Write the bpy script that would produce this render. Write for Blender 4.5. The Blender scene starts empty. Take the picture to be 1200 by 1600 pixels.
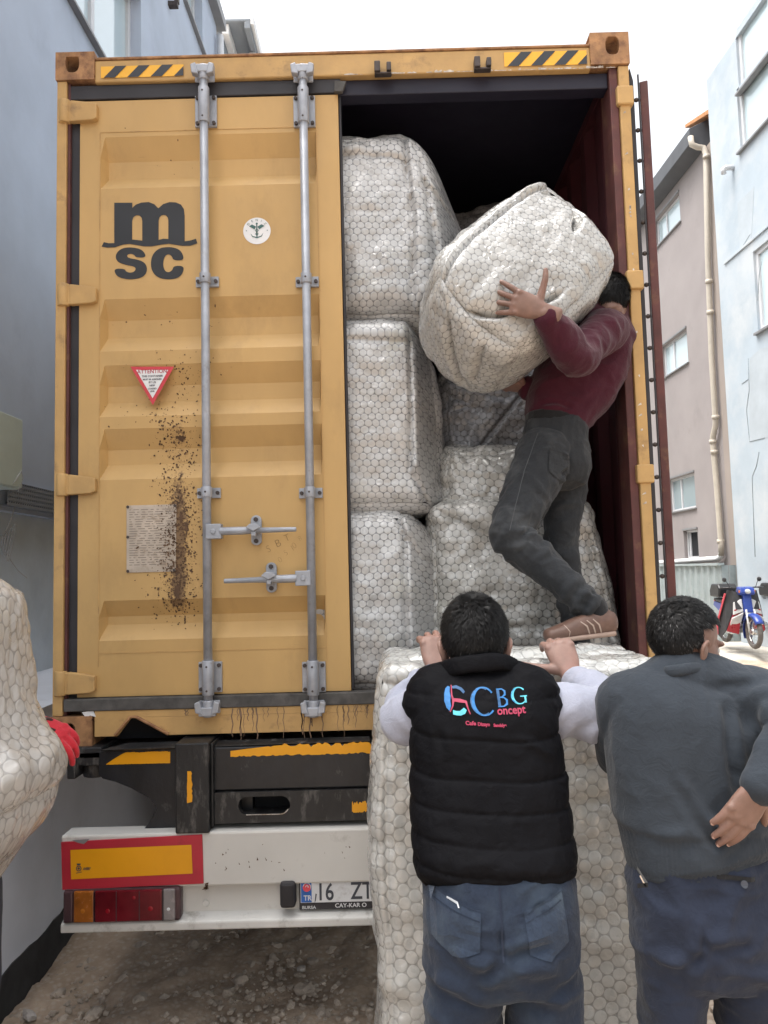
import bpy, bmesh, math, random
import numpy as np
from mathutils import Vector, Matrix
from mathutils.bvhtree import BVHTree

R = math.radians
V = Vector
sc = bpy.context.scene
COL = sc.collection
rnd = random.Random(7)
nrs = np.random.RandomState(11)

# ------------------------------------------------------------------ camera
F_PX, CYAW, CPITCH, CROLL = 1180.0, -0.0024, 0.0778, -0.0262
CAM = V((0.135, -3.064, 1.80))
_fw = V((math.sin(CYAW)*math.cos(CPITCH), math.cos(CYAW)*math.cos(CPITCH), math.sin(CPITCH)))
_rt = V((math.cos(CYAW), -math.sin(CYAW), 0))
_up = _rt.cross(_fw)
C_R = _rt*math.cos(CROLL) + _up*math.sin(CROLL)
C_U = _up*math.cos(CROLL) - _rt*math.sin(CROLL)
cam_d = bpy.data.cameras.new("camera")
cam = bpy.data.objects.new("camera", cam_d)
COL.objects.link(cam)
cam_d.sensor_fit = 'VERTICAL'
cam_d.sensor_height = 36.0
cam_d.sensor_width = 27.0
cam_d.lens = F_PX/1600*36.0
cam_d.clip_start = 0.05
cam_d.clip_end = 500
m3 = Matrix((C_R, C_U, -_fw)).transposed()
cam.matrix_world = Matrix.Translation(CAM) @ m3.to_4x4()
sc.camera = cam

def at(px, py, Y):
    """world point of the ray through a photograph pixel, at depth plane Y"""
    d = _fw + C_R*((px-600)/F_PX) + C_U*((800-py)/F_PX)
    t = (Y-CAM.y)/d.y
    return CAM + d*t

# ------------------------------------------------------------------ light
SUN_EL, SUN_AZ = R(70), R(-100)       # azimuth measured from +Y towards +X
world = bpy.data.worlds.new("World")
sc.world = world
world.use_nodes = True
wn = world.node_tree
wn.nodes.clear()
w_out = wn.nodes.new('ShaderNodeOutputWorld')
w_bg = wn.nodes.new('ShaderNodeBackground')
w_sky = wn.nodes.new('ShaderNodeTexSky')
w_sky.sky_type = 'NISHITA'
w_sky.sun_disc = False
w_sky.sun_elevation = SUN_EL
w_sky.sun_rotation = SUN_AZ
w_sky.air_density = 1.6
w_sky.dust_density = 7.5
w_sky.ozone_density = 1.0
w_hsv = wn.nodes.new('ShaderNodeHueSaturation')
w_hsv.inputs['Saturation'].default_value = 0.25
wn.links.new(w_sky.outputs[0], w_hsv.inputs['Color'])
wn.links.new(w_hsv.outputs[0], w_bg.inputs['Color'])
w_bg.inputs['Strength'].default_value = 0.15
wn.links.new(w_bg.outputs[0], w_out.inputs[0])
sun_d = bpy.data.lights.new("sun", 'SUN')
sun_d.energy = 0.6
sun_d.angle = R(25)
sun_d.color = (1.0, 0.95, 0.88)
sun = bpy.data.objects.new("sun", sun_d)
COL.objects.link(sun)
_sd = V((math.sin(SUN_AZ)*math.cos(SUN_EL), math.cos(SUN_AZ)*math.cos(SUN_EL), math.sin(SUN_EL)))
sun.rotation_euler = _sd.to_track_quat('Z', 'Y').to_euler()
sun.location = (0, 0, 30)
vs = sc.view_settings
vs.view_transform = 'Standard'
vs.look = 'None'
vs.exposure = 1.38
vs.gamma = 1.0
vs.use_curve_mapping = False

# ------------------------------------------------------------------ tags
def tag(o, label=None, cat=None, group=None, kind=None):
    if label: o['label'] = label
    if cat: o['category'] = cat
    if group: o['group'] = group
    if kind: o['kind'] = kind
    return o

def empty(name, loc=(0, 0, 0), label=None, cat=None, group=None):
    o = bpy.data.objects.new(name, None)
    COL.objects.link(o)
    o.location = loc
    o.empty_display_size = 0.1
    return tag(o, label, cat, group)

def link_mesh(name, me, mat, parent=None, smooth=False, bevel=0.0, segs=2):
    o = bpy.data.objects.new(name, me)
    COL.objects.link(o)
    if mat is not None:
        for m in (mat if isinstance(mat, (list, tuple)) else [mat]):
            me.materials.append(m)
    if parent is not None:
        o.parent = parent
        # parents never rotate or scale; keep world placement of world-space meshes
        loc = V((0, 0, 0))
        p = parent
        while p is not None:
            loc += p.location
            p = p.parent
        o.location = -loc
    if smooth:
        me.polygons.foreach_set('use_smooth', [True]*len(me.polygons))
    if bevel:
        b = o.modifiers.new('bevel', 'BEVEL')
        b.width = bevel
        b.segments = segs
        b.limit_method = 'ANGLE'
        b.angle_limit = R(35)
    return o

class MB:
    """collects simple solids into ONE mesh"""
    def __init__(self):
        self.v = []; self.f = []; self.sm = []; self.mi = []
    def add(self, vs_, fs_, smooth=False, mi=0):
        k = len(self.v)
        self.v += [tuple(p) for p in vs_]
        self.f += [tuple(i+k for i in f) for f in fs_]
        self.sm += [smooth]*len(fs_)
        self.mi += [mi]*len(fs_)
        return self
    def box(self, x0, x1, y0, y1, z0, z1, mi=0):
        P = [(x0,y0,z0),(x1,y0,z0),(x1,y1,z0),(x0,y1,z0),(x0,y0,z1),(x1,y0,z1),(x1,y1,z1),(x0,y1,z1)]
        return self.add(P, [(3,2,1,0),(4,5,6,7),(0,1,5,4),(1,2,6,5),(2,3,7,6),(3,0,4,7)], mi=mi)
    def obox(self, c, ux, uy, uz, mi=0):
        """box from centre and three half-axis vectors"""
        c, ux, uy, uz = V(c), V(ux), V(uy), V(uz)
        P = [c+ux*a+uy*b+uz*d for d in (-1, 1) for a, b in ((-1,-1),(1,-1),(1,1),(-1,1))]
        return self.add(P, [(3,2,1,0),(4,5,6,7),(0,1,5,4),(1,2,6,5),(2,3,7,6),(3,0,4,7)], mi=mi)
    def quadprism(self, pts, d, mi=0):
        """polygon pts (3D) extruded by vector d"""
        pts = [V(p) for p in pts]; d = V(d); n = len(pts)
        P = pts+[p+d for p in pts]
        F = [tuple(range(n)), tuple(range(2*n-1, n-1, -1))]
        F += [((i+1) % n, i, n+i, n+(i+1) % n) for i in range(n)]
        return self.add(P, F, mi=mi)
    def cyl(self, p0, p1, r, n=14, r1=None, mi=0, caps=True):
        p0, p1 = V(p0), V(p1)
        r1 = r if r1 is None else r1
        t = (p1-p0).normalized()
        a = t.orthogonal().normalized(); b = t.cross(a)
        P = []
        for p, q in ((p0, r), (p1, r1)):
            for i in range(n):
                w = 2*math.pi*i/n
                P.append(p+a*(q*math.cos(w))+b*(q*math.sin(w)))
        self.add(P, [(i, (i+1) % n, n+(i+1) % n, n+i) for i in range(n)], smooth=True, mi=mi)
        if caps:
            k = len(self.v)-2*n
            self.f += [tuple(k+i for i in range(n-1, -1, -1)), tuple(k+n+i for i in range(n))]
            self.sm += [False, False]; self.mi += [mi, mi]
        return self
    def tube(self, pts, r, n=8, mi=0):
        pts = [V(p) for p in pts]
        rr = r if isinstance(r, (list, tuple)) else [r]*len(pts)
        P = []; a = None
        for i, p in enumerate(pts):
            t = (pts[min(i+1, len(pts)-1)]-pts[max(i-1, 0)])
            t = t.normalized() if t.length > 1e-9 else V((0, 0, 1))
            if a is None: a = t.orthogonal().normalized()
            a = (a-t*a.dot(t)).normalized()
            b = t.cross(a)
            for j in range(n):
                w = 2*math.pi*j/n
                P.append(p+(a*math.cos(w)+b*math.sin(w))*rr[i])
        F = []
        for i in range(len(pts)-1):
            for j in range(n):
                F.append((i*n+j, i*n+(j+1) % n, (i+1)*n+(j+1) % n, (i+1)*n+j))
        F.append(tuple(range(n-1, -1, -1)))
        F.append(tuple((len(pts)-1)*n+j for j in range(n)))
        return self.add(P, F, smooth=True, mi=mi)
    def ball(self, c, rx, ry=None, rz=None, n=10, mi=0):
        ry = ry or rx; rz = rz or rx
        c = V(c); P = []; F = []
        for i in range(n+1):
            th = math.pi*i/n
            for j in range(2*n):
                ph = math.pi*j/n
                P.append(c+V((rx*math.sin(th)*math.cos(ph), ry*math.sin(th)*math.sin(ph), rz*math.cos(th))))
        for i in range(n):
            for j in range(2*n):
                F.append((i*2*n+j, (i+1)*2*n+j, (i+1)*2*n+(j+1) % (2*n), i*2*n+(j+1) % (2*n)))
        return self.add(P, F, smooth=True, mi=mi)
    def torus(self, c, axis, r0, r1, n=40, m=10, mi=0):
        c = V(c); ax = V(axis).normalized(); a = ax.orthogonal().normalized(); b = ax.cross(a)
        P = []; F = []
        for i in range(n):
            w = 2*math.pi*i/n; d = a*math.cos(w)+b*math.sin(w)
            for j in range(m):
                q = 2*math.pi*j/m
                P.append(c+d*(r0+r1*math.cos(q))+ax*(r1*math.sin(q)))
        for i in range(n):
            for j in range(m):
                F.append((i*m+j, ((i+1) % n)*m+j, ((i+1) % n)*m+(j+1) % m, i*m+(j+1) % m))
        return self.add(P, F, smooth=True, mi=mi)
    def build(self, name, mat, parent=None, bevel=0.0, segs=2):
        me = bpy.data.meshes.new(name)
        me.from_pydata(self.v, [], self.f)
        me.polygons.foreach_set('use_smooth', self.sm)
        me.polygons.foreach_set('material_index', self.mi)
        me.update()
        bm = bmesh.new(); bm.from_mesh(me)
        bmesh.ops.remove_doubles(bm, verts=bm.verts, dist=1e-5)
        bmesh.ops.recalc_face_normals(bm, faces=bm.faces)
        bm.to_mesh(me); bm.free()
        return link_mesh(name, me, mat, parent, bevel=bevel, segs=segs)

# ------------------------------------------------------------------ numpy noise
def _hash(ix, iy, iz):
    h = (ix*374761393 + iy*668265263 + iz*2147483647 + 1013904223) & 0xFFFFFFFF
    h = ((h ^ (h >> 13))*1274126177) & 0xFFFFFFFF
    return ((h ^ (h >> 16)) & 0xFFFF)/65535.0

def vnoise(p):
    p = np.asarray(p, float)
    i = np.floor(p).astype(np.int64); f = p-i
    f = f*f*f*(f*(f*6-15)+10)
    out = 0
    for dx in (0, 1):
        wx = f[:, 0] if dx else 1-f[:, 0]
        for dy in (0, 1):
            wy = f[:, 1] if dy else 1-f[:, 1]
            for dz in (0, 1):
                wz = f[:, 2] if dz else 1-f[:, 2]
                out = out + wx*wy*wz*_hash(i[:, 0]+dx, i[:, 1]+dy, i[:, 2]+dz)
    return out*2-1

def fbm(p, o=4, g=.5):
    a = 1; s = 0; p = np.asarray(p, float)
    for k in range(o):
        s = s+a*vnoise(p*(2**k)+17.3*k); a *= g
    return s

def sstep(a, b, x):
    t = np.clip((x-a)/(b-a), 0, 1)
    return t*t*(3-2*t)

# ------------------------------------------------------------------ materials
class NT:
    def __init__(self, name):
        self.m = bpy.data.materials.new(name)
        self.m.use_nodes = True
        self.t = self.m.node_tree
        self.b = self.t.nodes['Principled BSDF']
    def n(self, typ, **kw):
        nd = self.t.nodes.new(typ)
        for k, v in kw.items():
            if k.startswith('i_'):
                nd.inputs[int(k[2:])].default_value = v
            else:
                setattr(nd, k, v)
        return nd
    def l(self, a, b): self.t.links.new(a, b)
    def coord(self, out='Object'):
        if not hasattr(self, '_tc'): self._tc = self.n('ShaderNodeTexCoord')
        return self._tc.outputs[out]
    def mapped(self, scale=(1, 1, 1), rot=(0, 0, 0), out='Object'):
        mp = self.n('ShaderNodeMapping')
        mp.inputs['Scale'].default_value = scale
        mp.inputs['Rotation'].default_value = rot
        self.l(self.coord(out), mp.inputs[0])
        return mp.outputs[0]
    def noise(self, scale, detail=4, rough=.55, vec=None, dist=0.0):
        nd = self.n('ShaderNodeTexNoise')
        nd.inputs['Scale'].default_value = scale
        nd.inputs['Detail'].default_value = detail
        nd.inputs['Roughness'].default_value = rough
        nd.inputs['Distortion'].default_value = dist
        self.l(vec if vec is not None else self.coord(), nd.inputs['Vector'])
        return nd.outputs['Fac']
    def ramp(self, fac, stops):
        r = self.n('ShaderNodeValToRGB')
        el = r.color_ramp.elements
        while len(el) < len(stops): el.new(.5)
        for e, (p, c) in zip(el, stops):
            e.position = p
            e.color = (c, c, c, 1) if isinstance(c, (int, float)) else (*c, 1)
        self.l(fac, r.inputs[0])
        return r.outputs[0]
    def mix(self, fac, a, b, mode='MIX'):
        mx = self.n('ShaderNodeMix', data_type='RGBA', blend_type=mode)
        for s, v in ((0, fac), (6, a), (7, b)):
            if isinstance(v, (int, float)): mx.inputs[s].default_value = v
            elif isinstance(v, (tuple, list)): mx.inputs[s].default_value = (*v, 1)
            else: self.l(v, mx.inputs[s])
        return mx.outputs[2]
    def math(self, op, a, b=None, clamp=False):
        nd = self.n('ShaderNodeMath', operation=op, use_clamp=clamp)
        for s, v in ((0, a), (1, b)):
            if v is None: continue
            if isinstance(v, (int, float)): nd.inputs[s].default_value = v
            else: self.l(v, nd.inputs[s])
        return nd.outputs[0]
    def bump(self, h, strength=.3, dist=.01, prev=None):
        nd = self.n('ShaderNodeBump')
        nd.inputs['Strength'].default_value = strength
        nd.inputs['Distance'].default_value = dist
        self.l(h, nd.inputs['Height'])
        if prev is not None: self.l(prev, nd.inputs['Normal'])
        self.l(nd.outputs[0], self.b.inputs['Normal'])
        return nd.outputs[0]
    def set(self, color=None, rough=None, metal=None, spec=None):
        for k, v in (('Base Color', color), ('Roughness', rough), ('Metallic', metal), ('Specular IOR Level', spec)):
            if v is None: continue
            if isinstance(v, (int, float)): self.b.inputs[k].default_value = v
            elif isinstance(v, (tuple, list)): self.b.inputs[k].default_value = (*v, 1)
            else: self.l(v, self.b.inputs[k])

def sh(c, k): return tuple(max(0, x*k) for x in c)

def mat(name, col, rough=.6, metal=0.0, var=.18, vs_=3.0, bump=.15, bs=60.0, dirt=None, dscale=5.0, damt=.5, spec=.5, bdist=.003, stretch=(1, 1, 1), post=None):
    t = NT(name)
    v = t.mapped(stretch)
    c = t.mix(t.ramp(t.noise(vs_, 5, .6, v), [(.3, 0.0), (.7, 1.0)]), sh(col, 1-var), sh(col, 1+var))
    if dirt:
        f = t.ramp(t.noise(dscale, 8, .68, v), [(1-damt-.12, 0.0), (1-damt+.12, 1.0)])
        c = t.mix(f, c, dirt)
    if post: c = post(t, c)
    t.set(color=c, metal=metal, spec=spec)
    rf = t.n('ShaderNodeMapRange')
    t.l(t.noise(vs_*4, 3), rf.inputs[0])
    rf.inputs[3].default_value = max(.05, rough-.1); rf.inputs[4].default_value = min(1, rough+.1)
    t.l(rf.outputs[0], t.b.inputs['Roughness'])
    if bump: t.bump(t.noise(bs, 5, .6, v), bump, bdist)
    return t.m

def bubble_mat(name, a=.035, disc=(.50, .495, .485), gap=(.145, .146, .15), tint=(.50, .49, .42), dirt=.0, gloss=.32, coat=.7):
    t = NT(name)
    uv = t.coord('UV')
    wob = t.n('ShaderNodeTexNoise', i_2=6.0)
    t.l(uv, wob.inputs['Vector'])
    off = t.n('ShaderNodeVectorMath', operation='MULTIPLY_ADD')
    t.l(wob.outputs['Color'], off.inputs[0]); off.inputs[1].default_value = (.026, .026, 0)
    t.l(uv, off.inputs[2])
    sc_ = t.n('ShaderNodeVectorMath', operation='SCALE')
    t.l(off.outputs[0], sc_.inputs[0]); sc_.inputs['Scale'].default_value = 1/a
    ds = []
    for o in ((0, 0, 0), (.5, .8660254, 0)):
        ad = t.n('ShaderNodeVectorMath', operation='ADD'); ad.inputs[1].default_value = o
        t.l(sc_.outputs[0], ad.inputs[0])
        w = t.n('ShaderNodeVectorMath', operation='WRAP')
        w.inputs[1].default_value = (.5, .8660254, 1); w.inputs[2].default_value = (-.5, -.8660254, -1)
        t.l(ad.outputs[0], w.inputs[0])
        z = t.n('ShaderNodeVectorMath', operation='MULTIPLY'); z.inputs[1].default_value = (1, 1, 0)
        t.l(w.outputs[0], z.inputs[0])
        ln = t.n('ShaderNodeVectorMath', operation='LENGTH'); t.l(z.outputs[0], ln.inputs[0])
        ds.append(ln.outputs['Value'])
    d = t.math('MINIMUM', ds[0], ds[1])
    patch = t.noise(5.0, 3, .6, uv)
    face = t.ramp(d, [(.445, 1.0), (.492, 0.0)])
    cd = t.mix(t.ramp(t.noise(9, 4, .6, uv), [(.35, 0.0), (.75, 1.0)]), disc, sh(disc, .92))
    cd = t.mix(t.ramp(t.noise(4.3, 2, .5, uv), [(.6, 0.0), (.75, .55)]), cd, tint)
    gp = t.mix(t.ramp(patch, [(.4, 0.0), (.75, .75)]), gap, tuple((g+q)/2*.95 for g, q in zip(gap, disc)))  # gap tone: wrap pattern with the shade between bubbles put in
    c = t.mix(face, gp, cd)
    c = t.mix(t.ramp(t.noise(26, 1, .5, uv), [(.36, .12), (.60, 0.0)]), c, sh(disc, .66))
    film = t.ramp(t.noise(7, 6, .7, uv), [(.52, 0.0), (.68, .65)])  # pale patches: glare on the film painted into the colour
    c = t.mix(film, c, tuple(min(.8, x*1.12) for x in disc))
    if dirt:
        c = t.mix(t.ramp(t.noise(3, 8, .7, uv), [(.55, 0.0), (.8, dirt)]), c, (.2, .17, .13))
    t.set(color=c, spec=.7)
    rr = t.ramp(t.noise(14, 5, .6, uv), [(.3, gloss-.14), (.75, gloss+.2)])
    t.set(rough=rr)
    dome = t.ramp(d, [(.0, 1.0), (.38, .97), (.46, .72), (.5, .0)])
    b1 = t.bump(dome, .24, .006)
    mus = t.n('ShaderNodeTexNoise', noise_type='RIDGED_MULTIFRACTAL')
    mus.inputs['Scale'].default_value = 9.0; mus.inputs['Detail'].default_value = 4.0
    t.l(uv, mus.inputs['Vector'])
    b2 = t.bump(mus.outputs[0], .30, .012, b1)
    b3 = t.bump(t.noise(60, 4, .6, uv), .25, .003, b2)
    mu2 = t.n('ShaderNodeTexNoise', noise_type='RIDGED_MULTIFRACTAL')
    mu2.inputs['Scale'].default_value = 20.0; mu2.inputs['Detail'].default_value = 5.0; mu2.inputs['Distortion'].default_value = 1.2
    t.l(uv, mu2.inputs['Vector'])
    cb = t.n('ShaderNodeBump'); cb.inputs['Strength'].default_value = .9; cb.inputs['Distance'].default_value = .02
    t.l(mu2.outputs[0], cb.inputs['Height']); t.l(b3, cb.inputs['Normal'])
    try:
        t.b.inputs['Coat Weight'].default_value = coat
        t.b.inputs['Coat Roughness'].default_value = .07; t.b.inputs['Coat IOR'].default_value = 1.65
        t.l(cb.outputs[0], t.b.inputs['Coat Normal'])
    except KeyError:
        pass
    return t.m

M = {}
YEL = (.525, .33, .125)
M['yellow'] = mat('container_yellow', YEL, .55, 0, .10, 2.6, .16, 26, dirt=(.39, .245, .095), dscale=3.2, damt=.34, stretch=(1, 1, .45))
def door_mud(t, c):
    # a real smear of dried mud down the door, with its own ragged outline, and small rust pits
    sp = t.n('ShaderNodeSeparateXYZ'); t.l(t.coord(), sp.inputs[0])
    pa, pb, pc = at(278, 700, .02), at(279, 880, .02), at(300, 700, .02)
    dx = t.math('SUBTRACT', sp.outputs[0], pa.x)
    g = t.math('POWER', 2.718, t.math('MULTIPLY', t.math('MULTIPLY', dx, dx), -1/(2*.036**2)))
    zt, zb = at(278, 560, .02).z, at(278, 985, .02).z
    zr = t.n('ShaderNodeMapRange'); t.l(sp.outputs[2], zr.inputs[0]); zr.inputs[1].default_value = zb; zr.inputs[2].default_value = zt
    prof = t.ramp(zr.outputs[0], [(0.0, 0.0), (.10, .9), (.42, 1.0), (.60, .5), (.72, .75), (.80, .25), (.97, .35), (1.0, 0.0)])
    base = t.math('MULTIPLY', g, prof)
    s1 = t.math('ADD', base, t.math('MULTIPLY', t.math('SUBTRACT', t.noise(42, 8, .75), .5), 1.7))
    f1 = t.math('MULTIPLY', t.ramp(s1, [(.60, 0.0), (.80, .85)]), t.ramp(base, [(.05, 0.0), (.3, 1.0)]))
    c = t.mix(f1, c, (.15, .085, .042))
    pits = t.ramp(t.noise(55, 3, .6), [(.735, 0.0), (.77, .75)])
    pits = t.math('MULTIPLY', pits, t.ramp(t.noise(4, 3), [(.5, 0.0), (.7, 1.0)]))
    c = t.mix(pits, c, (.19, .09, .04))
    sc_ = t.ramp(t.noise(26, 3, .6, t.mapped((.25, 1, 3.0), (0, .5, 0))), [(.70, 0.0), (.74, .5)])
    return t.mix(t.math('MULTIPLY', sc_, t.ramp(t.noise(3, 2), [(.52, 0.0), (.65, 1.0)])), c, (.36, .23, .10))
M['yellow_door'] = mat('container_yellow_door', YEL, .55, 0, .10, 2.6, .16, 26, dirt=(.39, .245, .095), dscale=3.2, damt=.34, stretch=(1, 1, .45), post=door_mud)
M['yellow_rust'] = mat('rusty_yellow', (.36, .19, .085), .75, 0, .35, 14, .35, 60, dirt=(.13, .055, .03), dscale=16, damt=.42)
M['yellow_worn'] = mat('worn_yellow', (.50, .31, .12), .65, 0, .15, 6, .25, 50, dirt=(.17, .10, .055), dscale=9, damt=.33)
M['rubber'] = mat('gasket_rubber', (.028, .026, .03), .6, 0, .3, 8, .2, 40)
M['rubber_dusty'] = mat('dusty_rubber', (.085, .08, .075), .8, 0, .4, 12, .3, 40, dirt=(.03, .028, .028), dscale=10, damt=.4)
M['galv'] = mat('galvanised_steel', (.36, .375, .41), .5, .35, .18, 14, .15, 90, dirt=(.23, .21, .19), dscale=18, damt=.3)
M['bolt'] = mat('dark_bolt', (.08, .065, .06), .6, .5, .3, 30, .2, 90)
M['maroon'] = mat('maroon_interior', (.062, .013, .017), .6, 0, .25, 4, .15, 40, dirt=(.05, .018, .02), dscale=4, damt=.35)
M['maroon_edge'] = mat('worn_maroon', (.095, .03, .027), .65, 0, .3, 9, .2, 50, dirt=(.19, .10, .05), dscale=12, damt=.33)
M['ceiling'] = mat('shaded_ceiling', (.012, .011, .024), .6, 0, .2, 3, .1, 30)  # maroon ceiling in the dark: its shade is put into this navy
M['floorwood'] = mat('container_floor', (.12, .07, .04), .8, 0, .3, 8, .3, 40)
M['logo_dark'] = mat('logo_charcoal', (.02, .021, .024), .55, 0, .15, 8, .05, 40)
M['haz_yellow'] = mat('tape_yellow', (.85, .44, .03), .45, 0, .06, 8, .0)
M['haz_black'] = mat('tape_black', (.028, .03, .035), .45, 0, .1, 8, .0)
M['white_sticker'] = mat('white_sticker', (.74, .74, .74), .5, 0, .05, 10, .0)
M['red_sticker'] = mat('red_sticker', (.58, .045, .06), .5, 0, .08, 10, .0)
M['ink'] = mat('ink', (.05, .055, .07), .6, 0, .1, 10, .0)
M['ink_green'] = mat('emblem_ink', (.05, .13, .12), .6, 0, .1, 10, .0)
M['ink_red'] = mat('ink_red', (.4, .03, .05), .6, 0, .1, 10, .0)
M['plate'] = mat('data_plate', (.50, .42, .34), .45, .35, .18, 14, .12, 60, dirt=(.30, .22, .15), dscale=22, damt=.35)
M['mud'] = mat('dried_mud', (.105, .06, .034), .9, 0, .4, 30, .6, 90)
M['chip'] = mat('chipped_white', (.62, .58, .52), .8, 0, .3, 20, .4, 60, dirt=(.2, .13, .08), dscale=25, damt=.45)
M['streak'] = mat('rust_streak', (.20, .13, .085), .8, 0, .3, 20, .2, 60)
M['black_paint'] = mat('scuffed_black_paint', (.011, .012, .015), .42, 0, .4, 10, .3, 50, dirt=(.13, .125, .12), dscale=19, damt=.27, stretch=(1, 1, .6))
M['black_worn'] = mat('worn_black_paint', (.014, .014, .015), .5, 0, .4, 10, .4, 40, dirt=(.16, .15, .14), dscale=16, damt=.34, stretch=(1.6, 1, .5))
M['trailer_white'] = mat('trailer_white', (.60, .585, .55), .5, 0, .06, 3, .08, 40, dirt=(.24, .22, .19), dscale=6, damt=.27)
M['trailer_lip'] = mat('trailer_lip_white', (.62, .61, .58), .5, 0, .10, 6, .1, 40, dirt=(.22, .2, .17), dscale=10, damt=.34)
M['refl_red'] = mat('reflector_red', (.44, .022, .04), .4, 0, .1, 12, .02, 90, dirt=(.2, .02, .03), dscale=12, damt=.3)
M['refl_yellow'] = mat('reflector_yellow', (.78, .34, .004), .4, 0, .06, 5, .02, 90)
M['lens_red'] = mat('lens_red', (.13, .006, .012), .22, 0, .4, 9, .05, 60)
M['lens_bright'] = mat('lens_bulb_red', (.30, .008, .018), .2, 0, .2, 9, .05, 60)
M['lens_amber'] = mat('lens_amber', (.30, .095, .015), .25, 0, .35, 14, .05, 60)
M['lens_bulb'] = mat('lens_bulb_amber', (.45, .15, .015), .25, 0, .2, 14, .05, 60)
M['lens_clear'] = mat('lens_clear', (.22, .2, .2), .25, 0, .2, 9, .05, 60)
M['lens_body'] = mat('lamp_body', (.06, .03, .035), .35, 0, .4, 12, .1, 60)
M['plate_white'] = mat('plate_white', (.66, .67, .68), .4, 0, .06, 12, .0, dirt=(.35, .34, .32), dscale=16, damt=.3)
M['plate_blue'] = mat('plate_blue', (.02, .13, .46), .4, 0, .1, 12, .0)
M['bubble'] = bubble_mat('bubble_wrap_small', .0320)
M['bubble_dark'] = bubble_mat('bubble_wrap_shaded', .034, (.25, .255, .27), (.09, .09, .10), (.22, .225, .235), gloss=.38, coat=.25)  # darker copy of the wrap, container shade put into the colour
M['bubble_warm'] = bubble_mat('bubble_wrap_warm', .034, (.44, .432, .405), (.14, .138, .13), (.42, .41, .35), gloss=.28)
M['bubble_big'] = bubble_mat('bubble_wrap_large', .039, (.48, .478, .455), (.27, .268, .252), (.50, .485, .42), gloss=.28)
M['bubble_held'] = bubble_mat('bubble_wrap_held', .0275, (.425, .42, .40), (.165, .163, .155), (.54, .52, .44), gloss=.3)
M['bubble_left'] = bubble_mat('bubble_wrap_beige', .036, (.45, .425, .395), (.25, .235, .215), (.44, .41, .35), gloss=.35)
M['tyre'] = mat('tyre', (.02, .02, .02), .8, 0, .2, 10, .3, 40)
M['chrome'] = mat('chrome', (.6, .6, .6), .25, 1.0, .1, 10, .0)

# ------------------------------------------------------------------ flat shapes (decals)
def _eval_mesh(cu):
    o = bpy.data.objects.new('tmp', cu)
    COL.objects.link(o)
    dg = bpy.context.evaluated_depsgraph_get()
    dg.update()
    me = bpy.data.meshes.new_from_object(o.evaluated_get(dg))
    vs_ = [tuple(v.co) for v in me.vertices]
    fs_ = [tuple(p.vertices) for p in me.polygons]
    bpy.data.objects.remove(o)
    bpy.data.meshes.remove(me)
    bpy.data.curves.remove(cu)
    return vs_, fs_

def shape2d(loops):
    cu = bpy.data.curves.new('tmp', 'CURVE')
    cu.dimensions = '2D'; cu.fill_mode = 'BOTH'
    for lp in loops:
        s = cu.splines.new('POLY')
        s.points.add(len(lp)-1)
        for p, q in zip(s.points, lp): p.co = (q[0], q[1], 0, 1)
        s.use_cyclic_u = True
    return _eval_mesh(cu)

def text2d(txt, size, bold=0.0, align='LEFT', sx=1.0, spacing=1.0):
    cu = bpy.data.curves.new('tmp', 'FONT')
    cu.body = txt; cu.size = size; cu.offset = bold
    cu.align_x = align; cu.align_y = 'BOTTOM_BASELINE'
    cu.space_character = spacing
    cu.resolution_u = 4
    cu.fill_mode = 'FRONT'
    v, f = _eval_mesh(cu)
    return [(p[0]*sx, p[1], 0) for p in v], f

def chaikin(lp, k=1):
    for _ in range(k):
        out = []
        for i in range(len(lp)):
            a, b = lp[i], lp[(i+1) % len(lp)]
            out.append((a[0]*.75+b[0]*.25, a[1]*.75+b[1]*.25))
            out.append((a[0]*.25+b[0]*.75, a[1]*.25+b[1]*.75))
        lp = out
    return lp

def stroke_loop(pts, w):
    """polyline with width(s) -> closed loop"""
    ws = w if isinstance(w, (list, tuple)) else [w]*len(pts)
    L_, R_ = [], []
    for i, p in enumerate(pts):
        a = pts[max(0, i-1)]; b = pts[min(len(pts)-1, i+1)]
        dx, dy = b[0]-a[0], b[1]-a[1]
        l = math.hypot(dx, dy) or 1
        nx, ny = -dy/l*ws[i]/2, dx/l*ws[i]/2
        L_.append((p[0]+nx, p[1]+ny)); R_.append((p[0]-nx, p[1]-ny))
    return L_+R_[::-1]

def decal(name, shapes, mapfn, mat_, parent, maxlen=None):
    """shapes: list of (verts, faces[, material index]) in 2D; mapfn(x, y) -> 3D point"""
    bm = bmesh.new()
    for shp in shapes:
        vs_, fs_ = shp[0], shp[1]
        mi = shp[2] if len(shp) > 2 else 0
        bv = [bm.verts.new(v) for v in vs_]
        for f in fs_:
            try:
                nf = bm.faces.new([bv[i] for i in f]); nf.material_index = mi
            except ValueError:
                pass
    if maxlen:
        bmesh.ops.triangulate(bm, faces=bm.faces)
        for _ in range(5):
            ed = [e for e in bm.edges if e.calc_length() > maxlen]
            if not ed: break
            bmesh.ops.subdivide_edges(bm, edges=ed, cuts=1)
            bmesh.ops.triangulate(bm, faces=[f for f in bm.faces if len(f.verts) > 3])
    for v in bm.verts:
        v.co = mapfn(v.co.x, v.co.y)
    me = bpy.data.meshes.new(name)
    bm.to_mesh(me); bm.free()
    return link_mesh(name, me, mat_, parent)

def at_plane(px, py, p0, n):
    d = _fw + C_R*((px-600)/F_PX) + C_U*((800-py)/F_PX)
    n = V(n); return CAM + d*((V(p0)-CAM).dot(n)/d.dot(n))

def part(name, m, parent, bevel=0.0, fn=None):
    b = MB(); fn(b); return b.build(name, m, parent, bevel)

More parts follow.
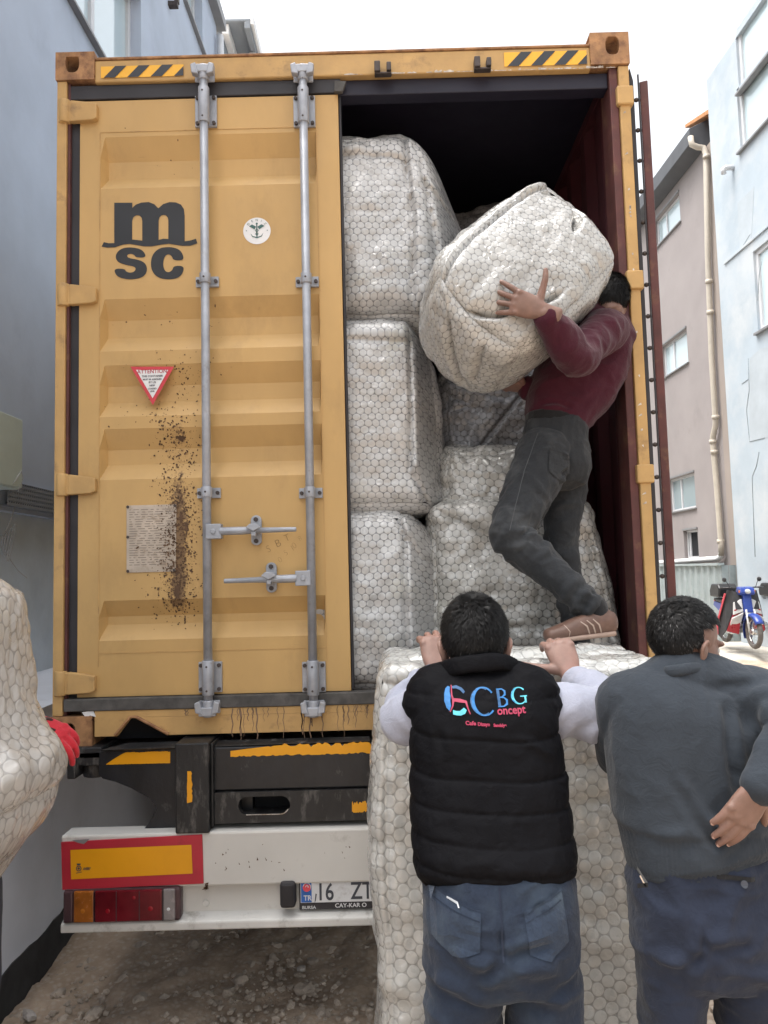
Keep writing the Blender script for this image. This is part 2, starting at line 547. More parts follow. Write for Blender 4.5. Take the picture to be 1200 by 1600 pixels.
# ================================================================== ground
def ground_z(x, y):
    x = np.asarray(x, float); y = np.asarray(y, float)
    return sstep(9.2, 9.75, y)*.2*sstep(1.5, 3, x)

def build_ground():
    def axis(lo, hi, fine0, fine1, fs, cs):
        a = list(np.arange(fine0, fine1, fs)); q = fine0; out = []
        s = fs
        while q > lo: s = min(s*1.25, cs); q -= s; out.append(q)
        a = out[::-1]+a; q = fine1; s = fs
        while q < hi: a.append(q); s = min(s*1.25, cs); q += s
        a.append(hi); return np.array(a)
    xs = axis(-120, 120, -2.0, 2.6, .028, 12); ys = axis(-40, 260, -2.2, 4.2, .035, 14)
    X, Y = np.meshgrid(xs, ys)
    P = np.stack([X.ravel(), Y.ravel(), np.zeros(X.size)], 1)
    near = np.exp(-np.maximum(0, np.hypot(P[:, 0], P[:, 1])-4)/3)
    dirt = 1.0
    z = ground_z(P[:, 0], P[:, 1]) + near*dirt*(.022*fbm(P*np.array([2.3, 2.3, 1]), 3)+.012*fbm(P*np.array([14, 14, 1]), 3)+.007*np.abs(fbm(P*np.array([38, 38, 1])+5, 2)))
    P[:, 2] = z
    nx, ny = len(xs), len(ys)
    F = [(j*nx+i, j*nx+i+1, (j+1)*nx+i+1, (j+1)*nx+i) for j in range(ny-1) for i in range(nx-1)]
    me = bpy.data.meshes.new('ground'); me.from_pydata(P.tolist(), [], F); me.update()
    t = NT('dirt_ground')
    g = t.noise(5, 6, .65)
    c = t.mix(t.ramp(g, [(.3, 0.0), (.7, 1.0)]), (.27, .20, .145), (.50, .39, .295))
    vo = t.n('ShaderNodeTexVoronoi', feature='F1'); vo.inputs['Scale'].default_value = 34
    t.l(t.coord(), vo.inputs['Vector'])
    c = t.mix(t.ramp(vo.outputs['Distance'], [(.18, .55), (.5, 0.0)]), c, (.50, .43, .36))
    # pale screed up the slope on the right
    sp = t.n('ShaderNodeSeparateXYZ'); t.l(t.coord(), sp.inputs[0])
    up = t.math('ADD', sp.outputs[1], t.math('MULTIPLY', t.math('SUBTRACT', t.noise(1.2, 5), .5), 1.6))
    f = t.ramp(t.math('MULTIPLY', up, .05), [(.11, 0.0), (.17, 1.0), (.440, 1.0), (.455, 0.0), (.478, 0.0), (.49, 1.0)])
    pale = t.mix(t.ramp(t.noise(3, 6, .6), [(.35, 0.0), (.65, 1.0)]), (.43, .39, .33), (.56, .53, .48))
    c = t.mix(f, c, pale)
    t.set(color=c, rough=.92)
    h = t.bump(t.noise(120, 6, .7), .6, .006)
    t.bump(vo.outputs['Distance'], .5, .008, h)
    o = link_mesh('ground', me, t.m, smooth=True)
    o['kind'] = 'structure'
build_ground()

def stone_mesh(b, c, r, seed):
    bm = bmesh.new(); bmesh.ops.create_icosphere(bm, subdivisions=2 if r > .03 else 1, radius=1)
    q = np.array([v.co for v in bm.verts])
    d = 1+.38*vnoise(q*1.4+seed*3.7)+.12*vnoise(q*3.5+seed)
    s = np.array([1, .6+.5*((seed*.37) % 1), .45+.4*((seed*.73) % 1)])
    a = seed*1.9; rot = np.array([[math.cos(a), -math.sin(a), 0], [math.sin(a), math.cos(a), 0], [0, 0, 1]])
    q = (q*d[:, None]*s)@rot.T*r+np.array(c)
    b.add([tuple(x) for x in q], [tuple(v.index for v in f.verts) for f in bm.faces], smooth=False)
    bm.free()

M['stone'] = mat('grey_stone', (.43, .36, .295), .9, 0, .45, 9, .5, 70, dirt=(.34, .31, .28), dscale=6, damt=.35)
M['stone_pale'] = mat('pale_stone', (.46, .42, .39), .9, 0, .25, 9, .5, 60)
b = MB()
for i in range(3600):
    if rnd.random() < .72:
        x = -1.47+rnd.random()*1.75; y = -.2+1.2*rnd.random()**1.3
    else:
        x = 1.0+rnd.random()*1.4; y = -.9+rnd.random()*2.6
    r = .004+.015*rnd.random()**2.0+(.024*rnd.random() if rnd.random() < .06 else 0)
    stone_mesh(b, (x, y, float(ground_z(x, y))+r*.12), r, i+1)
o = b.build('rubble', M['stone']); o['kind'] = 'stuff'
for (px, py, z, r, lab) in ((46, 1588, 0.02, .034, 'pale pinkish stone lying by the foot of the grey wall, bottom left'),
                            (470, 1513, 0.01, .022, 'small pale pebble on the dark dirt under the truck bumper')):
    d = _fw + C_R*((px-600)/F_PX) + C_U*((800-py)/F_PX)
    p = CAM+d*((z-CAM.z)/d.z)
    b = MB(); stone_mesh(b, (0, 0, 0), r, int(px))
    o = b.build('stone', M['stone_pale']); o.location = p
    tag(o, lab, 'stone')

# ================================================================== left building
WX = -2.1
BXW = -1.49      # face of the low plinth that projects from the wall
BZT = 1.205
M['wall_blue'] = mat('blue_grey_render', (.45, .51, .61), .85, 0, .10, 1.3, .3, 24, dirt=(.37, .42, .51), dscale=1.6, damt=.33)
M['wall_low'] = mat('dark_blue_render', (.62, .70, .77), .8, 0, .12, 2.0, .3, 24, dirt=(.52, .60, .67), dscale=2.6, damt=.35)
M['wall_base'] = mat('lower_wall_paint', (.66, .69, .76), .85, 0, .08, 2.5, .25, 30, dirt=(.50, .52, .57), dscale=3.5, damt=.28)
M['bitumen'] = mat('bitumen_base', (.03, .03, .032), .85, 0, .4, 9, .5, 40)
M['alu'] = mat('window_aluminium', (.24, .24, .245), .5, .3, .1, 6, .1)
M['pvc'] = mat('window_white_frame', (.62, .63, .65), .45, 0, .05, 6, .05)
def glass_mat(name, col, rough=.08):
    t = NT(name); t.set(color=col, rough=rough, spec=.9, metal=.0)
    t.b.inputs['Coat Weight'].default_value = .6
    t.bump(t.noise(3, 2), .02, .01); return t.m
M['glass'] = glass_mat('window_glass', (.30, .38, .41))
M['glass_pale'] = glass_mat('pale_window_glass', (.52, .64, .68))
M['dark_in'] = mat('dark_interior', (.012, .013, .016), .9, 0, .1, 3, .0)

def wall_along(bm, X0, X1, y0, y1, z0, z1, holes):
    """solid wall X0..X1, split round rectangular openings (y0,y1,z0,z1)"""
    ysx = sorted(set([y0, y1]+[v for h in holes for v in h[:2]]))
    for a, c in zip(ysx[:-1], ysx[1:]):
        hs = sorted([h[2:] for h in holes if h[0] <= a and h[1] >= c])
        z = z0
        for q0, q1 in hs:
            bm.box(X0, X1, a, c, z, q0); z = q1
        bm.box(X0, X1, a, c, z, z1)

def wall_from(px, X=WX):   # Y on the wall where column px (at horizon) meets it
    return (X-CAM.x)/((px-600)/F_PX)+CAM.y

lb = empty('building', (WX-.1, 1, 0), 'blue grey rendered building with slanted window sills, close along the left of the container', 'building')
YA = at_plane(97, 45, (WX, 0, 0), (1, 0, 0)).y
za = at_plane(128, 36, (WX, 0, 0), (1, 0, 0)).z
YB = at_plane(288, 45, (WX, 0, 0), (1, 0, 0)).y
zb2 = at_plane(303, 45, (WX, 0, 0), (1, 0, 0)).z
YE = at_plane(338, 45, (WX, 0, 0), (1, 0, 0)).y
zs = at_plane(40, 803, (WX, 0, 0), (1, 0, 0)).z
holes = [(YA, YA+1.75, za, za+1.3), (YB, YB+.9, zb2, zb2+1.3)]
b = MB(); wall_along(b, WX-.5, WX, -2.4, YE, zs, 9.6, holes); b.build('upper_wall', M['wall_blue'], lb)
part('lower_wall', M['wall_low'], lb, fn=lambda b: b.box(WX-.5, WX-.05, -2.4, YE-.02, BZT-.02, zs))
part('base_wall', M['wall_base'], lb, fn=lambda b: b.box(WX-.5, BXW, -2.4, YE-.02, -.3, BZT))
def bit(b):
    n = 90; ys_ = np.linspace(-4, 3, n)
    h = .19+.03*fbm(np.stack([ys_*2.2, ys_*0, ys_*0], 1), 4)+.008*fbm(np.stack([ys_*14, ys_*0, ys_*0], 1), 2)
    for i in range(n-1):
        P = [(BXW-.01, ys_[i], -.2), (BXW-.01, ys_[i+1], -.2), (BXW-.01, ys_[i+1], h[i+1]), (BXW-.01, ys_[i], h[i])]
        b.quadprism(P, (.016, 0, 0))
part('bitumen_base', M['bitumen'], lb, fn=bit)
for (h, sw) in zip(holes, (.55, .4)):
    y0, y1, z0, z1 = h
    fr = part('window', M['pvc'], lb, .004, lambda b: (b.box(WX-.16, WX-.10, y0, y1, z0, z0+.06), b.box(WX-.16, WX-.10, y0, y1, z1-.06, z1), b.box(WX-.16, WX-.10, y0, y0+.06, z0+.06, z1-.06), b.box(WX-.16, WX-.10, y1-.06, y1, z0+.06, z1-.06), b.box(WX-.16, WX-.10, y0+(y1-y0)*.45, y0+(y1-y0)*.45+.07, z0+.06, z1-.06)))
    part('pane', M['glass_pale'], fr, fn=lambda b: b.box(WX-.14, WX-.13, y0+.05, y1-.05, z0+.05, z1-.05))
    part('sill', M['alu'], fr, .004, lambda b: b.box(WX-.10, WX+.05, y0-.05, y1+.05, z0-.03, z0-.002))
    part('window_back', M['alu'], fr, .004, lambda b: b.box(WX-.17, WX-.165, y0, y1, z0+.001, z1-.001))  # thin panel closing the opening behind the pane
part('corner_downpipe', M['pvc'], lb, fn=lambda b: b.cyl((WX+.07, YE-.08, .2), (WX+.07, YE-.08, 9.4), .05, 16))
part('eave', M['alu'], lb, fn=lambda b: b.box(WX-.6, WX+.12, -2.4, YE+.1, 9.6, 9.75))
# small wall bracket high on the wall
p = at_plane(263, 3, (WX, 0, 0), (1, 0, 0))
part('wall_bracket', M['bolt'], lb, .003, lambda b: (b.box(WX, WX+.10, p.y-.02, p.y+.05, p.z-.05, p.z), b.box(WX+.07, WX+.11, p.y-.02, p.y+.05, p.z, p.z+.12)))

# electric cabinet, cable tray, coil on that wall
M['cabinet'] = mat('pale_green_cabinet', (.58, .66, .60), .5, 0, .08, 4, .08)
XB = WX+.16
c0 = at_plane(36, 700, (XB, 0, 0), (1, 0, 0)); ct = at_plane(36, 655, (XB, 0, 0), (1, 0, 0)).z; cb_ = at_plane(36, 765, (XB, 0, 0), (1, 0, 0)).z
jb = empty('electrical_cabinet', (WX, c0.y-.25, cb_), 'pale green metal electrical cabinet on the blue wall at left edge', 'electrical cabinet')
part('cabinet_body', M['cabinet'], jb, .006, lambda b: b.box(WX+.003, XB-.02, c0.y-.42, c0.y, cb_, ct))
part('cabinet_door', M['cabinet'], jb, .004, lambda b: b.box(XB-.018, XB, c0.y-.41, c0.y-.006, cb_+.006, ct-.006))
part('lock', M['bolt'], jb, fn=lambda b: b.cyl((XB, c0.y-.34, ct-.08), (XB+.012, c0.y-.34, ct-.08), .01))
M['cable'] = M['bolt'] if False else mat('grey_cable', (.42, .42, .42), .6, 0, .1, 10, .0)
zt0 = at_plane(60, 765, (WX, 0, 0), (1, 0, 0)).z; zt1 = at_plane(60, 799, (WX, 0, 0), (1, 0, 0)).z
ty0 = at_plane(8, 780, (WX+.03, 0, 0), (1, 0, 0)).y
M['tray'] = mat('tray_galvanised', (.26, .29, .34), .5, .3, .12, 10, .1)
def tray(b):
    x = WX+.045; y0, y1 = ty0, ty0+1.6
    rows = 5; zz = np.linspace(zt1, zt0, rows+1); pit = .028
    ny = int((y1-y0)/pit)
    for r in range(rows):     # perforated: rails with slots between
        h = (zz[r+1]-zz[r])
        b.box(x-.002, x, y0, y1, zz[r], zz[r]+h*.56)
        for k in range(ny):
            b.box(x-.002, x, y0+k*pit, y0+k*pit+pit*.45, zz[r]+h*.56, zz[r+1])
    b.box(WX, x-.002, y0, y1, zt1-.002, zt1); b.box(WX, x-.002, y0, y1, zt0, zt0+.002)
tr = empty('cable_tray', (WX, ty0+.5, zt1), 'perforated galvanised cable tray running along the blue wall', 'cable tray')
part('perforated_side', M['tray'], tr, fn=tray)
part('tray_cables', M['rubber'], tr, fn=lambda b: [b.tube([(WX+.018+.01*k, ty0+.05, zt1+.02+.018*k), (WX+.018+.01*k, ty0+.8, zt1+.025+.018*k), (WX+.018+.01*k, ty0+1.55, zt1+.02+.018*k)], .008) for k in range(2)])
cc = at_plane(12, 848, (WX, 0, 0), (1, 0, 0))
def coil(b):
    for k in range(5):
        rr = .045+.004*k; pts = []
        for i in range(34):
            w = 2*math.pi*i/33
            pts.append((WX-.025+.012*k, cc.y+rr*.75*math.sin(w+.3*k), cc.z+(rr+.012*k)*math.cos(w)))
        b.tube(pts, .0035, 6)
    b.tube([(WX-.02, cc.y+.0, cc.z+.05), (WX, cc.y+.03, cc.z+.13), (WX+.02, cc.y+.045, cc.z+.22), (WX+.03, cc.y+.03, zt1)], .0035, 6)
    b.tube([(WX-.02, cc.y+.02, cc.z-.06), (WX, cc.y+.06, cc.z-.12), (WX+.01, cc.y+.12, cc.z-.17), (WX+.02, cc.y+.2, cc.z-.21)], .0025, 6)
part('loose_wire', M['cable'], jb, fn=lambda b: b.tube([(WX+.166, c0.y-.12, cb_+.02), (WX+.175, c0.y-.05, cb_+.10), (WX+.172, c0.y-.02, cb_+.06), (WX+.168, c0.y-.07, cb_-.02)], .0025, 6))
co_ = part('cable_coil', M['cable'], None, fn=coil)
tag(co_, 'small coil of thin grey cable hanging under the cable tray', 'cable')

# ================================================================== far left building with downpipe
fx = -2.48
fb = empty('building', (fx-2, 10, 0), 'far grey building with white gable trim and white downpipe beyond the blue wall', 'building')
YF = 9.4
M['far_grey'] = mat('far_grey_render', (.27, .30, .335), .85, 0, .08, 1.5, .1)
M['white_trim'] = mat('white_trim', (.78, .78, .78), .5, 0, .05, 4, .05)
ze = at_plane(402, 10, (fx+.75, 0, 0), (1, 0, 0)).z
part('wall', M['far_grey'], fb, fn=lambda b: b.box(fx-5, fx, YF, YF+16, -.2, 11.3))
part('roof_edge', M['far_grey'], fb, .01, lambda b: (b.box(fx-5.2, fx+.50, YF-.15, YF+16, 11.31, 11.36), b.box(fx+.40, fx+.50, YF-.15, YF+16, 11.18, 11.309)))
part('gable_trim', M['white_trim'], fb, .01, lambda b: (b.box(fx+.002, fx+.12, YF-.1, YF+16, 11.12, 11.308), b.box(fx+.502, fx+.56, YF-.15, YF+16, 11.25, 11.42)))
part('downpipe', M['white_trim'], fb, fn=lambda b: b.tube([(fx+.10, YF+.5, 3), (fx+.10, YF+.5, 10.3), (fx+.12, YF+.5, 10.45), (fx+.40, YF+.5, 10.95), (fx+.43, YF+.5, 11.05), (fx+.43, YF+.5, 11.17)], .075, 12))

# ================================================================== right buildings (facades run away along the alley)
GX = 7.4
DIRV = V((-.026, 1, 0)).normalized(); NRM = V((-DIRV.y, DIRV.x, 0))   # NRM points to the alley (-X)
GP0 = V((GX, 12, 0))
def gp(px, py, off=0.0):  # point on grey facade plane (offset towards alley)
    return at_plane(px, py, GP0+NRM*off, NRM)
def L(s, o, z):           # facade coords: s along alley, o out of the facade, z up
    p = GP0+DIRV*s+NRM*o; return V((p.x, p.y, z))
def S(p): return (V(p)-GP0).dot(DIRV)
def fbox(b, s0, s1, o0, o1, z0, z1, mi=0):
    P = [L(s0,o0,z0),L(s1,o0,z0),L(s1,o1,z0),L(s0,o1,z0),L(s0,o0,z1),L(s1,o0,z1),L(s1,o1,z1),L(s0,o1,z1)]
    b.add(P, [(3,2,1,0),(4,5,6,7),(0,1,5,4),(1,2,6,5),(2,3,7,6),(3,0,4,7)], mi=mi)
M['grey_render'] = mat('warm_grey_render', (.305, .275, .27), .9, 0, .08, 1.2, .25, 14, dirt=(.25, .225, .22), dscale=1.1, damt=.3)
M['beige_render'] = mat('beige_render', (.33, .285, .255), .9, 0, .07, 1.5, .2, 20)
M['blue_render'] = mat('pale_blue_render', (.40, .465, .52), .9, 0, .08, 1.0, .4, 14, dirt=(.50, .535, .56), dscale=.9, damt=.45)
M['eave_dark'] = mat('dark_eave', (.075, .08, .09), .6, 0, .15, 3, .1)
M['pipe_cream'] = mat('cream_pipe', (.50, .45, .38), .5, 0, .08, 5, .05)
M['brick_red'] = mat('red_brick', (.45, .15, .09), .85, 0, .3, 12, .3, 30)
M['tile'] = mat('roof_tile', (.48, .22, .09), .8, 0, .3, 10, .3, 30)
gb = empty('building', (GX, 11, 1), 'warm grey rendered building with dark sloping eave and white windows on the right', 'building')
s_corner = S(gp(1128, 500)); s_pipe = S(gp(1104, 300)); s_far = s_corner+14
wins = []
for (pl, pr, ptl, pbl, ptr, pbr) in ((1023, 1062, 347, 392, 297, 346), (1034, 1074, 540, 592, 513, 568), (1045, 1086, 751, 800, 736, 794), (1069, 1091, 829, 872, 827, 874)):
    s0, s1 = S(gp(pr, (ptr+pbr)/2)), S(gp(pl, (ptl+pbl)/2))
    z1 = (gp(pl, ptl).z+gp(pr, ptr).z)/2; z0 = (gp(pl, pbl).z+gp(pr, pbr).z)/2
    wins.append((s0, s1, z0, z1))
zt_g = gp(1097, 237).z
b = MB()
ss = sorted(set([s_corner+.02, s_far]+[v for w in wins for v in w[:2]]))
for a, c in zip(ss[:-1], ss[1:]):
    z = -.2
    for w in sorted([w for w in wins if w[0] <= a+1e-6 and w[1] >= c-1e-6], key=lambda w: w[2]):
        fbox(b, a, c, -.3, 0, z, w[2]); z = w[3]
    fbox(b, a, c, -.3, 0, z, zt_g)
fbox(b, s_corner+.02, s_far, -6, -.3, -.2, zt_g)
b.build('wall', M['grey_render'], gb)
for i, (s0, s1, z0, z1) in enumerate(wins):
    t = .055
    def wf(b):
        fbox(b, s0, s1, -.14, -.08, z0, z0+t); fbox(b, s0, s1, -.14, -.08, z1-t, z1)
        fbox(b, s0, s0+t, -.14, -.08, z0+t, z1-t); fbox(b, s1-t, s1, -.14, -.08, z0+t, z1-t)
        m_ = s0+(s1-s0)*(.62 if i < 3 else .80); fbox(b, m_-t/2, m_+t/2, -.14, -.08, z0+t, z1-t)
    w = part('window', M['pvc'], gb, .004, wf)
    part('pane', M['dark_in'] if i == 3 else (M['glass'] if i == 2 else M['glass_pale']), w, fn=lambda b: fbox(b, s0+t*.5, s1-t*.5, -.125, -.11, z0+t*.5, z1-t*.5))
    part('sill', M['alu'], w, .004, lambda b: fbox(b, s0-.05, s1+.05, -.08, .05, z0-.035, z0-.002))
    part('lintel', M['alu'], w, .004, lambda b: fbox(b, s0-.02, s1+.02, .002, .03, z1+.002, z1+.05))
# eave
ov = 0.36
zf0 = at_plane(1072, 232, L(s_pipe, ov, 0), NRM).z; zf1 = at_plane(1072, 207, L(s_pipe, ov, 0), NRM).z
def eave(b):
    for s0, s1 in ((s_pipe-.12, s_far),):
        P = [L(s0, ov, zf0), L(s0, ov, zf1), L(s0, -1.5, zf1+.9), L(s0, -1.5, zt_g+.002), L(s0, 0.0, zt_g+.002)]
        b.quadprism(P, DIRV*(s1-s0))
part('eave', M['eave_dark'], gb, .01, eave)
# downpipe with offset near the corner, then elbow and white horizontal run
op = .10
def P_(px, py, o=op): 
    return at_plane(px, py, GP0+NRM*o, NRM)
pts = [at_plane(1079, 214, GP0+NRM*(ov-.02), NRM), at_plane(1081, 226, GP0+NRM*(ov-.03), NRM), P_(1090, 230, .22), P_(1099, 231), P_(1103, 240), P_(1106, 400), P_(1112, 560), P_(1118, 655), P_(1118, 664), P_(1114, 682), P_(1114, 692), P_(1120, 760), P_(1127, 850), P_(1127, 868)]
part('downpipe', M['pipe_cream'], gb, fn=lambda b: b.tube(pts, .062, 12))
part('drain_pipe', M['white_trim'], gb, fn=lambda b: (b.tube([P_(1127, 864), P_(1126, 870), P_(1121, 873), P_(1052, 878), P_(1010, 881)], .062, 12)))
for x, y in ((1104, 245), (1108, 440), (1110, 488), (1118, 652), (1114, 690), (1116, 706), (1126, 846)): part('pipe_collar', M['pipe_cream'], gb, fn=lambda b: b.cyl(P_(x, y-3), P_(x, y+3), .078, 12))
# upper brick stub with tiled verge behind the corner
bs = empty('roof_gable', (GX, 10, 8), 'small red brick gable end with tiled verge rising above the grey eave', 'roof')
g0 = gp(1092, 203, -.1); g1 = gp(1121, 203, -.1)
sa, sb_ = S(g1), S(g0)
zg = gp(1108, 205, -.1).z
part('brick_wall', M['brick_red'], bs, fn=lambda b: b.quadprism([L(sa, -.15, zt_g-2.0), L(sa, -.15, gp(1121, 178, -.1).z), L(sb_, -.15, gp(1093, 195, -.1).z), L(sb_, -.15, zt_g-2.0)], -NRM*2))
part('rendered_wall', M['beige_render'], bs, fn=lambda b: b.quadprism([L(sa-.0, -.14, zt_g-2.0), L(sa, -.14, gp(1121, 195, -.1).z), L(sb_, -.14, gp(1093, 205, -.1).z), L(sb_, -.14, zt_g-2.0)], NRM*.02))
part('tiled_verge', M['tile'], bs, .01, lambda b: b.quadprism([L(sa-.05, .10, gp(1121, 170, -.1).z), L(sa-.05, .10, gp(1121, 178, -.1).z), L(sb_+.25, .10, gp(1089, 193, -.1).z), L(sb_+.25, .10, gp(1089, 187, -.1).z)], -NRM*2.2))
# pale blue building, slightly proud of the grey one, up to the frame edge and on
BO = .28
bb = empty('building', (GX, 5, 1), 'tall pale blue rendered building with white framed windows at the right edge', 'building')
def bp(px, py, o=BO): return at_plane(px, py, GP0+NRM*o, NRM)
s_b1 = S(bp(1127, 500)); s_b0 = s_b1-16
zt_b = bp(1127, 92).z
bw = [(s_b0+6, S(bp(1160, 140)), bp(1180, 120).z+.0, bp(1180, 120).z+1.4)]
w1 = (S(bp(1176, 390))-1.9, S(bp(1176, 390)), bp(1176, 525).z, bp(1176, 394).z)
w2 = (S(bp(1157, 235))-2.2, S(bp(1157, 235)), bp(1157, 237).z, bp(1157, 237).z+1.25)
w3 = (S(bp(1155, 145))-2.2, S(bp(1155, 145)), bp(1155, 145).z, bp(1155, 145).z+1.25)
bwins = [w1, w2, w3]
ss = sorted(set([s_b0, s_b1]+[v for w in bwins for v in w[:2]])); b = MB()
for a, c in zip(ss[:-1], ss[1:]):
    z = -.2
    for w in sorted([w for w in bwins if w[0] <= a+1e-6 and w[1] >= c-1e-6], key=lambda w: w[2]):
        fbox(b, a, c, -.4, BO, z, w[2]); z = w[3]
    fbox(b, a, c, -.4, BO, z, zt_b)
fbox(b, s_b0, s_b1, -6, -.4, -.2, zt_b)
b.build('wall', M['blue_render'], bb)
for (s0, s1, z0, z1) in bwins:
    t = .08
    def wf(b):
        o0, o1 = BO-.12, BO-.05
        fbox(b, s0, s1, o0, o1, z0, z0+t); fbox(b, s0, s1, o0, o1, z1-t, z1)
        fbox(b, s0, s0+t, o0, o1, z0+t, z1-t); fbox(b, s1-t, s1, o0, o1, z0+t, z1-t)
        fbox(b, (s0+s1)/2-t/2, (s0+s1)/2+t/2, o0, o1, z0+t, z1-t)
    w = part('window', M['pvc'], bb, .004, wf)
    part('pane', M['glass_pale'], w, fn=lambda b: fbox(b, s0+.03, s1-.03, BO-.10, BO-.09, z0+.03, z1-.03))
    part('sill', M['alu'], w, .004, lambda b: fbox(b, s0-.05, s1+.05, BO-.05, BO+.07, z0-.045, z0-.002))
part('string_course', M['blue_render'], bb, .006, lambda b: (fbox(b, s_b0, s_b1-.3, BO-.001, BO+.03, bp(1150, 395).z-.05, bp(1150, 395).z)))
# patches and cracks in the render
M['blue_patch'] = mat('newer_render', (.42, .47, .51), .9, 0, .10, 2.2, .4, 14, dirt=(.40, .45, .49), dscale=2.0, damt=.4)
part('render_patch', M['blue_patch'], bb, fn=lambda b: b.quadprism([bp(x, y, BO+.004) for x, y in ((1171, 560), (1188, 545), (1260, 520), (1260, 672), (1196, 684), (1171, 690))], -NRM*.004))
part('render_patch', M['blue_patch'], bb, fn=lambda b: b.quadprism([bp(x, y, BO+.004) for x, y in ((1152, 318), (1178, 292), (1174, 372), (1156, 390))], -NRM*.004))
M['crack'] = mat('hairline_crack', (.27, .31, .34), .95, 0, .2, 20, 0)
for pl_ in ([(1168, 560), (1170, 610), (1167, 640), (1171, 690), (1196, 684)], [(1186, 706), (1181, 728), (1176, 745), (1177, 800), (1179, 870)], [(1160, 600), (1170, 592)], [(1150, 395), (1158, 388), (1172, 366)], [(1184, 470), (1186, 430), (1190, 408)]):
    part('wall_crack', M['crack'], bb, fn=lambda b: b.tube([bp(x+rnd.uniform(-1, 1), y, BO+.004) for x, y in pl_], .006, 5))
part('corner_strip', M['beige_render'], gb, fn=lambda b: fbox(b, s_corner+.02, s_pipe-.06, .001, .006, -.1, zt_g-.01))
v0 = bp(1146, 262)
part('vent_pipe', M['pvc'], bb, fn=lambda b: b.tube([v0, v0+NRM*.16, v0+NRM*.2+V((0, 0, -.03)), v0+NRM*.2+V((0, 0, -.12))], .05, 10))
# corrugated fence
fs0, fs1 = S(gp(1140, 920, .35)), S(gp(1140, 920, .35))+6
fn = empty('corrugated_fence', (4.6, 9, 1), 'pale grey corrugated sheet fence below the white drain pipe behind the motorbikes', 'fence')
zft = gp(1100, 884, .55).z
def fsheet(b):
    s = fs0; k = 0
    while s < fs1:
        for (d, o) in ((.16, 0.0), (.03, .035), (.05, .035), (.03, 0.0)):
            pass
        q = [L(s, .5, .1), L(s+.17, .5, .1), L(s+.20, .54, .1), L(s+.26, .54, .1), L(s+.29, .5, .1)]
        for a, c in zip(q[:-1], q[1:]):
            b.quadprism([a, c, V((c.x, c.y, zft)), V((a.x, a.y, zft))], -NRM*.006)
        s += .29
    # return along the near end towards the building
    for k in range(3):
        fbox(b, fs0-.006, fs0-.001, .05+k*.15, .19+k*.15, .1, zft)
M['fence_metal'] = mat('fence_sheet', (.33, .38, .39), .5, .15, .12, 3, .1, 30, dirt=(.27, .30, .30), dscale=4, damt=.35)
part('sheet', M['fence_metal'], fn, fn=fsheet)
part('top_rail', M['fence_metal'], fn, .004, lambda b: fbox(b, fs0-.03, fs1, .44, .57, zft, zft+.05))

# ================================================================== container
ZB = 1.141; W = 1.219; ZT = ZB+2.896
LEN = 12.19
def fp(px, py, Y=0.0):
    return at(px, py, Y)
box_c = empty('shipping_container', (0, 0, ZB), 'mustard yellow shipping container with its left door shut and right door swung open', 'shipping container')
def hull(b):
    # corrugated side walls as solids (trapezoid profile), roof, far end
    for sx in (-1, 1):
        y = .12; q = []
        while y < LEN-.1:
            q += [(1.205, y), (1.205, y+.07), (1.172, y+.14), (1.172, y+.21)]; y += .28
        for (xa, ya), (xb, yb) in zip(q[:-1], q[1:]):
            b.quadprism([(sx*xa, ya, ZB+.15), (sx*xb, yb, ZB+.15), (sx*xb, yb, ZT-.06), (sx*xa, ya, ZT-.06)], (-sx*.004, 0, 0))
    b.box(-1.17, 1.17, LEN-.08, LEN-.04, ZB+.15, ZT-.06)
part('side_walls', M['maroon'], box_c, fn=hull)
def skin_(b):
    for sx in (-1, 1):
        y = .12; q = []
        while y < LEN-.1:
            q += [(1.2115, y), (1.2115, y+.07), (1.178, y+.14), (1.178, y+.21)]; y += .28
        for (xa, ya), (xb, yb) in zip(q[:-1], q[1:]):
            b.quadprism([(sx*xa, ya, ZB+.152), (sx*xb, yb, ZB+.152), (sx*xb, yb, ZT-.102), (sx*xa, ya, ZT-.102)], (-sx*.002, 0, 0))
part('outer_panels', M['yellow'], box_c, fn=skin_)
def roof(b):
    b.box(-W+.01, W-.01, .11, LEN-.02, ZT-.055, ZT-.045)
part('roof', M['ceiling'], box_c, fn=roof)
part('floor', M['floorwood'], box_c, fn=lambda b: b.box(-1.17, 1.17, .06, LEN-.1, ZB+.11, ZB+.165))
part('side_rails', M['maroon'], box_c, .004, lambda b: [b.box(s*W-(.0 if s < 0 else .06), s*W+(.06 if s < 0 else 0), .18, LEN-.18, z0, z1) for s in (-1, 1) for z0, z1 in ((ZB+.02, ZB+.15), (ZT-.10, ZT-.04))])
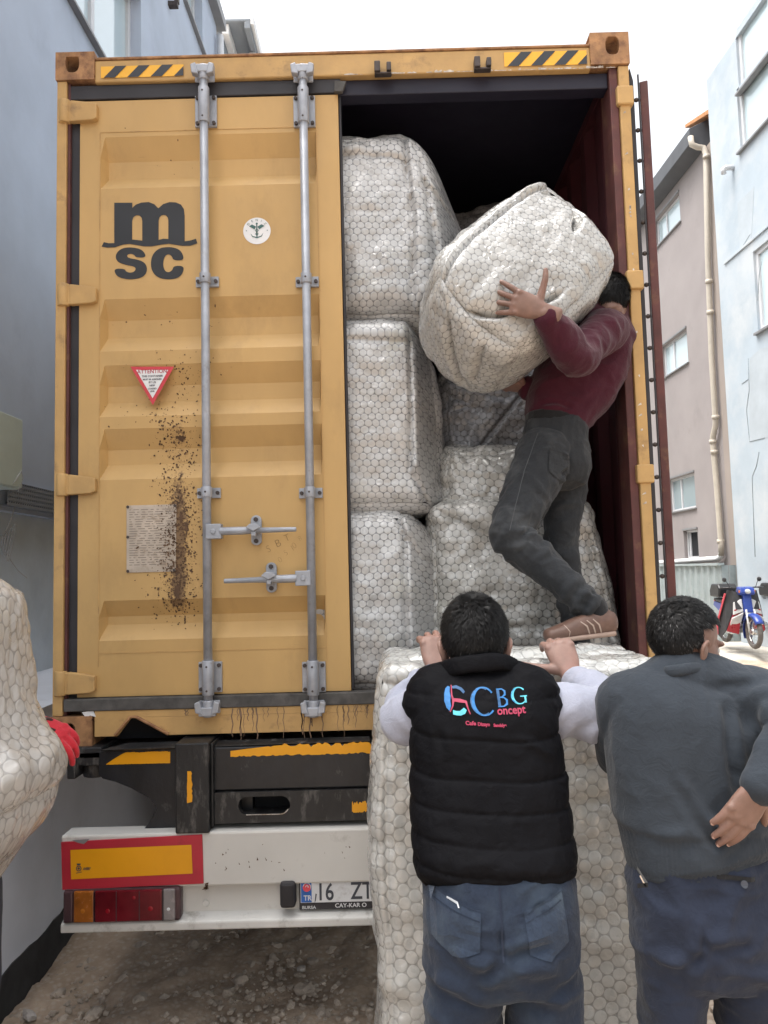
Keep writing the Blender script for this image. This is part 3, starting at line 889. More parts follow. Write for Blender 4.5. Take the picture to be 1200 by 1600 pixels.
# rear frame ---------------------------------------------------
zh0 = fp(320, 124).z; zh1 = fp(320, 90).z
part('header', M['yellow_worn'], box_c, .006, lambda b: (b.box(-W+.16, W-.16, 0, .10, zh0, zh1), None))
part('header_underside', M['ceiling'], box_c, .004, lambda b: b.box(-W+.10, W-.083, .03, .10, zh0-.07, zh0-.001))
part('header_top_edge', M['yellow_rust'], box_c, .003, lambda b: b.box(-W+.163, W-.163, -.004, .10, zh1+.001, zh1+.012))
zs1 = fp(320, 1107).z
zs0 = ZB+.03
def sill(b):
    n0 = fp(203, 1121).z
    xL, xa, xb_, xc = -W+.17, fp(183, 1150).x, fp(205, 1121).x, fp(213, 1121).x
    xd = fp(262, 1153).x
    b.quadprism([(xL, 0, zs0), (xa, 0, zs0), (xb_, 0, n0), (xL, 0, n0+.001)], (0, .02, 0))
    b.quadprism([(xL, 0, n0+.001), (xb_, 0, n0), (xc, 0, n0), (W-.17, 0, n0), (W-.17, 0, zs1), (xL, 0, zs1)], (0, .02, 0))
    b.quadprism([(xc, 0, n0-.0005), (xd, 0, zs0), (W-.17, 0, zs0), (W-.17, 0, n0-.0005)], (0, .02, 0))
    b.box(xL, W-.17, .021, .06, n0+.002, zs1)
sl = part('sill', M['yellow_worn'], box_c, .002, sill)
part('sill_notch_rim', M['yellow_rust'], box_c, .002, lambda b: b.tube([(fp(180, 1153).x, -.004, zs0+.004), (fp(204, 1121).x, -.004, fp(204, 1120).z), (fp(214, 1121).x, -.004, fp(214, 1120).z), (fp(264, 1153).x, -.004, zs0+.004)], .007, 6))
part('notch_pocket', M['dark_in'], box_c, fn=lambda b: b.box(-W+.18, -.4, .10, .11, ZB, zs1-.03))
def casting(px0, px1, py0, py1, front=-.012):
    pass
def make_casting(sx, top):
    bm = MB()
    x0 = -W-.004 if sx < 0 else W-.162; x1 = x0+.166
    z0, z1 = (ZT-.118, ZT+.006) if top else (ZB-.012, ZB+.112)
    if top and sx > 0: z1 += .022; z0 += .004
    y0, y1 = -.008, .17
    cx, cz = (x0+x1)/2+(-.012 if sx < 0 else .012), (z0+z1)/2+(.012 if top else -.004)
    n = 28; hw, hh = .029, .041
    ring = []
    for i in range(n):
        w = 2*math.pi*i/n
        ring.append((cx+hw*math.copysign(abs(math.cos(w))**.75, math.cos(w)), cz+hh*math.copysign(abs(math.sin(w))**.75, math.sin(w))))
    sq = []
    for (rx, rz) in ring:
        dx, dz = rx-cx, rz-cz
        k = min(((x1 if dx > 0 else x0)-cx)/dx if abs(dx) > 1e-9 else 1e9, ((z1 if dz > 0 else z0)-cz)/dz if abs(dz) > 1e-9 else 1e9)
        sq.append((cx+dx*k, cz+dz*k))
    # front plate with an oval hole (ring of quads + corner fills), walls behind
    th = .028
    Vv = [(x, y0, z) for x, z in sq]+[(x, y0, z) for x, z in ring]+[(x, y0+th, z) for x, z in ring]+[(x, y0+th, z) for x, z in sq]
    Ff = []
    for i in range(n):
        j = (i+1) % n
        Ff += [(i, j, n+j, n+i), (n+i, n+j, 2*n+j, 2*n+i), (2*n+i, 2*n+j, 3*n+j, 3*n+i)]
    corners = [(x0, z0), (x1, z0), (x1, z1), (x0, z1)]
    bm.add(Vv, Ff)
    for (cx_, cz_) in corners:
        best = None
        for i in range(n):
            j = (i+1) % n
            a, c = sq[i], sq[j]
            if ((abs(a[0]-cx_) < 1e-6 and abs(c[1]-cz_) < 1e-6) or (abs(a[1]-cz_) < 1e-6 and abs(c[0]-cx_) < 1e-6)):
                bm.add([(a[0], y0, a[1]), (cx_, y0, cz_), (c[0], y0, c[1])], [(0, 1, 2)])
                bm.add([(a[0], y0+th, a[1]), (cx_, y0+th, cz_), (c[0], y0+th, c[1])], [(0, 2, 1)])
    # shell walls: the outer side, top and bottom have openings of their own
    so = x0 if sx < 0 else x1
    d = .02 if sx < 0 else -.02
    e = .0005
    bm.box(min(x0, x1), max(x0, x1), y0+e, y1, z0, z0+.02) if not top else bm.box(x0, x1, y0+e, y1, z1-.02, z1)
    if top: bm.box(x0, x1, y0+e, y1, z0, z0+.012)
    else: bm.box(x0, x1, y0+e, y1, z1-.012, z1)
    inn = x1-.02 if sx < 0 else x0
    bm.box(inn, inn+.02, y0+e, y1, z0+.02, z1-.02)
    bm.box(min(so, so+d), max(so, so+d), y0+th+e, y0+.034, z0+.02, z1-.02)
    bm.box(min(so, so+d), max(so, so+d), .125, y1, z0+.02, z1-.02)
    if top: pass
    else: bm.box(x0+.02, x1-.02, y1-.02, y1, z0+.02, z1-.02)
    return bm.build('corner_casting', M['yellow_rust'], box_c, .005)
for sx in (-1, 1):
    for tp in (True, False): make_casting(sx, tp)
# posts
xl1 = fp(101, 600).x; xg0, xg1 = fp(103, 600).x, fp(121, 600).x
def lpost(b):
    b.box(-W, xl1, 0, .15, ZB+.113, ZT-.119)
part('corner_post', M['yellow_worn'], box_c, .004, lpost)
part('post_inner_edge', M['maroon_edge'], box_c, .002, lambda b: b.box(xl1+.001, xl1+.012, .012, .14, ZB+.113, ZT-.12))
part('corner_post', M['yellow_worn'], box_c, .004, lambda b: b.box(W-.045, W, 0, .15, ZB+.113, ZT-.119))
part('post_inner_edge', M['maroon_edge'], box_c, .004, lambda b: b.box(W-.082, W-.046, .012, .14, ZB+.113, ZT-.12))
for y in (147, 435, 738): part('hinge_lug', M['yellow_worn'], box_c, .006, lambda b: b.box(W-.058, W+.012, -.012, .03, at(1000, y+17, 0).z, at(1000, y-12, 0).z))
# header: hazard tape, studs, chipped paint along the lower edge, keepers
def on_y(Y):
    return lambda x, y: V((x, Y, y))
def hazard(px0, px1, pyt, pyb, first_y):
    x0, x1 = fp(px0, pyt).x, fp(px1, pyt).x
    z1, z0 = fp((px0+px1)/2, pyt).z, fp((px0+px1)/2, pyb).z
    n = 7; w = (x1-x0)/n; lean = (z1-z0)*.95
    shp = [([(x0, z0, 0), (x1, z0, 0), (x1, z1, 0), (x0, z1, 0)], [(0, 1, 2, 3)], 0)]
    blk = []
    k = 0
    xx = x0+w*.25
    while xx < x1:
        P = [(xx, z0), (xx+w*.95, z0), (xx+w*.95+lean, z1), (xx+lean, z1)]
        # clip right side
        Q = []
        for i in range(4):
            a, c = P[i], P[(i+1) % 4]
            ina, inc = a[0] <= x1, c[0] <= x1
            if ina: Q.append(a)
            if ina != inc:
                t = (x1-a[0])/(c[0]-a[0]); Q.append((x1, a[1]+(c[1]-a[1])*t))
        if len(Q) >= 3: blk.append(([(q[0], q[1], 0) for q in Q], [tuple(range(len(Q)))], 0))
        xx += w*1.98
    o = decal('hazard_tape', shp, on_y(-.003), M['haz_yellow'], box_c)
    decal('black_stripes', blk, on_y(-.0045), M['haz_black'], o)
hazard(158, 287, 103, 121, 0); hazard(787, 916, 81, 103, 0)
for x0, y0, y1 in ((585, 104, 120), (740, 97, 113)): part('header_stud', M['bolt'], box_c, .003, lambda b: (b.box(fp(x0, 110).x, fp(x0+9, 110).x, -.04, 0, fp(x0, y1).z, fp(x0, y0).z), b.box(fp(x0+19, 110).x, fp(x0+26, 110).x, -.04, 0, fp(x0, y1-1).z, fp(x0, y0+2).z), b.box(fp(x0, 110).x, fp(x0+26, 110).x, -.03, 0, fp(x0, y1+2).z, fp(x0, y1-1).z)))
def chips(b):
    x = fp(538, 122).x; xe = fp(960, 118).x
    while x < xe:
        w = .01+.05*rnd.random(); h = .004+.011*rnd.random()**1.5
        if rnd.random() < .75:
            n = 6; top = [(x+w*i/n, -.0015, zh0+h*(.4+.6*rnd.random())) for i in range(n+1)]
            b.add([(x, -.0015, zh0+.001), *top, (x+w, -.0015, zh0+.001)], [tuple(range(n+3))])
        x += w+.012*rnd.random()
part('chipped_paint', M['chip'], box_c, fn=chips)['kind'] = 'stuff'
def streaks(b):
    for k in range(38):
        x = fp(350, 1110).x+rnd.random()*(fp(575, 1110).x-fp(350, 1110).x) if k < 26 else -1.0+rnd.random()*1.1
        h = (.03+.11*rnd.random()**.8) if k < 26 else .02+.05*rnd.random(); w = .0010+.0026*rnd.random()
        z = zs1-.002; P = []; n = 7
        for i in range(n+1):
            P.append((x+.003*math.sin(i*1.7+k)+w*(1-.5*i/n), -.0012, z-h*i/n))
        for i in range(n, -1, -1):
            P.append((x+.003*math.sin(i*1.7+k)-w*(1-.5*i/n), -.0012, z-h*i/n))
        b.add(P, [(i, i+1, 2*n-i, 2*n+1-i) for i in range(n)])
part('rust_streaks', M['streak'], sl, fn=streaks)['kind'] = 'stuff'
part('scraped_steel', M['white_trim'], box_c, fn=lambda b: b.add([(fp(x, y).x, -.0015, fp(x, y).z) for x, y in ((128, 1113), (146, 1110), (150, 1120), (141, 1118), (134, 1121))], [(0, 1, 2, 3, 4)]))

# left door ----------------------------------------------------
DX0, DX1 = fp(120, 600).x, fp(538, 600, .02).x
DZ0, DZ1 = fp(320, 1086).z, fp(320, 149).z
PX0, PX1 = fp(153, 600).x, fp(501, 600).x
DY = .02; DEP = .042
chan = []
for (a, b_, c, d) in ((208, 240, 268, 289), (463, 492, 520, 545), (567, 597, 623, 648), (667, 698, 722, 747), (937, 963, 976, 1000)):
    chan.append(tuple(fp(320, y-2).z for y in (a, b_, c, d)))
def door_y(x, z):
    y = DY
    for (a, b_, c, d) in chan:
        if d < z < a:
            k = (a-z)/(a-b_) if z > b_ else (1 if z > c else (z-d)/(c-d))
            k = min(1, max(0, k))
            ex = min(1, max(0, (x-PX0)/.02))*min(1, max(0, (PX1-x)/.008))
            return DY+DEP*k*ex
    return y
door = None
def door_panel(b):
    zs_ = sorted(set([DZ0, DZ1]+[z for c in chan for z in c]))
    xs_ = [DX0, PX0, PX0+.02, PX1-.008, PX1, DX1]
    g = [[V((x, door_y(x, z), z)) for x in xs_] for z in zs_]
    nx = len(xs_)
    P = [p for r in g for p in r]
    F = [(j*nx+i, j*nx+i+1, (j+1)*nx+i+1, (j+1)*nx+i) for j in range(len(zs_)-1) for i in range(nx-1)]
    k = len(P)
    P += [V((x, .085, z)) for z in (DZ0, DZ1) for x in (DX0, DX1)]
    b.add(P, F)
    b.box(DX0, DX1, DY+DEP+.004, .085, DZ0, DZ1)
    b.box(DX0, DX0+.03, DY+.001, DY+DEP+.004, DZ0, DZ1); b.box(DX1-.03, DX1, DY+.001, DY+DEP+.004, DZ0, DZ1)
    b.box(DX0+.03, DX1-.03, DY+.001, DY+DEP+.004, DZ1-.03, DZ1); b.box(DX0+.03, DX1-.03, DY+.001, DY+DEP+.004, DZ0, DZ0+.03)
door = part('door', M['yellow_door'], box_c, fn=door_panel)
# weld lines / frame overlaps
part('weld_lines', M['yellow_worn'], door, fn=lambda b: (b.box(PX0-.003, PX0, DY-.002, DY+.001, DZ0+.12, DZ1-.14), b.box(PX1, PX1+.003, DY-.002, DY+.001, DZ0+.12, DZ1-.14), b.box(PX0, PX1, DY-.002, DY+.001, fp(320, 199).z, fp(320, 199).z+.003), b.box(PX0, PX1, DY-.002, DY+.001, fp(320, 1018).z, fp(320, 1018).z+.002)))
part('door_gasket', M['rubber'], door, .004, lambda b: (b.box(xg0, DX0-.002, .03, .075, DZ0-.03, DZ1+.02), b.box(xg0, DX1+.012, .015, .075, DZ1+.006, zh0-.002), b.box(DX1+.001, DX1+.012, .03, .08, DZ0, DZ1)))
part('bottom_gasket', M['rubber_dusty'], door, .004, lambda b: b.box(xg0, W-.14, -.006, .05, zs1+.001, DZ0-.003))
# torn rubber corner at the top right of the door
part('torn_gasket', M['rubber_dusty'], door, .002, lambda b: b.quadprism([V((fp(x, y).x, -.002, fp(x, y).z)) for x, y in ((523, 126), (541, 127), (535, 143), (522, 143))], (0, .02, 0)))
for (y0, y1) in ((157, 190), (444, 476), (741, 773), (1050, 1085)):
    za_, zb_ = fp(120, y1).z, fp(120, y0).z
    xa, xb_, xc = -W-.004, fp(108, 600).x, fp(150, 600).x
    def hinge(b):
        b.quadprism([(xb_, -.006, za_), (xc-.02, -.006, za_+.004), (xc, -.006, za_+.012), (xc, -.006, zb_-.018), (xc-.05, -.006, zb_-.008), (xb_, -.006, zb_)], (0, .028, 0))
        b.cyl(((xa+xb_)/2+.004, .006, za_-.004), ((xa+xb_)/2+.004, .006, zb_+.004), .024, 14)
        b.box((xa+xb_)/2, xb_+.002, -.004, .02, za_+.001, zb_-.001)
    part('hinge', M['yellow_worn'], door, .004, hinge)
# locking bars
def lock_bar(xt, xb_, kr, hy, hdir):
    top = fp(xt, 118, -.03); bot = fp(xb_, 1112, -.03)
    def X(py):
        t = (py-118)/(1112-118); return at(xt+(xb_-xt)*t, py, -.03)
    bar = part('locking_bar', M['galv'], box_c, fn=lambda b: b.cyl(top, bot, .0175, 18))
    for y0, y1, hw, r_, e0, e1 in ((141, 190, .046, .0235, 4, 2), (1036, 1084, .047, .0235, 4, 2), (427, 443, .048, .0225, 0, 0), (761, 777, .048, .0225, 0, 0)):
        def plates(b):
            p, q = X(y0), X(y1)
            b.box(p.x-hw, p.x+hw, .006, .02-.001, q.z, p.z)
            b.cyl(X(y0-e0), X(y1+e1), r_, 18)
            zs_b = (q.z+.013, p.z-.013) if p.z-q.z > .08 else ((p.z+q.z)/2,)
            for z in zs_b:
                for s_ in (-1, 1): b.cyl((p.x+s_*(hw-.011), .007, z), (p.x+s_*(hw-.011), -.004, z), .008, 10, mi=1)
                b.cyl((p.x-.001, p.y-.020, z), (p.x-.001, p.y-r_-.0022, z), .0045, 8, mi=1)
        part('guide_bracket', [M['galv'], M['bolt']], bar, .002, plates)
    for (y, s) in ((114, 1), (1106, -1)):
        def cams(b):
            p = X(y)
            b.cyl((p.x, p.y, p.z-.035), (p.x, p.y, p.z+.03), .0225, 14)
            b.box(p.x-.034, p.x+.034, p.y-.024, p.y-.004, p.z-.008, p.z+.026) if s > 0 else b.box(p.x-.034, p.x+.034, p.y-.024, p.y-.004, p.z-.03, p.z+.005)
            for q in (-1, 1):
                b.quadprism([(p.x+q*.016, p.y-.03, p.z-.022), (p.x+q*.045, p.y-.03, p.z-.016), (p.x+q*.05, p.y-.03, p.z+.022), (p.x+q*.028, p.y-.03, p.z+.03), (p.x+q*.022, p.y-.03, p.z+.004)], (0, .03, 0))
            b.box(p.x-.042, p.x+.042, -.010, -.001, p.z-.026, p.z+.026)
        part('cam_keeper', M['galv'], bar, .004, cams)
    return X
X1 = lock_bar(318, 325.5, 0, 830, 1)
X2 = lock_bar(473, 490, 0, 903, -1)
def handle(X, py, sgn, ptip, pcatch):
    p = X(py); yv = -.045
    tip = fp(*ptip, yv); cat_ = fp(*pcatch, yv)
    def lever(b):
        b.box(min(p.x, p.x+sgn*.062), max(p.x, p.x+sgn*.062), -.056, -.012, p.z-.03, p.z+.03)
        a = p+V((sgn*.055, 0, 0)); a.y = yv; m1 = a.lerp(tip, .28); m2 = a.lerp(tip, .55)
        b.tube([a, m1, m2], [.017, .017, .012], 8); b.tube([m2, tip], [.012, .010], 8)
        b.cyl((p.x+sgn*.03, -.056, p.z), (p.x+sgn*.03, -.062, p.z), .011, 10)
    h = part('handle', M['galv'], box_c, .003, lever)
    def cth(b):
        c = cat_
        n = 10; hw, hh = .022, .061
        lp = [(c.x+hw*math.cos(w), .004, c.z+.004+(hh-hw if math.sin(w) >= 0 else -(hh-hw))+hw*math.sin(w)) for w in [math.pi*2*i/20 for i in range(20)]]
        b.quadprism(lp, (0, .014, 0))
        b.box(c.x-.02, c.x+.02, -.035, .005, c.z-.012, c.z-.002)
        b.quadprism([(c.x-.03, -.072, c.z+.012), (c.x, -.072, c.z-.004), (c.x+.03, -.072, c.z+.012), (c.x+.014, -.072, c.z+.026), (c.x-.014, -.072, c.z+.026)], (0, .012, 0))
        b.box(c.x-.012, c.x+.012, -.06, .005, c.z+.012, c.z+.024)
        b.box(c.x-.009, c.x+.009, -.064, -.03, c.z-.022, c.z-.004)
        b.cyl((c.x, .003, c.z+.048), (c.x, -.006, c.z+.048), .0095, 10, mi=1); b.cyl((c.x, .003, c.z-.04), (c.x, -.006, c.z-.04), .0095, 10, mi=1)
    part('handle_catch', [M['galv'], M['bolt']], h, .002, cth)
handle(X1, 831, 1, (463, 827), (397, 829))
handle(X2, 903, -1, (350, 908), (421, 904))
# lettering ----------------------------------------------------
def on_door(off=.0018):
    return lambda x, y: V((x, door_y(x, y)-off, y))
def zoompts(lst, ox=60, oy=40, k=4.0):
    return [(fp(ox+a/k, oy+c/k, DY).x, fp(ox+a/k, oy+c/k, DY).z) for a, c in lst]
m_out = zoompts([(475,1108),(588,1108),(588,1140),(610,1120),(645,1107),(690,1104),(725,1117),(750,1143),(780,1117),(820,1104),(860,1106),(892,1120),(910,1148),(915,1190),(915,1349),(950,1344),(985,1333),(995,1362),(950,1377),(900,1378),(850,1370),(815,1365),(770,1370),(710,1381),(660,1381),(610,1372),(570,1366),(530,1370),(480,1387),(430,1389),(396,1382),(410,1354),(440,1361),(475,1360)])
m_h1 = zoompts([(587,1338),(587,1222),(594,1200),(606,1190),(619,1186),(634,1190),(646,1202),(650,1222),(650,1345),(620,1341)])
m_h2 = zoompts([(752,1340),(752,1220),(758,1199),(770,1188),(783,1184),(798,1188),(809,1200),(813,1220),(813,1335),(782,1333)])
s_out = zoompts(chaikin([(674,1450),(664,1418),(636,1396),(580,1386),(522,1392),(486,1424),(484,1462),(510,1486),(560,1499),(603,1508),(610,1524),(598,1540),(573,1546),(548,1538),(540,1520),(474,1520),(482,1556),(512,1579),(575,1589),(640,1580),(674,1554),(682,1515),(664,1480),(620,1463),(570,1455),(554,1444),(558,1432),(583,1426),(602,1436),(610,1450)], 2))
c_out = zoompts(chaikin([(912,1468),(900,1420),(870,1393),(810,1383),(750,1394),(712,1434),(702,1490),(712,1540),(750,1578),(810,1589),(870,1581),(903,1552),(912,1503),(846,1502),(838,1530),(814,1545),(790,1534),(778,1490),(790,1442),(812,1428),(835,1440),(843,1468)], 2))
def grid(shape): return shape
decal('company_logo', [shape2d([m_out, m_h1, m_h2]), shape2d([s_out]), shape2d([c_out])], on_door(), M['logo_dark'], door)
# round sticker
c = fp(401.5, 361, DY); rr = .058
def circ(r, n=40, cx=0, cy=0): return [(cx+r*math.cos(2*math.pi*i/n), cy+r*math.sin(2*math.pi*i/n)) for i in range(n)]
def at_c(off, c=c): return lambda x, y: V((c.x+x, DY-off, c.z+y))
st = decal('round_sticker', [shape2d([circ(rr)])], at_c(.0015), M['white_sticker'], door)
emb = [shape2d([stroke_loop([(0, .028), (0, -.028)], .0045)]), shape2d([stroke_loop([(-.026, -.012), (-.019, -.024), (0, -.030), (.019, -.024), (.026, -.012)], [.001, .004, .005, .004, .001])])]
for s in (-1, 1):
    emb += [shape2d([[(s*.003, .018), (s*.020, .028), (s*.033, .020), (s*.022, .014), (s*.010, .006)]]), shape2d([stroke_loop([(0, .008), (s*.007, .002), (0, -.006), (-s*.006, -.014), (0, -.020)], .0026)]), shape2d([circ(.0022, 8, s*.044, .001)])]
emb += [shape2d([circ(.0045, 10, 0, .031)])]
for i, ch in enumerate('DENIZ'):
    a = R(140-25*i); v_, f_ = text2d(ch, .014, 0, 'CENTER')
    rot = a-math.pi/2
    emb.append(([(.046*math.cos(a)+(x*math.cos(rot)-(y-.004)*math.sin(rot)), .046*math.sin(a)+(x*math.sin(rot)+(y-.004)*math.cos(rot)), 0) for x, y, _ in v_], f_))
emb = emb[:-5] if False else emb
for i, ch in enumerate('ANA'):
    pass
decal('sticker_emblem', emb, at_c(.003), M['ink_green'], door)
# warning triangle (apex down)
tl, tr_, tb = [fp(x, y, DY) for x, y in ((204, 573), (272, 573), (239, 633))]
T = [(p.x, p.z) for p in (tl, tr_, tb)]
gx, gz = sum(p[0] for p in T)/3, sum(p[1] for p in T)/3
T2 = [(gx+(p[0]-gx)*.74, gz+(p[1]-gz)*.74) for p in T]
tri = decal('warning_triangle', [shape2d([T])], lambda x, y: V((x, DY-.0015, y)), M['red_sticker'], door)
decal('triangle_field', [shape2d([T2])], lambda x, y: V((x, DY-.003, y)), M['white_sticker'], door)
tx = []
for (t_, sz, yy, mi, sx_) in (('ATTENTION', .0235, tl.z-.031, 1, .95), ('THIS CONTAINER', .0115, tl.z-.047, 0, .95), ('MUST BE ASSIGNED', .0095, tl.z-.060, 0, .95), ('BY US', .0115, tl.z-.073, 0, 1), ('NEW', .010, tl.z-.086, 0, 1), ('LOADED', .009, tl.z-.099, 0, 1), ('LEVEL', .008, tl.z-.110, 0, 1)):
    v_, f_ = text2d(t_, sz, .0003, 'CENTER', sx_)
    tx.append(([(x+gx, y+yy, 0) for x, y, _ in v_], f_, mi))
decal('triangle_text', tx, lambda x, y: V((x, DY-.0042, y)), [M['ink'], M['ink_red']], door)
# data plate with fine print
q = [fp(x, y, DY) for x, y in ((198, 790), (276, 788), (275, 893), (198, 895))]
pl = part('data_plate', M['plate'], door, .001, lambda b: b.quadprism([p+V((0, -.0035, 0)) for p in q], (0, .003, 0)))
pr = []
for i in range(24):
    z = q[0].z-.02-i*.0098; x = q[0].x+.012
    while x < q[1].x-.014:
        w = .006+.03*rnd.random()
        if x+w > q[1].x-.012: break
        pr.append(([(x, z, 0), (x+w, z, 0), (x+w, z+.0026, 0), (x, z+.0026, 0)], [(0, 1, 2, 3)])); x += w+.006+.01*rnd.random()
decal('fine_print', pr, on_y(DY-.0042), mat('plate_print', (.22, .185, .155), .6, 0, .1, 10, 0), door)
part('plate_rivets', M['bolt'], door, fn=lambda b: [b.cyl(p+V((dx, -.003, dz)), p+V((dx, -.007, dz)), .006, 8) for p, dx, dz in ((q[0], .006, -.006), (q[1], -.006, -.006), (q[2], -.006, .006), (q[3], .006, .006), (q[0], .006, -.13))])
# scratched handwriting
gr = []
for (t_, px, py, ang, sz) in (('S', 418, 864, 22, .042), ('B', 432, 856, 22, .045), ('T', 446, 847, 22, .042), ('0', 437, 880, 30, .034), ('5', 446, 869, 30, .034), ('1', 456, 862, 30, .036), ('0', 459, 858, 30, .036), ('8', 468, 846, 30, .03)):
    p = fp(px, py, DY); v_, f_ = text2d(t_, sz, -.0012)
    ca, sa_ = math.cos(R(ang)), math.sin(R(ang))
    gr.append(([(p.x+x*ca-y*sa_, p.z+x*sa_+y*ca, 0) for x, y, _ in v_], f_))
decal('scratched_writing', gr, on_y(DY-.0015), mat('pencil', (.20, .13, .06), .8, 0, .1, 10, 0), door)
# mud splatter
def splat(b):
    spine = [(282, 575, 22, 60), (285, 600, 26, 70), (262, 640, 24, 50), (272, 670, 22, 190), (280, 700, 24, 200), (276, 735, 20, 120), (274, 765, 18, 190), (280, 790, 18, 260), (286, 820, 18, 330), (278, 850, 20, 330), (277, 880, 17, 420), (276, 910, 20, 330), (278, 938, 18, 250), (262, 925, 40, 90), (270, 965, 30, 40), (300, 560, 50, 30), (230, 640, 70, 40), (240, 500, 90, 30), (250, 250, 80, 14)]
    for (px, py, s, n) in spine:
        for k in range(int(n*.6)):
            x, y = rnd.gauss(px, s*.80), rnd.gauss(py, 18)
            if not (156 < x < 345 and 200 < y < 1000): continue
            p = fp(x, y, DY)
            r = .0010+.0034*rnd.random()**2.4*(1.0 if n > 100 else .8)
            a = rnd.random()*6.28; el = 1+.9*rnd.random()
            m_ = rnd.randint(5, 7)
            lp = []
            for i in range(m_):
                w = 2*math.pi*i/m_; q_ = r*(.65+.6*rnd.random())
                u, v_ = q_*math.cos(w)*el, q_*math.sin(w)
                X_, Z_ = p.x+u*math.cos(a)-v_*math.sin(a), p.z+u*math.sin(a)+v_*math.cos(a)
                on_pl = q[3].x < X_ < q[1].x and q[3].z < Z_ < q[0].z
                lp.append((X_, door_y(X_, Z_)-(.0066 if on_pl else .0022)-.0006*rnd.random(), Z_))
            b.add(lp, [tuple(range(m_))])
    # dense smears
    for (px, py, w, h) in ((283, 808, 3, 10), (277, 893, 5, 8), (277, 925, 6, 12), (281, 683, 8, 4), (292, 826, 3, 12), (285, 970, 1.6, 7)):
        n = 26; lp = []
        for i in range(n):
            a = 2*math.pi*i/n; k_ = .55+.6*rnd.random()
            p = fp(px+w*k_*math.cos(a), py+h*k_*math.sin(a), DY)
            lp.append((p.x, door_y(p.x, p.z)-.0020, p.z))
        cpt = fp(px, py, DY); b.add(lp+[(cpt.x, door_y(cpt.x, cpt.z)-.0020, cpt.z)], [(i, (i+1) % n, n) for i in range(n)])
ms = part('mud_splatter', M['mud'], door, fn=splat); ms['kind'] = 'stuff'
# right door folded right round against the side wall: its hinge edge is what shows
ro_t, ro_b = fp(1005, 128, .06).z, fp(1040, 938, .06).z
rdx = W+.016
du = V((.355, .935, 0)).normalized(); dn = V((du.y, -du.x, 0))
def dbox(b, a0, a1, n0, n1, z0, z1):
    o_ = V((rdx+.041, .06, 0)); P = [o_+du*a+dn*n for a, n in ((a0, n0), (a1, n0), (a1, n1), (a0, n1))]
    b.quadprism([V((p.x, p.y, z0)) for p in P], (0, 0, z1-z0))
od = part('open_door', M['maroon_edge'], box_c, .004, lambda b: dbox(b, 0, 1.14, 0.006, .040, ro_b, ro_t))
part('gasket_lip', M['rubber'], od, .003, lambda b: b.quadprism([(rdx, .05, ro_b-.02), (rdx+.017, .05, ro_b-.02), (rdx+.019, .05, ro_t), (rdx+.006, .05, ro_t+.06), (rdx, .05, ro_t)], (0, .03, 0)))
part('gasket_lip', M['rubber'], od, .002, lambda b: (dbox(b, -.01, .03, -.002, .0055, ro_b, ro_t+.03)))
for k in range(int((ro_t-ro_b-.1)/.137)+1):
    part('spacer_peg', M['bolt'], od, fn=lambda b: (b.cyl((rdx+.016, .062, ro_t-.08-.137*k), (rdx+.05, .066, ro_t-.08-.137*k), .0055, 8), b.ball((rdx+.031, .062, ro_t-.08-.137*k), .010, .009, .010, 6)))
part('rust_flecks', M['chip'], box_c, fn=lambda b: [b.add([(W-.03+.02*rnd.random()-.012, -.0015, z), (W-.022, -.0015, z+.004), (W-.024, -.0015, z+.012), (W-.03, -.0015, z+.009)], [(0, 1, 2, 3)]) for z in [ZB+.3+2.4*rnd.random() for _ in range(26)]])

# ================================================================== trailer
tr_ = empty('semi_trailer', (0, 1, 0), 'container trailer with black rear beam, white bumper, tail lamp and number plate', 'trailer')
TY = -.06
def tz(px, py, Y=TY): return at(px, py, Y).z
def tx_(px, py, Y=TY): return at(px, py, Y).x
# main black cross beam
bz1, bz0 = tz(400, 1166), tz(400, 1284)
bzm = tz(400, 1236)
part('rear_beam', M['black_paint'], tr_, .006, lambda b: (b.box(tx_(333, 1200), 1.1, TY, .25, bzm+.004, bz1), b.box(-1.1, 1.1, TY+.03, .4, ZB-.05, ZB-.02)))
hx0, hx1 = tx_(373, 1262), tx_(454, 1262); hz0, hz1 = tz(415, 1271), tz(415, 1243)
def lower(b):
    x0, x1 = tx_(333, 1250), 1.1
    n = 24; cx, cz = (hx0+hx1)/2, (hz0+hz1)/2; hw, hh = (hx1-hx0)/2, (hz1-hz0)/2
    b.box(x0, hx0, TY-.012, .02, bz0, bzm); b.box(hx1, x1, TY-.012, .02, bz0, bzm)
    b.box(hx0, hx1, TY-.012, .02, bz0, hz0); b.box(hx0, hx1, TY-.012, .02, hz1, bzm)
    for sx in (-1, 1):       # rounded ends of the slot
        for sz in (-1, 1):
            P = [(cx+sx*hw, TY-.012, cz+sz*hh)]
            for i in range(7):
                w = math.pi/2*i/6
                P.append((cx+sx*(hw-hh)+sx*hh*math.sin(w), TY-.012, cz+sz*hh*math.cos(w)))
            b.quadprism(P, (0, .03, 0))
part('lower_beam', M['black_worn'], tr_, 0, lower)
part('slot_rim', M['chip'], tr_, fn=lambda b: b.tube([((hx0+hx1)/2+((hx1-hx0)/2-.008-.03)*(1 if abs(w) < math.pi/2 else -1)+.034*math.cos(w), TY-.013, (hz0+hz1)/2+.034*math.sin(w)) for w in [math.pi*(-.9+1.0*i/12) for i in range(4, 10)]], .002, 5))
part('slot_back', M['dark_in'], tr_, fn=lambda b: b.box(hx0-.05, hx1+.05, .05, .06, bz0, bzm))
part('buffer_block', M['black_worn'], tr_, .008, lambda b: (b.box(tx_(279, 1200), tx_(331, 1200), TY-.05, .1, tz(300, 1296), tz(300, 1157)), b.box(tx_(331, 1200)+.001, tx_(336, 1200), TY-.03, .1, tz(300, 1290), tz(300, 1160))))
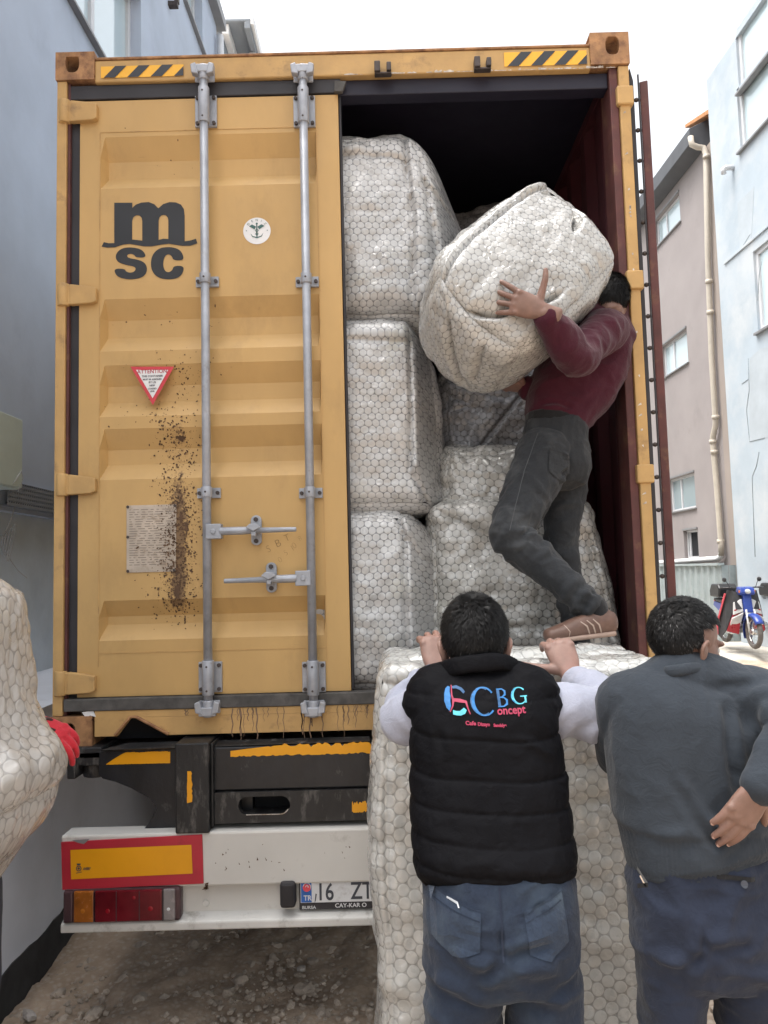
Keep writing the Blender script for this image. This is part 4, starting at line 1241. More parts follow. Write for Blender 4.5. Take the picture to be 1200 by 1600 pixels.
# wing bracket left with curved lower edge
wing = [(155, 1174), (277, 1168), (277, 1297), (218, 1304), (238, 1278), (244, 1262), (232, 1247), (205, 1232), (180, 1222), (160, 1217), (154, 1210)]
part('wing_bracket', M['black_paint'], tr_, .003, lambda b: b.quadprism([at(x, y, TY+.02) for x, y in wing], (0, .06, 0)))
part('twist_lock', M['black_worn'], tr_, .006, lambda b: (b.box(-1.17, tx_(154, 1190), TY+.03, .16, tz(130, 1200), ZB-.004), b.cyl((tx_(135, 1210), .04, tz(135, 1222)), (tx_(135, 1210), .04, tz(130, 1200)), .05, 14), b.box(tx_(104, 1200), tx_(118, 1200), TY+.0, .1, tz(110, 1218), tz(110, 1186))))
part('top_flange', M['black_worn'], tr_, .004, lambda b: b.quadprism([at(155, 1172, TY), at(200, 1160, .0), at(578, 1150, .0), at(578, 1158, TY)], (0, .02, -.012)))
# reflective tapes, worn edges
def tape(px0, px1, pt, pb, Y, ragged=0, cut=0):
    n = 80; top = []; bot = []; nt = 0
    for i in range(n+1):
        x = px0+(px1-px0)*i/n
        nt = max(0, nt*.55+(rnd.random()-.45)*.5) if rnd.random() < .8 else rnd.random(); t = pt-(x-px0)*.026+ragged*min(1, nt)*(pb-pt); bt = pb-(x-px0)*.026-ragged*.35*(rnd.random()**3)*(pb-pt)
        if cut and i < n*.3: t = max(t, pt+(pb-pt)*(1-i/(n*.3))**1.2*cut)
        p, q_ = at(x, t, Y), at(x, bt, Y); top.append(p); bot.append(q_)
    b = MB(); b.add(top+bot, [(i, i+1, n+2+i, n+1+i) for i in range(n)])
    return b.build('reflective_tape', M['refl_yellow'], tr_)
tape(166, 266, 1176, 1195, TY+.018, .08, .95)
tape(360, 640, 1164, 1183, TY-.002, .38, .5)
tape(550, 640, 1252, 1270, TY-.0135, .4)
def vt(b):
    n = 14; P = [at(292+.8*rnd.random(), 1205+50*i/n, TY-.0515) for i in range(n+1)]+[at(298+2*i/n+rnd.random()*2, 1205+48*i/n, TY-.0515) for i in range(n+1)]
    b.add(P, [(i, i+1, n+2+i, n+1+i) for i in range(n)])
part('reflective_tape', M['refl_yellow'], tr_, fn=vt)
# bumper
BY = -.10
uz1, uz0 = tz(330, 1300, BY), tz(330, 1385, BY)
lz1, lz0 = tz(330, 1430, BY), tz(330, 1451, BY)
BX0 = tx_(95, 1340, BY)
part('bumper', M['trailer_white'], tr_, .008, lambda b: (b.box(BX0, 1.24, BY, BY+.10, uz0, uz1), b.box(BX0+.004, 1.236, BY+.035, BY+.09, lz1-.01, uz0+.0)))
part('bumper_lip', M['trailer_lip'], tr_, .006, lambda b: b.quadprism([(BX0+.004, BY-.012, lz0), (BX0+.004, BY-.012, lz1-.018), (BX0+.004, BY+.001, lz1-.012), (BX0+.004, BY+.034, lz1), (BX0+.004, BY+.05, lz1), (BX0+.004, BY+.05, lz0)], (1.236-BX0, 0, 0)))
part('bumper_bolt', M['trailer_lip'], tr_, .002, lambda b: b.cyl((tx_(319, 1417, BY), BY+.036, tz(319, 1417, BY)), (tx_(319, 1417, BY), BY+.028, tz(319, 1417, BY)), .013, 14))
part('rust_spot', M['mud'], tr_, fn=lambda b: [b.add([at(322+rnd.gauss(0, 2.4), 1384+rnd.gauss(0, 4), BY-.0012) for _ in range(4)], [(0, 1, 2, 3)]) for k in range(12)])
part('scuff_marks', M['mud'], tr_, fn=lambda b: [b.add([p+V((.005*rnd.random(), 0, 0)), p+V((.006*rnd.random()+.004, 0, .004*rnd.random())), p+V((.004*rnd.random(), 0, .012*rnd.random()+.003))], [(0, 1, 2)]) for p in [at(330+240*rnd.random(), 1320+50*rnd.random(), BY-.0012) for _ in range(20)]])
# marker plate
mq = [at(x, y, BY-.006) for x, y in ((95, 1316), (316, 1304), (318, 1381), (97, 1391))]
mp_ = part('marker_plate', M['refl_red'], tr_, .002, lambda b: b.quadprism(mq, (0, .005, 0)))
yq = [at(x, y, BY-.0075) for x, y in ((110, 1328), (299, 1320), (301, 1365), (111, 1374))]
part('marker_field', M['refl_yellow'], mp_, fn=lambda b: b.add(yq, [(0, 1, 2, 3)]))
part('bent_corner', M['alu'], mp_, fn=lambda b: b.add([at(x, y, BY-.0072) for x, y in ((112, 1313), (140, 1311), (131, 1319), (122, 1317))], [(0, 1, 2, 3)]))
lg = []
for lp in (circ(.0105, 16), ): lg.append(shape2d([lp, circ(.0075, 16)]))
lg += [shape2d([circ(.0045, 10)]), shape2d([[(-.006, .012), (.006, .012), (.008, .018), (-.008, .018)]]), shape2d([[(-.010, -.018), (.012, -.014), (.012, -.012), (-.010, -.016)]])]
v_, f_ = text2d('AVERY', .0125, .0006, 'LEFT', .75); 
lg.append(([(x+.016+.25*y, y-.006, 0) for x, y, _ in v_], f_))
cl = at(123, 1357, BY-.0085)
decal('maker_mark', lg, lambda x, y: V((cl.x+x, BY-.0088, cl.z+y)), M['ink'], mp_)
# tail lamp
LY = BY-.02
l0, l1 = tx_(97, 1415, LY), tx_(281, 1415, LY)
lt, lb_ = tz(190, 1389, LY), tz(190, 1443, LY)
lamp = part('tail_lamp', M['lens_body'], tr_, .012, lambda b: b.box(l0, l1, LY+.006, BY+.034, lb_, lt))
def lens(a, c, m, nm):
    part(nm, m, lamp, .005, lambda b: b.box(tx_(a, 1415, LY)+.002, tx_(c, 1415, LY)-.002, LY-.002, LY+.02, lb_+.006, lt-.006))
lens(98, 114, M['lens_body'], 'side_lens'); lens(114, 147, M['lens_amber'], 'amber_lens'); lens(147, 254, M['lens_red'], 'red_lens'); lens(254, 274, M['lens_clear'], 'clear_lens')
for (x, y, r, m) in ((129, 1424, .016, 'lens_bulb'), (168, 1424, .016, 'lens_bright'), (209, 1403, .012, 'lens_bright'), (235, 1420, .017, 'lens_bright'), (263, 1421, .012, 'plate_white')):
    p = at(x, y, LY-.003)
    part('bulb_glow' if False else 'bulb', M[m], lamp, fn=lambda b: b.ball(p+V((0, .004, 0)), r*.8, .0042, r*.8, 8))
for a in (147, 182, 218, 254): part('lens_rib', M['lens_body'], lamp, fn=lambda b: b.box(tx_(a, 1415, LY)-.0015, tx_(a, 1415, LY)+.0015, LY-.0035, LY+.01, lb_+.008, lt-.008))
# rubber buffer, number plate
part('rubber_buffer', M['rubber'], tr_, .012, lambda b: b.box(tx_(438, 1397, BY), tx_(462, 1397, BY), BY-.02, BY+.036, tz(450, 1417, BY), tz(450, 1376, BY)))
NY = BY+.012
n0 = at(467, 1374, NY); nx1 = n0.x+.54; nz1 = n0.z+.004; nz0 = tz(470, 1422, NY); nzm = tz(520, 1409, NY)
npl = part('number_plate', M['rubber'], tr_, .002, lambda b: b.box(n0.x, nx1, NY, NY+.012, nz0, nz1))
part('plate_face', M['plate_white'], npl, fn=lambda b: b.box(n0.x+.006, nx1-.006, NY-.003, NY-.0005, nzm, nz1-.003))
bx1 = tx_(487, 1395, NY)
part('blue_band', M['plate_blue'], npl, fn=lambda b: b.box(n0.x+.008, bx1, NY-.0045, NY-.0032, nzm+.002, nz1-.005))
part('seal_badge', M['red_sticker'], npl, fn=lambda b: b.cyl(at(479.5, 1386, NY-.004), at(479.5, 1386, NY-.0062)-V((0, .001, 0)), .016, 20))
part('seal_ring', M['plate_white'], npl, fn=lambda b: (b.torus(at(479.5, 1386, NY-.0065), (0, 1, 0), .0145, .0013, 24, 6), b.torus(at(479.5, 1386, NY-.0065), (0, 1, 0), .005, .0013, 16, 6)))
def ptext(t_, px, py, size, m, bold=0, sx=1.0, Y=NY-.0062, nm='plate_text'):
    p = at(px, py, Y); v_, f_ = text2d(t_, size, bold, 'LEFT', sx)
    return decal(nm, [([(p.x+x, p.z+y, 0) for x, y, _ in v_], f_)], on_y(p.y), M[m], npl)
ptext('TR', 474.5, 1407, .026, 'plate_white', .0006, .95)
ptext('16', 494, 1406.5, .088, 'ink', .0012, .78, NY-.0045, 'plate_number')
ptext('ZT', 548, 1404.5, .088, 'ink', .0012, .78, NY-.0045, 'plate_number')
ptext('BURSA', 472, 1420.5, .016, 'plate_white', .0003, 1.1, NY-.0015, 'frame_text')
ptext('CAY-KAR O', 523.5, 1418, .0215, 'plate_white', .0004, 1.05, NY-.0015, 'frame_text')
part('plate_scratch', M['ink'], npl, fn=lambda b: b.add([at(x, y, NY-.0049) for x, y in ((493, 1396), (495, 1397), (493.5, 1407), (491.5, 1411))], [(0, 1, 2, 3)]))
# chassis rails, axle, wheels (in shadow under the box)
part('chassis_rail', M['black_paint'], tr_, .004, lambda b: [b.box(s*.45-.05, s*.45+.05, .3, 11.5, ZB-.32, ZB-.03) for s in (-1, 1)])
for s in (-1, 1): part('bumper_arm', M['black_paint'], tr_, .004, lambda b: b.box(s*.45-.03, s*.45+.03, 0.0, .3, .45, ZB-.06))
part('axle', M['black_paint'], tr_, fn=lambda b: [b.cyl((-1.0, y, .52), (1.0, y, .52), .07) for y in (2.2, 3.5)])
for y in (2.2, 3.5):
    for s in (-1, 1):
        wv = part('wheel', M['tyre'], tr_, fn=lambda b: b.torus((s*.98, y, .50), (1, 0, 0), .36, .14, 32, 12))
        part('rim', M['galv'], wv, fn=lambda b: b.cyl((s*.90, y, .5), (s*1.04, y, .5), .27, 24))

# ================================================================== wrapped bales
def poly_sd(u, v, pl):
    best = np.full(u.shape, 1e9); side = np.zeros(u.shape); tt = np.zeros(u.shape)
    n = len(pl)-1
    for i in range(n):
        ax, ay = pl[i]; bx, by = pl[i+1]
        dx, dy = bx-ax, by-ay; l2 = dx*dx+dy*dy
        t = np.clip(((u-ax)*dx+(v-ay)*dy)/l2, 0, 1)
        d = np.hypot(u-ax-t*dx, v-ay-t*dy)
        m = d < best
        best = np.where(m, d, best); side = np.where(m, np.sign(dx*(v-ay)-dy*(u-ax)), side); tt = np.where(m, (i+t)/n, tt)
    return best, side, tt

def bale(name, c, h, axes, m, r=.10, n=84, bulge=.03, seed=1, creases=(), lump=.018, crinkle=.005, deform=None, uvrot=0.0, label=None, group=None, flat_bottom=False):
    """rounded, pillowy bale: c centre, h half sizes, axes = three direction vectors (may be skewed)"""
    c = V(c); hx, hy, hz = h
    A = np.array([list(V(a)) for a in axes])
    verts, faces, uvs = [], [], []
    defs = {'-y': ((1,0,0),(0,0,1),(0,-1,0)), '+y': ((-1,0,0),(0,0,1),(0,1,0)), '+x': ((0,1,0),(0,0,1),(1,0,0)),
            '-x': ((0,-1,0),(0,0,1),(-1,0,0)), '+z': ((1,0,0),(0,1,0),(0,0,1)), '-z': ((1,0,0),(0,-1,0),(0,0,-1))}
    H = np.array(h)
    for fi, (fn_, (ua, va, na)) in enumerate(defs.items()):
        ua, va, na = np.array(ua, float), np.array(va, float), np.array(na, float)
        k = n if fn_ in ('-y', '+x', '-x', '+z') else 24
        g = np.linspace(-1, 1, k+1); g = np.sign(g)*(1-(1-np.abs(g))**1.25)
        uu, vv = np.meshgrid(g, g)
        uu, vv = uu.ravel(), vv.ravel()
        P = (uu[:, None]*ua+vv[:, None]*va+na)*H
        inner = np.clip(P, -(H-r), H-r)
        dlt = P-inner; ln = np.linalg.norm(dlt, axis=1, keepdims=True); ln[ln < 1e-9] = 1
        N = dlt/ln
        Q = inner+N*r
        fu, fv = (P*np.abs(ua)).sum(1), (P*np.abs(va)).sum(1)
        w = (1-uu**2)*(1-vv**2)
        off = bulge*w**.8
        # soft lumps, film wrinkles running mostly from the corners
        off = off+lump*fbm(Q*3.2+seed*9.1, 3)
        off = off+crinkle*(np.abs(fbm(Q*np.array([9, 9, 9])+seed*3.3, 3))-.35)*1.6
        for cr in creases:
            if cr[0] != fn_: continue
            d, s, t = poly_sd(fu, fv, cr[1])
            tap = np.clip(np.minimum(t, 1-t)*8+.25, 0, 1)
            wd, dep = cr[2], cr[3]
            off = off-dep*np.exp(-(d/wd)**2)*tap
            if len(cr) > 4 and cr[4]:
                off = off+cr[4]*np.where(s > 0, np.exp(-d/(wd*7)), 0)*tap
        Q = Q+N*off[:, None]
        if deform is not None: Q = deform(Q)
        base = len(verts)
        Wd = Q@A+np.array(c)
        verts += Wd.tolist()
        cu_, su_ = math.cos(uvrot), math.sin(uvrot)
        # arc-length style uv so that the bubbles do not squeeze on the rounded rims
        du, dv = fu, fv
        ux = du*cu_-dv*su_+fi*3.17+seed; vy = du*su_+dv*cu_+fi*1.71
        for j in range(k):
            for i in range(k):
                q = (j*(k+1)+i, j*(k+1)+i+1, (j+1)*(k+1)+i+1, (j+1)*(k+1)+i)
                # orientation: u x v = na ?
                if np.dot(np.cross(ua, va), na) < 0: q = q[::-1]
                faces.append(tuple(base+z for z in q)); uvs.append([(ux[z], vy[z]) for z in q])
    me = bpy.data.meshes.new(name)
    me.from_pydata(verts, [], faces)
    ul = me.uv_layers.new(name='UVMap')
    ul.data.foreach_set('uv', np.array(uvs).reshape(-1))
    bm = bmesh.new(); bm.from_mesh(me)
    bmesh.ops.remove_doubles(bm, verts=bm.verts, dist=2e-4)
    bm.to_mesh(me); bm.free()
    o = link_mesh(name, me, m, smooth=True)
    me.transform(Matrix.Translation(-c)); o.location = c
    return tag(o, label, 'wrapped bale', group)

I3 = ((1, 0, 0), (0, 1, 0), (0, 0, 1))
GRP = 'bubble wrapped bales stacked in the container'
def bx(px0, px1, py0, py1, Yf, depth):
    """box from photograph extents of its front at depth Yf"""
    a, b_ = at(px0, (py0+py1)/2, Yf), at(px1, (py0+py1)/2, Yf)
    t, q = at((px0+px1)/2, py0, Yf), at((px0+px1)/2, py1, Yf)
    return V(((a.x+b_.x)/2, Yf+depth/2, (t.z+q.z)/2)), ((b_.x-a.x)/2, depth/2, (t.z-q.z)/2)

# left column, top
c, h = bx(395, 768, 194, 500, .13, .75)
def df(Q):
    Q = Q.copy(); x, z = Q[:, 0]/h[0], Q[:, 2]/h[2]
    back = sstep(.42, 1.0, x)
    Q[:, 1] += .34*back*(1+.2*z)
    Q[:, 2] -= .62*np.clip(x-.18, 0, 1)**2.0*np.clip(z+.15, 0, 1.2)
    Q[:, 0] -= .05*np.clip(z-.2, 0, 1)**2*np.clip(x, 0, 1)
    return Q
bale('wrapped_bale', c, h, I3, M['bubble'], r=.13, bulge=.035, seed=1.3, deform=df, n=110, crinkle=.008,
     creases=[('-y', [(.165, h[2]), (.16, .24), (.18, 0), (.165, -h[2])], .010, .024, .024), ('-y', [(.225, .30), (.24, .17), (.32, .14), (.38, .18)], .012, .02, .014), ('-y', [(.235, .22), (.27, -.05), (.31, -.32)], .014, .022, .018), ('-y', [(-.4, .315), (0, .30), (.18, .27)], .016, .014, .014)],
     label='top bale of the left stack, tall, reaching near the container roof', group=GRP)
c, h = bx(395, 690, 503, 796, .11, .75)
def df(Q):
    Q = Q.copy(); x, z = Q[:, 0]/h[0], Q[:, 2]/h[2]
    Q[:, 1] += .22*sstep(.66, 1.0, x)
    Q[:, 0] -= .03*np.clip(z, -1, 1)*np.clip(x, 0, 1)
    return Q
bale('wrapped_bale', c, h, I3, M['bubble'], r=.075, bulge=.03, seed=2.7, deform=df, n=110, crinkle=.007, uvrot=.04,
     creases=[('-y', [(.30, .34), (.285, .1), (.265, -.12), (.25, -.26)], .012, .028, .028), ('-y', [(.255, -.26), (.30, -.33), (.31, -.41)], .014, .025, .01), ('-y', [(-.4, .335), (.1, .325), (.3, .31)], .02, .010, .012)],
     label='middle bale of the left stack with a loose wrap fold down its right edge', group=GRP)
c, h = bx(395, 702, 797, 1083, .09, .75)
def df(Q):
    Q = Q.copy(); x, z = Q[:, 0]/h[0], Q[:, 2]/h[2]
    Q[:, 1] += .20*sstep(.55, 1.0, x)
    Q[:, 2] -= .16*np.clip(x-.45, 0, 1)**1.6*np.clip(z+.2, 0, 1)*2
    return Q
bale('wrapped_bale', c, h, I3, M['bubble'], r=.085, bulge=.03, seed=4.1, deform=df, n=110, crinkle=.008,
     creases=[('-y', [(.20, .40), (.235, .25), (.225, 0), (.235, -.4)], .012, .024, .024), ('-y', [(.24, .28), (.30, .2), (.36, .22)], .015, .018, .01)],
     label='bottom bale of the left stack, beside the closed yellow door', group=GRP)
# right stack
c, h = bx(672, 966, 775, 1050, .20, .7)
def df(Q):
    Q = Q.copy(); x, z = Q[:, 0]/h[0], Q[:, 2]/h[2]
    Q[:, 0] -= .14*np.clip(z+.4, 0, 2)*np.clip(x, 0, 1)*.45
    Q[:, 2] -= .10*np.clip(x+.2, -1, 1)*np.clip(z, 0, 1)*0
    return Q
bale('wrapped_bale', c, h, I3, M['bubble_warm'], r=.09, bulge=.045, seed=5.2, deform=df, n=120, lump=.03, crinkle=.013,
     creases=[('-y', [(-.36, .33), (-.15, .22), (.05, .10)], .02, .022, .02), ('-y', [(.33, .2), (.37, -.1), (.40, -.34)], .014, .02, .014), ('-y', [(-.1, -.1), (.1, -.2)], .02, .014)],
     label='lowest bale of the right stack, slanting right edge, behind the stepping man', group=GRP)
c, h = bx(686, 900, 713, 850, .28, .6)
bale('wrapped_bale', c+V((0, 0, .02)), h, (V((1, 0, -.16)).normalized(), (0, 1, 0), (.05, 0, 1)), M['bubble_warm'], r=.085, bulge=.035, seed=6.8, n=110, lump=.028, crinkle=.014,
     creases=[('-y', [(.05, .17), (.15, .05), (.25, 0)], .02, .02, .018)],
     label='small sagging bale behind the thigh of the man in the maroon jumper', group=GRP)
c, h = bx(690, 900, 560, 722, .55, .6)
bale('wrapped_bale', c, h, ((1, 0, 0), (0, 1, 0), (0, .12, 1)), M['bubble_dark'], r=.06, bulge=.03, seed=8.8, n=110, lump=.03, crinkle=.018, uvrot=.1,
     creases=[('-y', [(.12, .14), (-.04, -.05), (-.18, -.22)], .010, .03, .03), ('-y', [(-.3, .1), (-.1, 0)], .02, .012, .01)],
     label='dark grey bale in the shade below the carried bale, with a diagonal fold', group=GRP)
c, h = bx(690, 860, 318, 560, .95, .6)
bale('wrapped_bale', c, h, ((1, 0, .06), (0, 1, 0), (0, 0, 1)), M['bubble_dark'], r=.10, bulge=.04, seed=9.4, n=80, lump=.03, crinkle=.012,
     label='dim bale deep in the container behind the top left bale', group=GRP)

# carried bale
e1 = V((.62, .30, .72)).normalized(); e3 = V((-.76, 0, .65)).normalized(); e2 = e3.cross(e1).normalized(); e3 = e1.cross(e2)
HC = at(806, 449, -.13)
HELD = (HC, (.345, .20, .250), (e1, e2, e3))
hh = HELD[1]
def df(Q):
    Q = Q.copy(); x, y, z = Q[:, 0]/hh[0], Q[:, 1]/hh[1], Q[:, 2]/hh[2]
    Q[:, 2] -= .055*np.clip(x, -1, 1)**2*np.clip(z, 0, 1)*.9          # drooping top end
    Q[:, 2] += .05*np.clip(-x-.3, 0, 1)*np.clip(-z, 0, 1)
    Q[:, 1] += .07*np.clip(-x-.45, 0, 1)*(-z)
    Q[:, 0] -= .06*np.clip(-z+.1, 0, 1.1)*np.clip(x, 0, 1)
    Q[:, 0] -= .065*(1-np.clip(z, -1, 1)**2)*np.clip(-x, 0, 1)**2
    Q[:, 0] += .02*np.clip(z, 0, 1)*np.clip(x, 0, 1)
    Q[:, 2] += .03*np.clip(-x, 0, 1)*np.clip(z, 0, 1)
    return Q
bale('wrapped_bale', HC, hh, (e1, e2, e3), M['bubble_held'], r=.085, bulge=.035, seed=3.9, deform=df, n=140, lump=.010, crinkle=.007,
     creases=[('-y', [(-.34, .05), (-.27, -.05), (-.18, -.13), (-.06, -.17)], .010, .030, -.022),
              ('-y', [(.44, .10), (.36, .06), (.29, -.02), (.20, -.055)], .016, .045, .02),
              ('-y', [(-.40, .21), (-.1, .215), (.2, .20), (.36, .17)], .012, .016, .018),
              ('-y', [(.42, .16), (.33, .12), (.25, .16)], .02, .022, .012),
              ('-x', [(-.12, .1), (0, 0), (.1, -.1)], .016, .03, .016), ('-x', [(-.15, -.08), (.05, -.13)], .014, .02, .01),
              ('+x', [(-.1, .1), (.1, -.05)], .02, .03, .02)],
     label='bubble wrapped bale carried tilted in the arms of the man in maroon', group='bubble wrapped bales being handled')

# standing bale under the hands of the man in the vest
sb0, sb1, sbt = .085, .985, 1.505
c = V(((sb0+sb1)/2, -.435, sbt/2)); h = ((sb1-sb0)/2, .295, sbt/2)
def df(Q):
    Q = Q.copy(); x, y, z = Q[:, 0]/h[0], Q[:, 1]/h[1], Q[:, 2]/h[2]
    Q[:, 0] += -.012*np.sin(z*5)*1-.02*(1-z)*.5
    Q[:, 2] += np.where(z < -.9, 0, 0)
    return Q
bale('wrapped_bale', c, h, I3, M['bubble_big'], r=.05, bulge=.012, seed=7.1, deform=df, n=150, lump=.007, crinkle=.007, uvrot=.5,
     creases=[('-y', [(.40, .5), (.385, .1), (.37, -.7)], .008, .012, .012), ('-y', [(-.46, .72), (-.2, .66), (.1, .70), (.45, .62)], .02, .014, .012), ('-y', [(-.42, .70), (-.40, .2), (-.43, -.6)], .015, .010, .008), ('+z', [(-.4, -.1), (0, -.16), (.4, -.05)], .02, .02, .012), ('-y', [(.2, .7), (.36, .64), (.44, .5)], .02, .016, .012), ('+z', [(.05, -.2), (.3, 0), (.46, .1)], .015, .018, .012)],
     label='big upright bale standing on the ground under the man in the black vest', group='bubble wrapped bales being handled')

# bale entering at the left edge
eu = V((math.cos(R(108)), 0, math.sin(R(108)))); ed = V((math.cos(R(228)), 0, math.sin(R(228))))
Lc = at(52, 1268, -1.30)+eu*.40+ed*.33+V((0, .0, 0))
hl = (.33, .22, .40)
def df(Q):
    Q = Q.copy(); x, z = Q[:, 0]/hl[0], Q[:, 2]/hl[2]
    Q[:, 0] -= .07*np.clip(z-.1, 0, 1)*np.clip(x, 0, 1)
    Q[:, 0] += .03*np.sin(z*6+1)*np.clip(x, 0, 1)
    return Q
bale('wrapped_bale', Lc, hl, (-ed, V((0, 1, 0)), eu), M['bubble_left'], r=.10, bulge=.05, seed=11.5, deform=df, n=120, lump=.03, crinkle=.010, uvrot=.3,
     creases=[('-y', [(.27, -.30), (.24, -.16), (.17, 0), (.13, .2), (.15, .38)], .016, .05, .035), ('-y', [(.02, .2), (.1, .0), (.16, -.1)], .03, .02, .01)],
     label='bale carried in from the left edge by a hand in a red glove', group='bubble wrapped bales being handled')

# ================================================================== people: lofted forms fused into one skin by voxel remeshing
class Loft:
    def __init__(self):
        self.v = []; self.f = []
    def add(self, P, F):
        k = len(self.v); self.v += [tuple(p) for p in P]; self.f += [tuple(i+k for i in f) for f in F]
    def tube(self, pts, rads, ref=(1, 0, 0), n=20, sub=5, e=2.0, cap=.8):
        pts = [np.array(V(p)) for p in pts]
        rr = [np.array((r, r) if isinstance(r, (int, float)) else r, float) for r in rads]
        def cr(A, i, t):
            p0, p1, p2, p3 = A[max(i-1, 0)], A[i], A[i+1], A[min(i+2, len(A)-1)]
            return .5*((2*p1)+(-p0+p2)*t+(2*p0-5*p1+4*p2-p3)*t*t+(-p0+3*p1-3*p2+p3)*t**3)
        C, Rr = [], []
        for i in range(len(pts)-1):
            for k in range(sub):
                C.append(cr(pts, i, k/sub)); Rr.append(np.maximum(cr(rr, i, k/sub), .001))
        C.append(pts[-1]); Rr.append(rr[-1])
        # rounded caps
        t0 = (C[1]-C[0]); t0 /= np.linalg.norm(t0); t1 = C[-1]-C[-2]; t1 /= np.linalg.norm(t1)
        pre = [(C[0]-t0*Rr[0].min()*cap*s, Rr[0]*q) for s, q in ((.98, .12), (.8, .6), (.45, .89))]
        post = [(C[-1]+t1*Rr[-1].min()*cap*s, Rr[-1]*q) for s, q in ((.45, .89), (.8, .6), (.98, .12))]
        C = [p for p, _ in pre]+C+[p for p, _ in post]; Rr = [q for _, q in pre]+Rr+[q for _, q in post]
        P = []; ref = np.array(V(ref)); a = None
        for i, c in enumerate(C):
            t = C[min(i+1, len(C)-1)]-C[max(i-1, 0)]; t = t/(np.linalg.norm(t)+1e-12)
            a = ref-t*ref.dot(t) if a is None else a-t*a.dot(t)
            if np.linalg.norm(a) < 1e-3: a = np.array(V(t).orthogonal())
            a = a/np.linalg.norm(a); b = np.cross(t, a)
            for j in range(n):
                w = 2*math.pi*j/n; cx, sx = math.cos(w), math.sin(w)
                P.append(c+a*Rr[i][0]*math.copysign(abs(cx)**(2/e), cx)+b*Rr[i][1]*math.copysign(abs(sx)**(2/e), sx))
        F = []
        m = len(C)
        for i in range(m-1):
            for j in range(n): F.append((i*n+j, i*n+(j+1) % n, (i+1)*n+(j+1) % n, (i+1)*n+j))
        F.append(tuple(range(n-1, -1, -1))); F.append(tuple((m-1)*n+j for j in range(n)))
        self.add(P, F)
    def ell(self, c, a, b, d, n=14):
        c, a, b, d = map(V, (c, a, b, d)); P = []; F = []; m = 2*n
        for i in range(n+1):
            th = math.pi*(i+.001)/(n+.002)
            for j in range(m):
                ph = 2*math.pi*j/m
                P.append(c+a*(math.sin(th)*math.cos(ph))+b*(math.sin(th)*math.sin(ph))+d*math.cos(th))
        for i in range(n):
            for j in range(m): F.append((i*m+j, (i+1)*m+j, (i+1)*m+(j+1) % m, i*m+(j+1) % m))
        F.append(tuple(range(m))); F.append(tuple(n*m+j for j in range(m-1, -1, -1)))
        self.add(P, F)

def fuse(name, lf, voxel, smooth, m, parent, disp=None, keep=None):
    me = bpy.data.meshes.new('tmp'); me.from_pydata(lf.v, [], lf.f); me.update()
    bm = bmesh.new(); bm.from_mesh(me); bmesh.ops.recalc_face_normals(bm, faces=bm.faces); bm.to_mesh(me); bm.free()
    o = bpy.data.objects.new('tmp', me); COL.objects.link(o)
    r = o.modifiers.new('r', 'REMESH'); r.mode = 'VOXEL'; r.voxel_size = voxel; r.adaptivity = 0
    s = o.modifiers.new('s', 'SMOOTH'); s.factor = .5; s.iterations = smooth
    dg = bpy.context.evaluated_depsgraph_get(); dg.update()
    out = bpy.data.meshes.new_from_object(o.evaluated_get(dg))
    bpy.data.objects.remove(o); bpy.data.meshes.remove(me)
    out.name = name
    if disp is not None:
        nv = len(out.vertices)
        co = np.empty(nv*3); out.vertices.foreach_get('co', co); co = co.reshape(-1, 3)
        no = np.empty(nv*3); out.vertices.foreach_get('normal', no); no = no.reshape(-1, 3)
        for d_ in (disp if isinstance(disp, (list, tuple)) else [disp]):
            co = d_(co, no)
        out.vertices.foreach_set('co', co.reshape(-1)); out.update()
    if keep is not None:
        bm = bmesh.new(); bm.from_mesh(out)
        bmesh.ops.delete(bm, geom=[f for f in bm.faces if not keep(f.calc_center_median())], context='FACES')
        bm.to_mesh(out); bm.free()
    return link_mesh(name, out, m, parent, smooth=True)

def seg_d(co, a, b):
    a, b = np.array(V(a)), np.array(V(b)); d = b-a
    t = np.clip(((co-a)@d)/(d@d), 0, 1)
    return np.linalg.norm(co-a-t[:, None]*d, axis=1), t
def folds(lst):
    """lst: (p0, p1, width, amplitude)"""
    def f(co, no):
        o = np.zeros(len(co))
        for a, b, w, am in lst:
            a = V(a); b = V(b); m_ = (a+b)/2+V((b-a).orthogonal().normalized())*((b-a).length*.07)
            d1, t1 = seg_d(co, a, m_); d2, t2 = seg_d(co, m_, b)
            d = np.minimum(d1, d2); t = np.where(d1 < d2, t1*.5, .5+t2*.5)
            tap = np.clip(np.minimum(t, 1-t)*6, 0.0, 1)
            o += am*tap*(np.exp(-(d/w)**2)-.45*np.exp(-((d-2*w)/w)**2))
        return co+no*o[:, None]
    return f
def crumple(scale, amp, aniso=(1, 1, 1), seed=0.0, mask=None):
    def f(co, no):
        q = co*np.array(aniso)*scale+seed
        q = q+.5*np.stack([vnoise(q*.7+3), vnoise(q*.7+9), vnoise(q*.7+15)], 1)
        n = 1-2*np.abs(vnoise(q))
        n = n*.7+.3*(1-2*np.abs(vnoise(q*2.1+5)))
        o = amp*n
        if mask is not None: o = o*mask(co)
        return co+no*o[:, None]
    return f
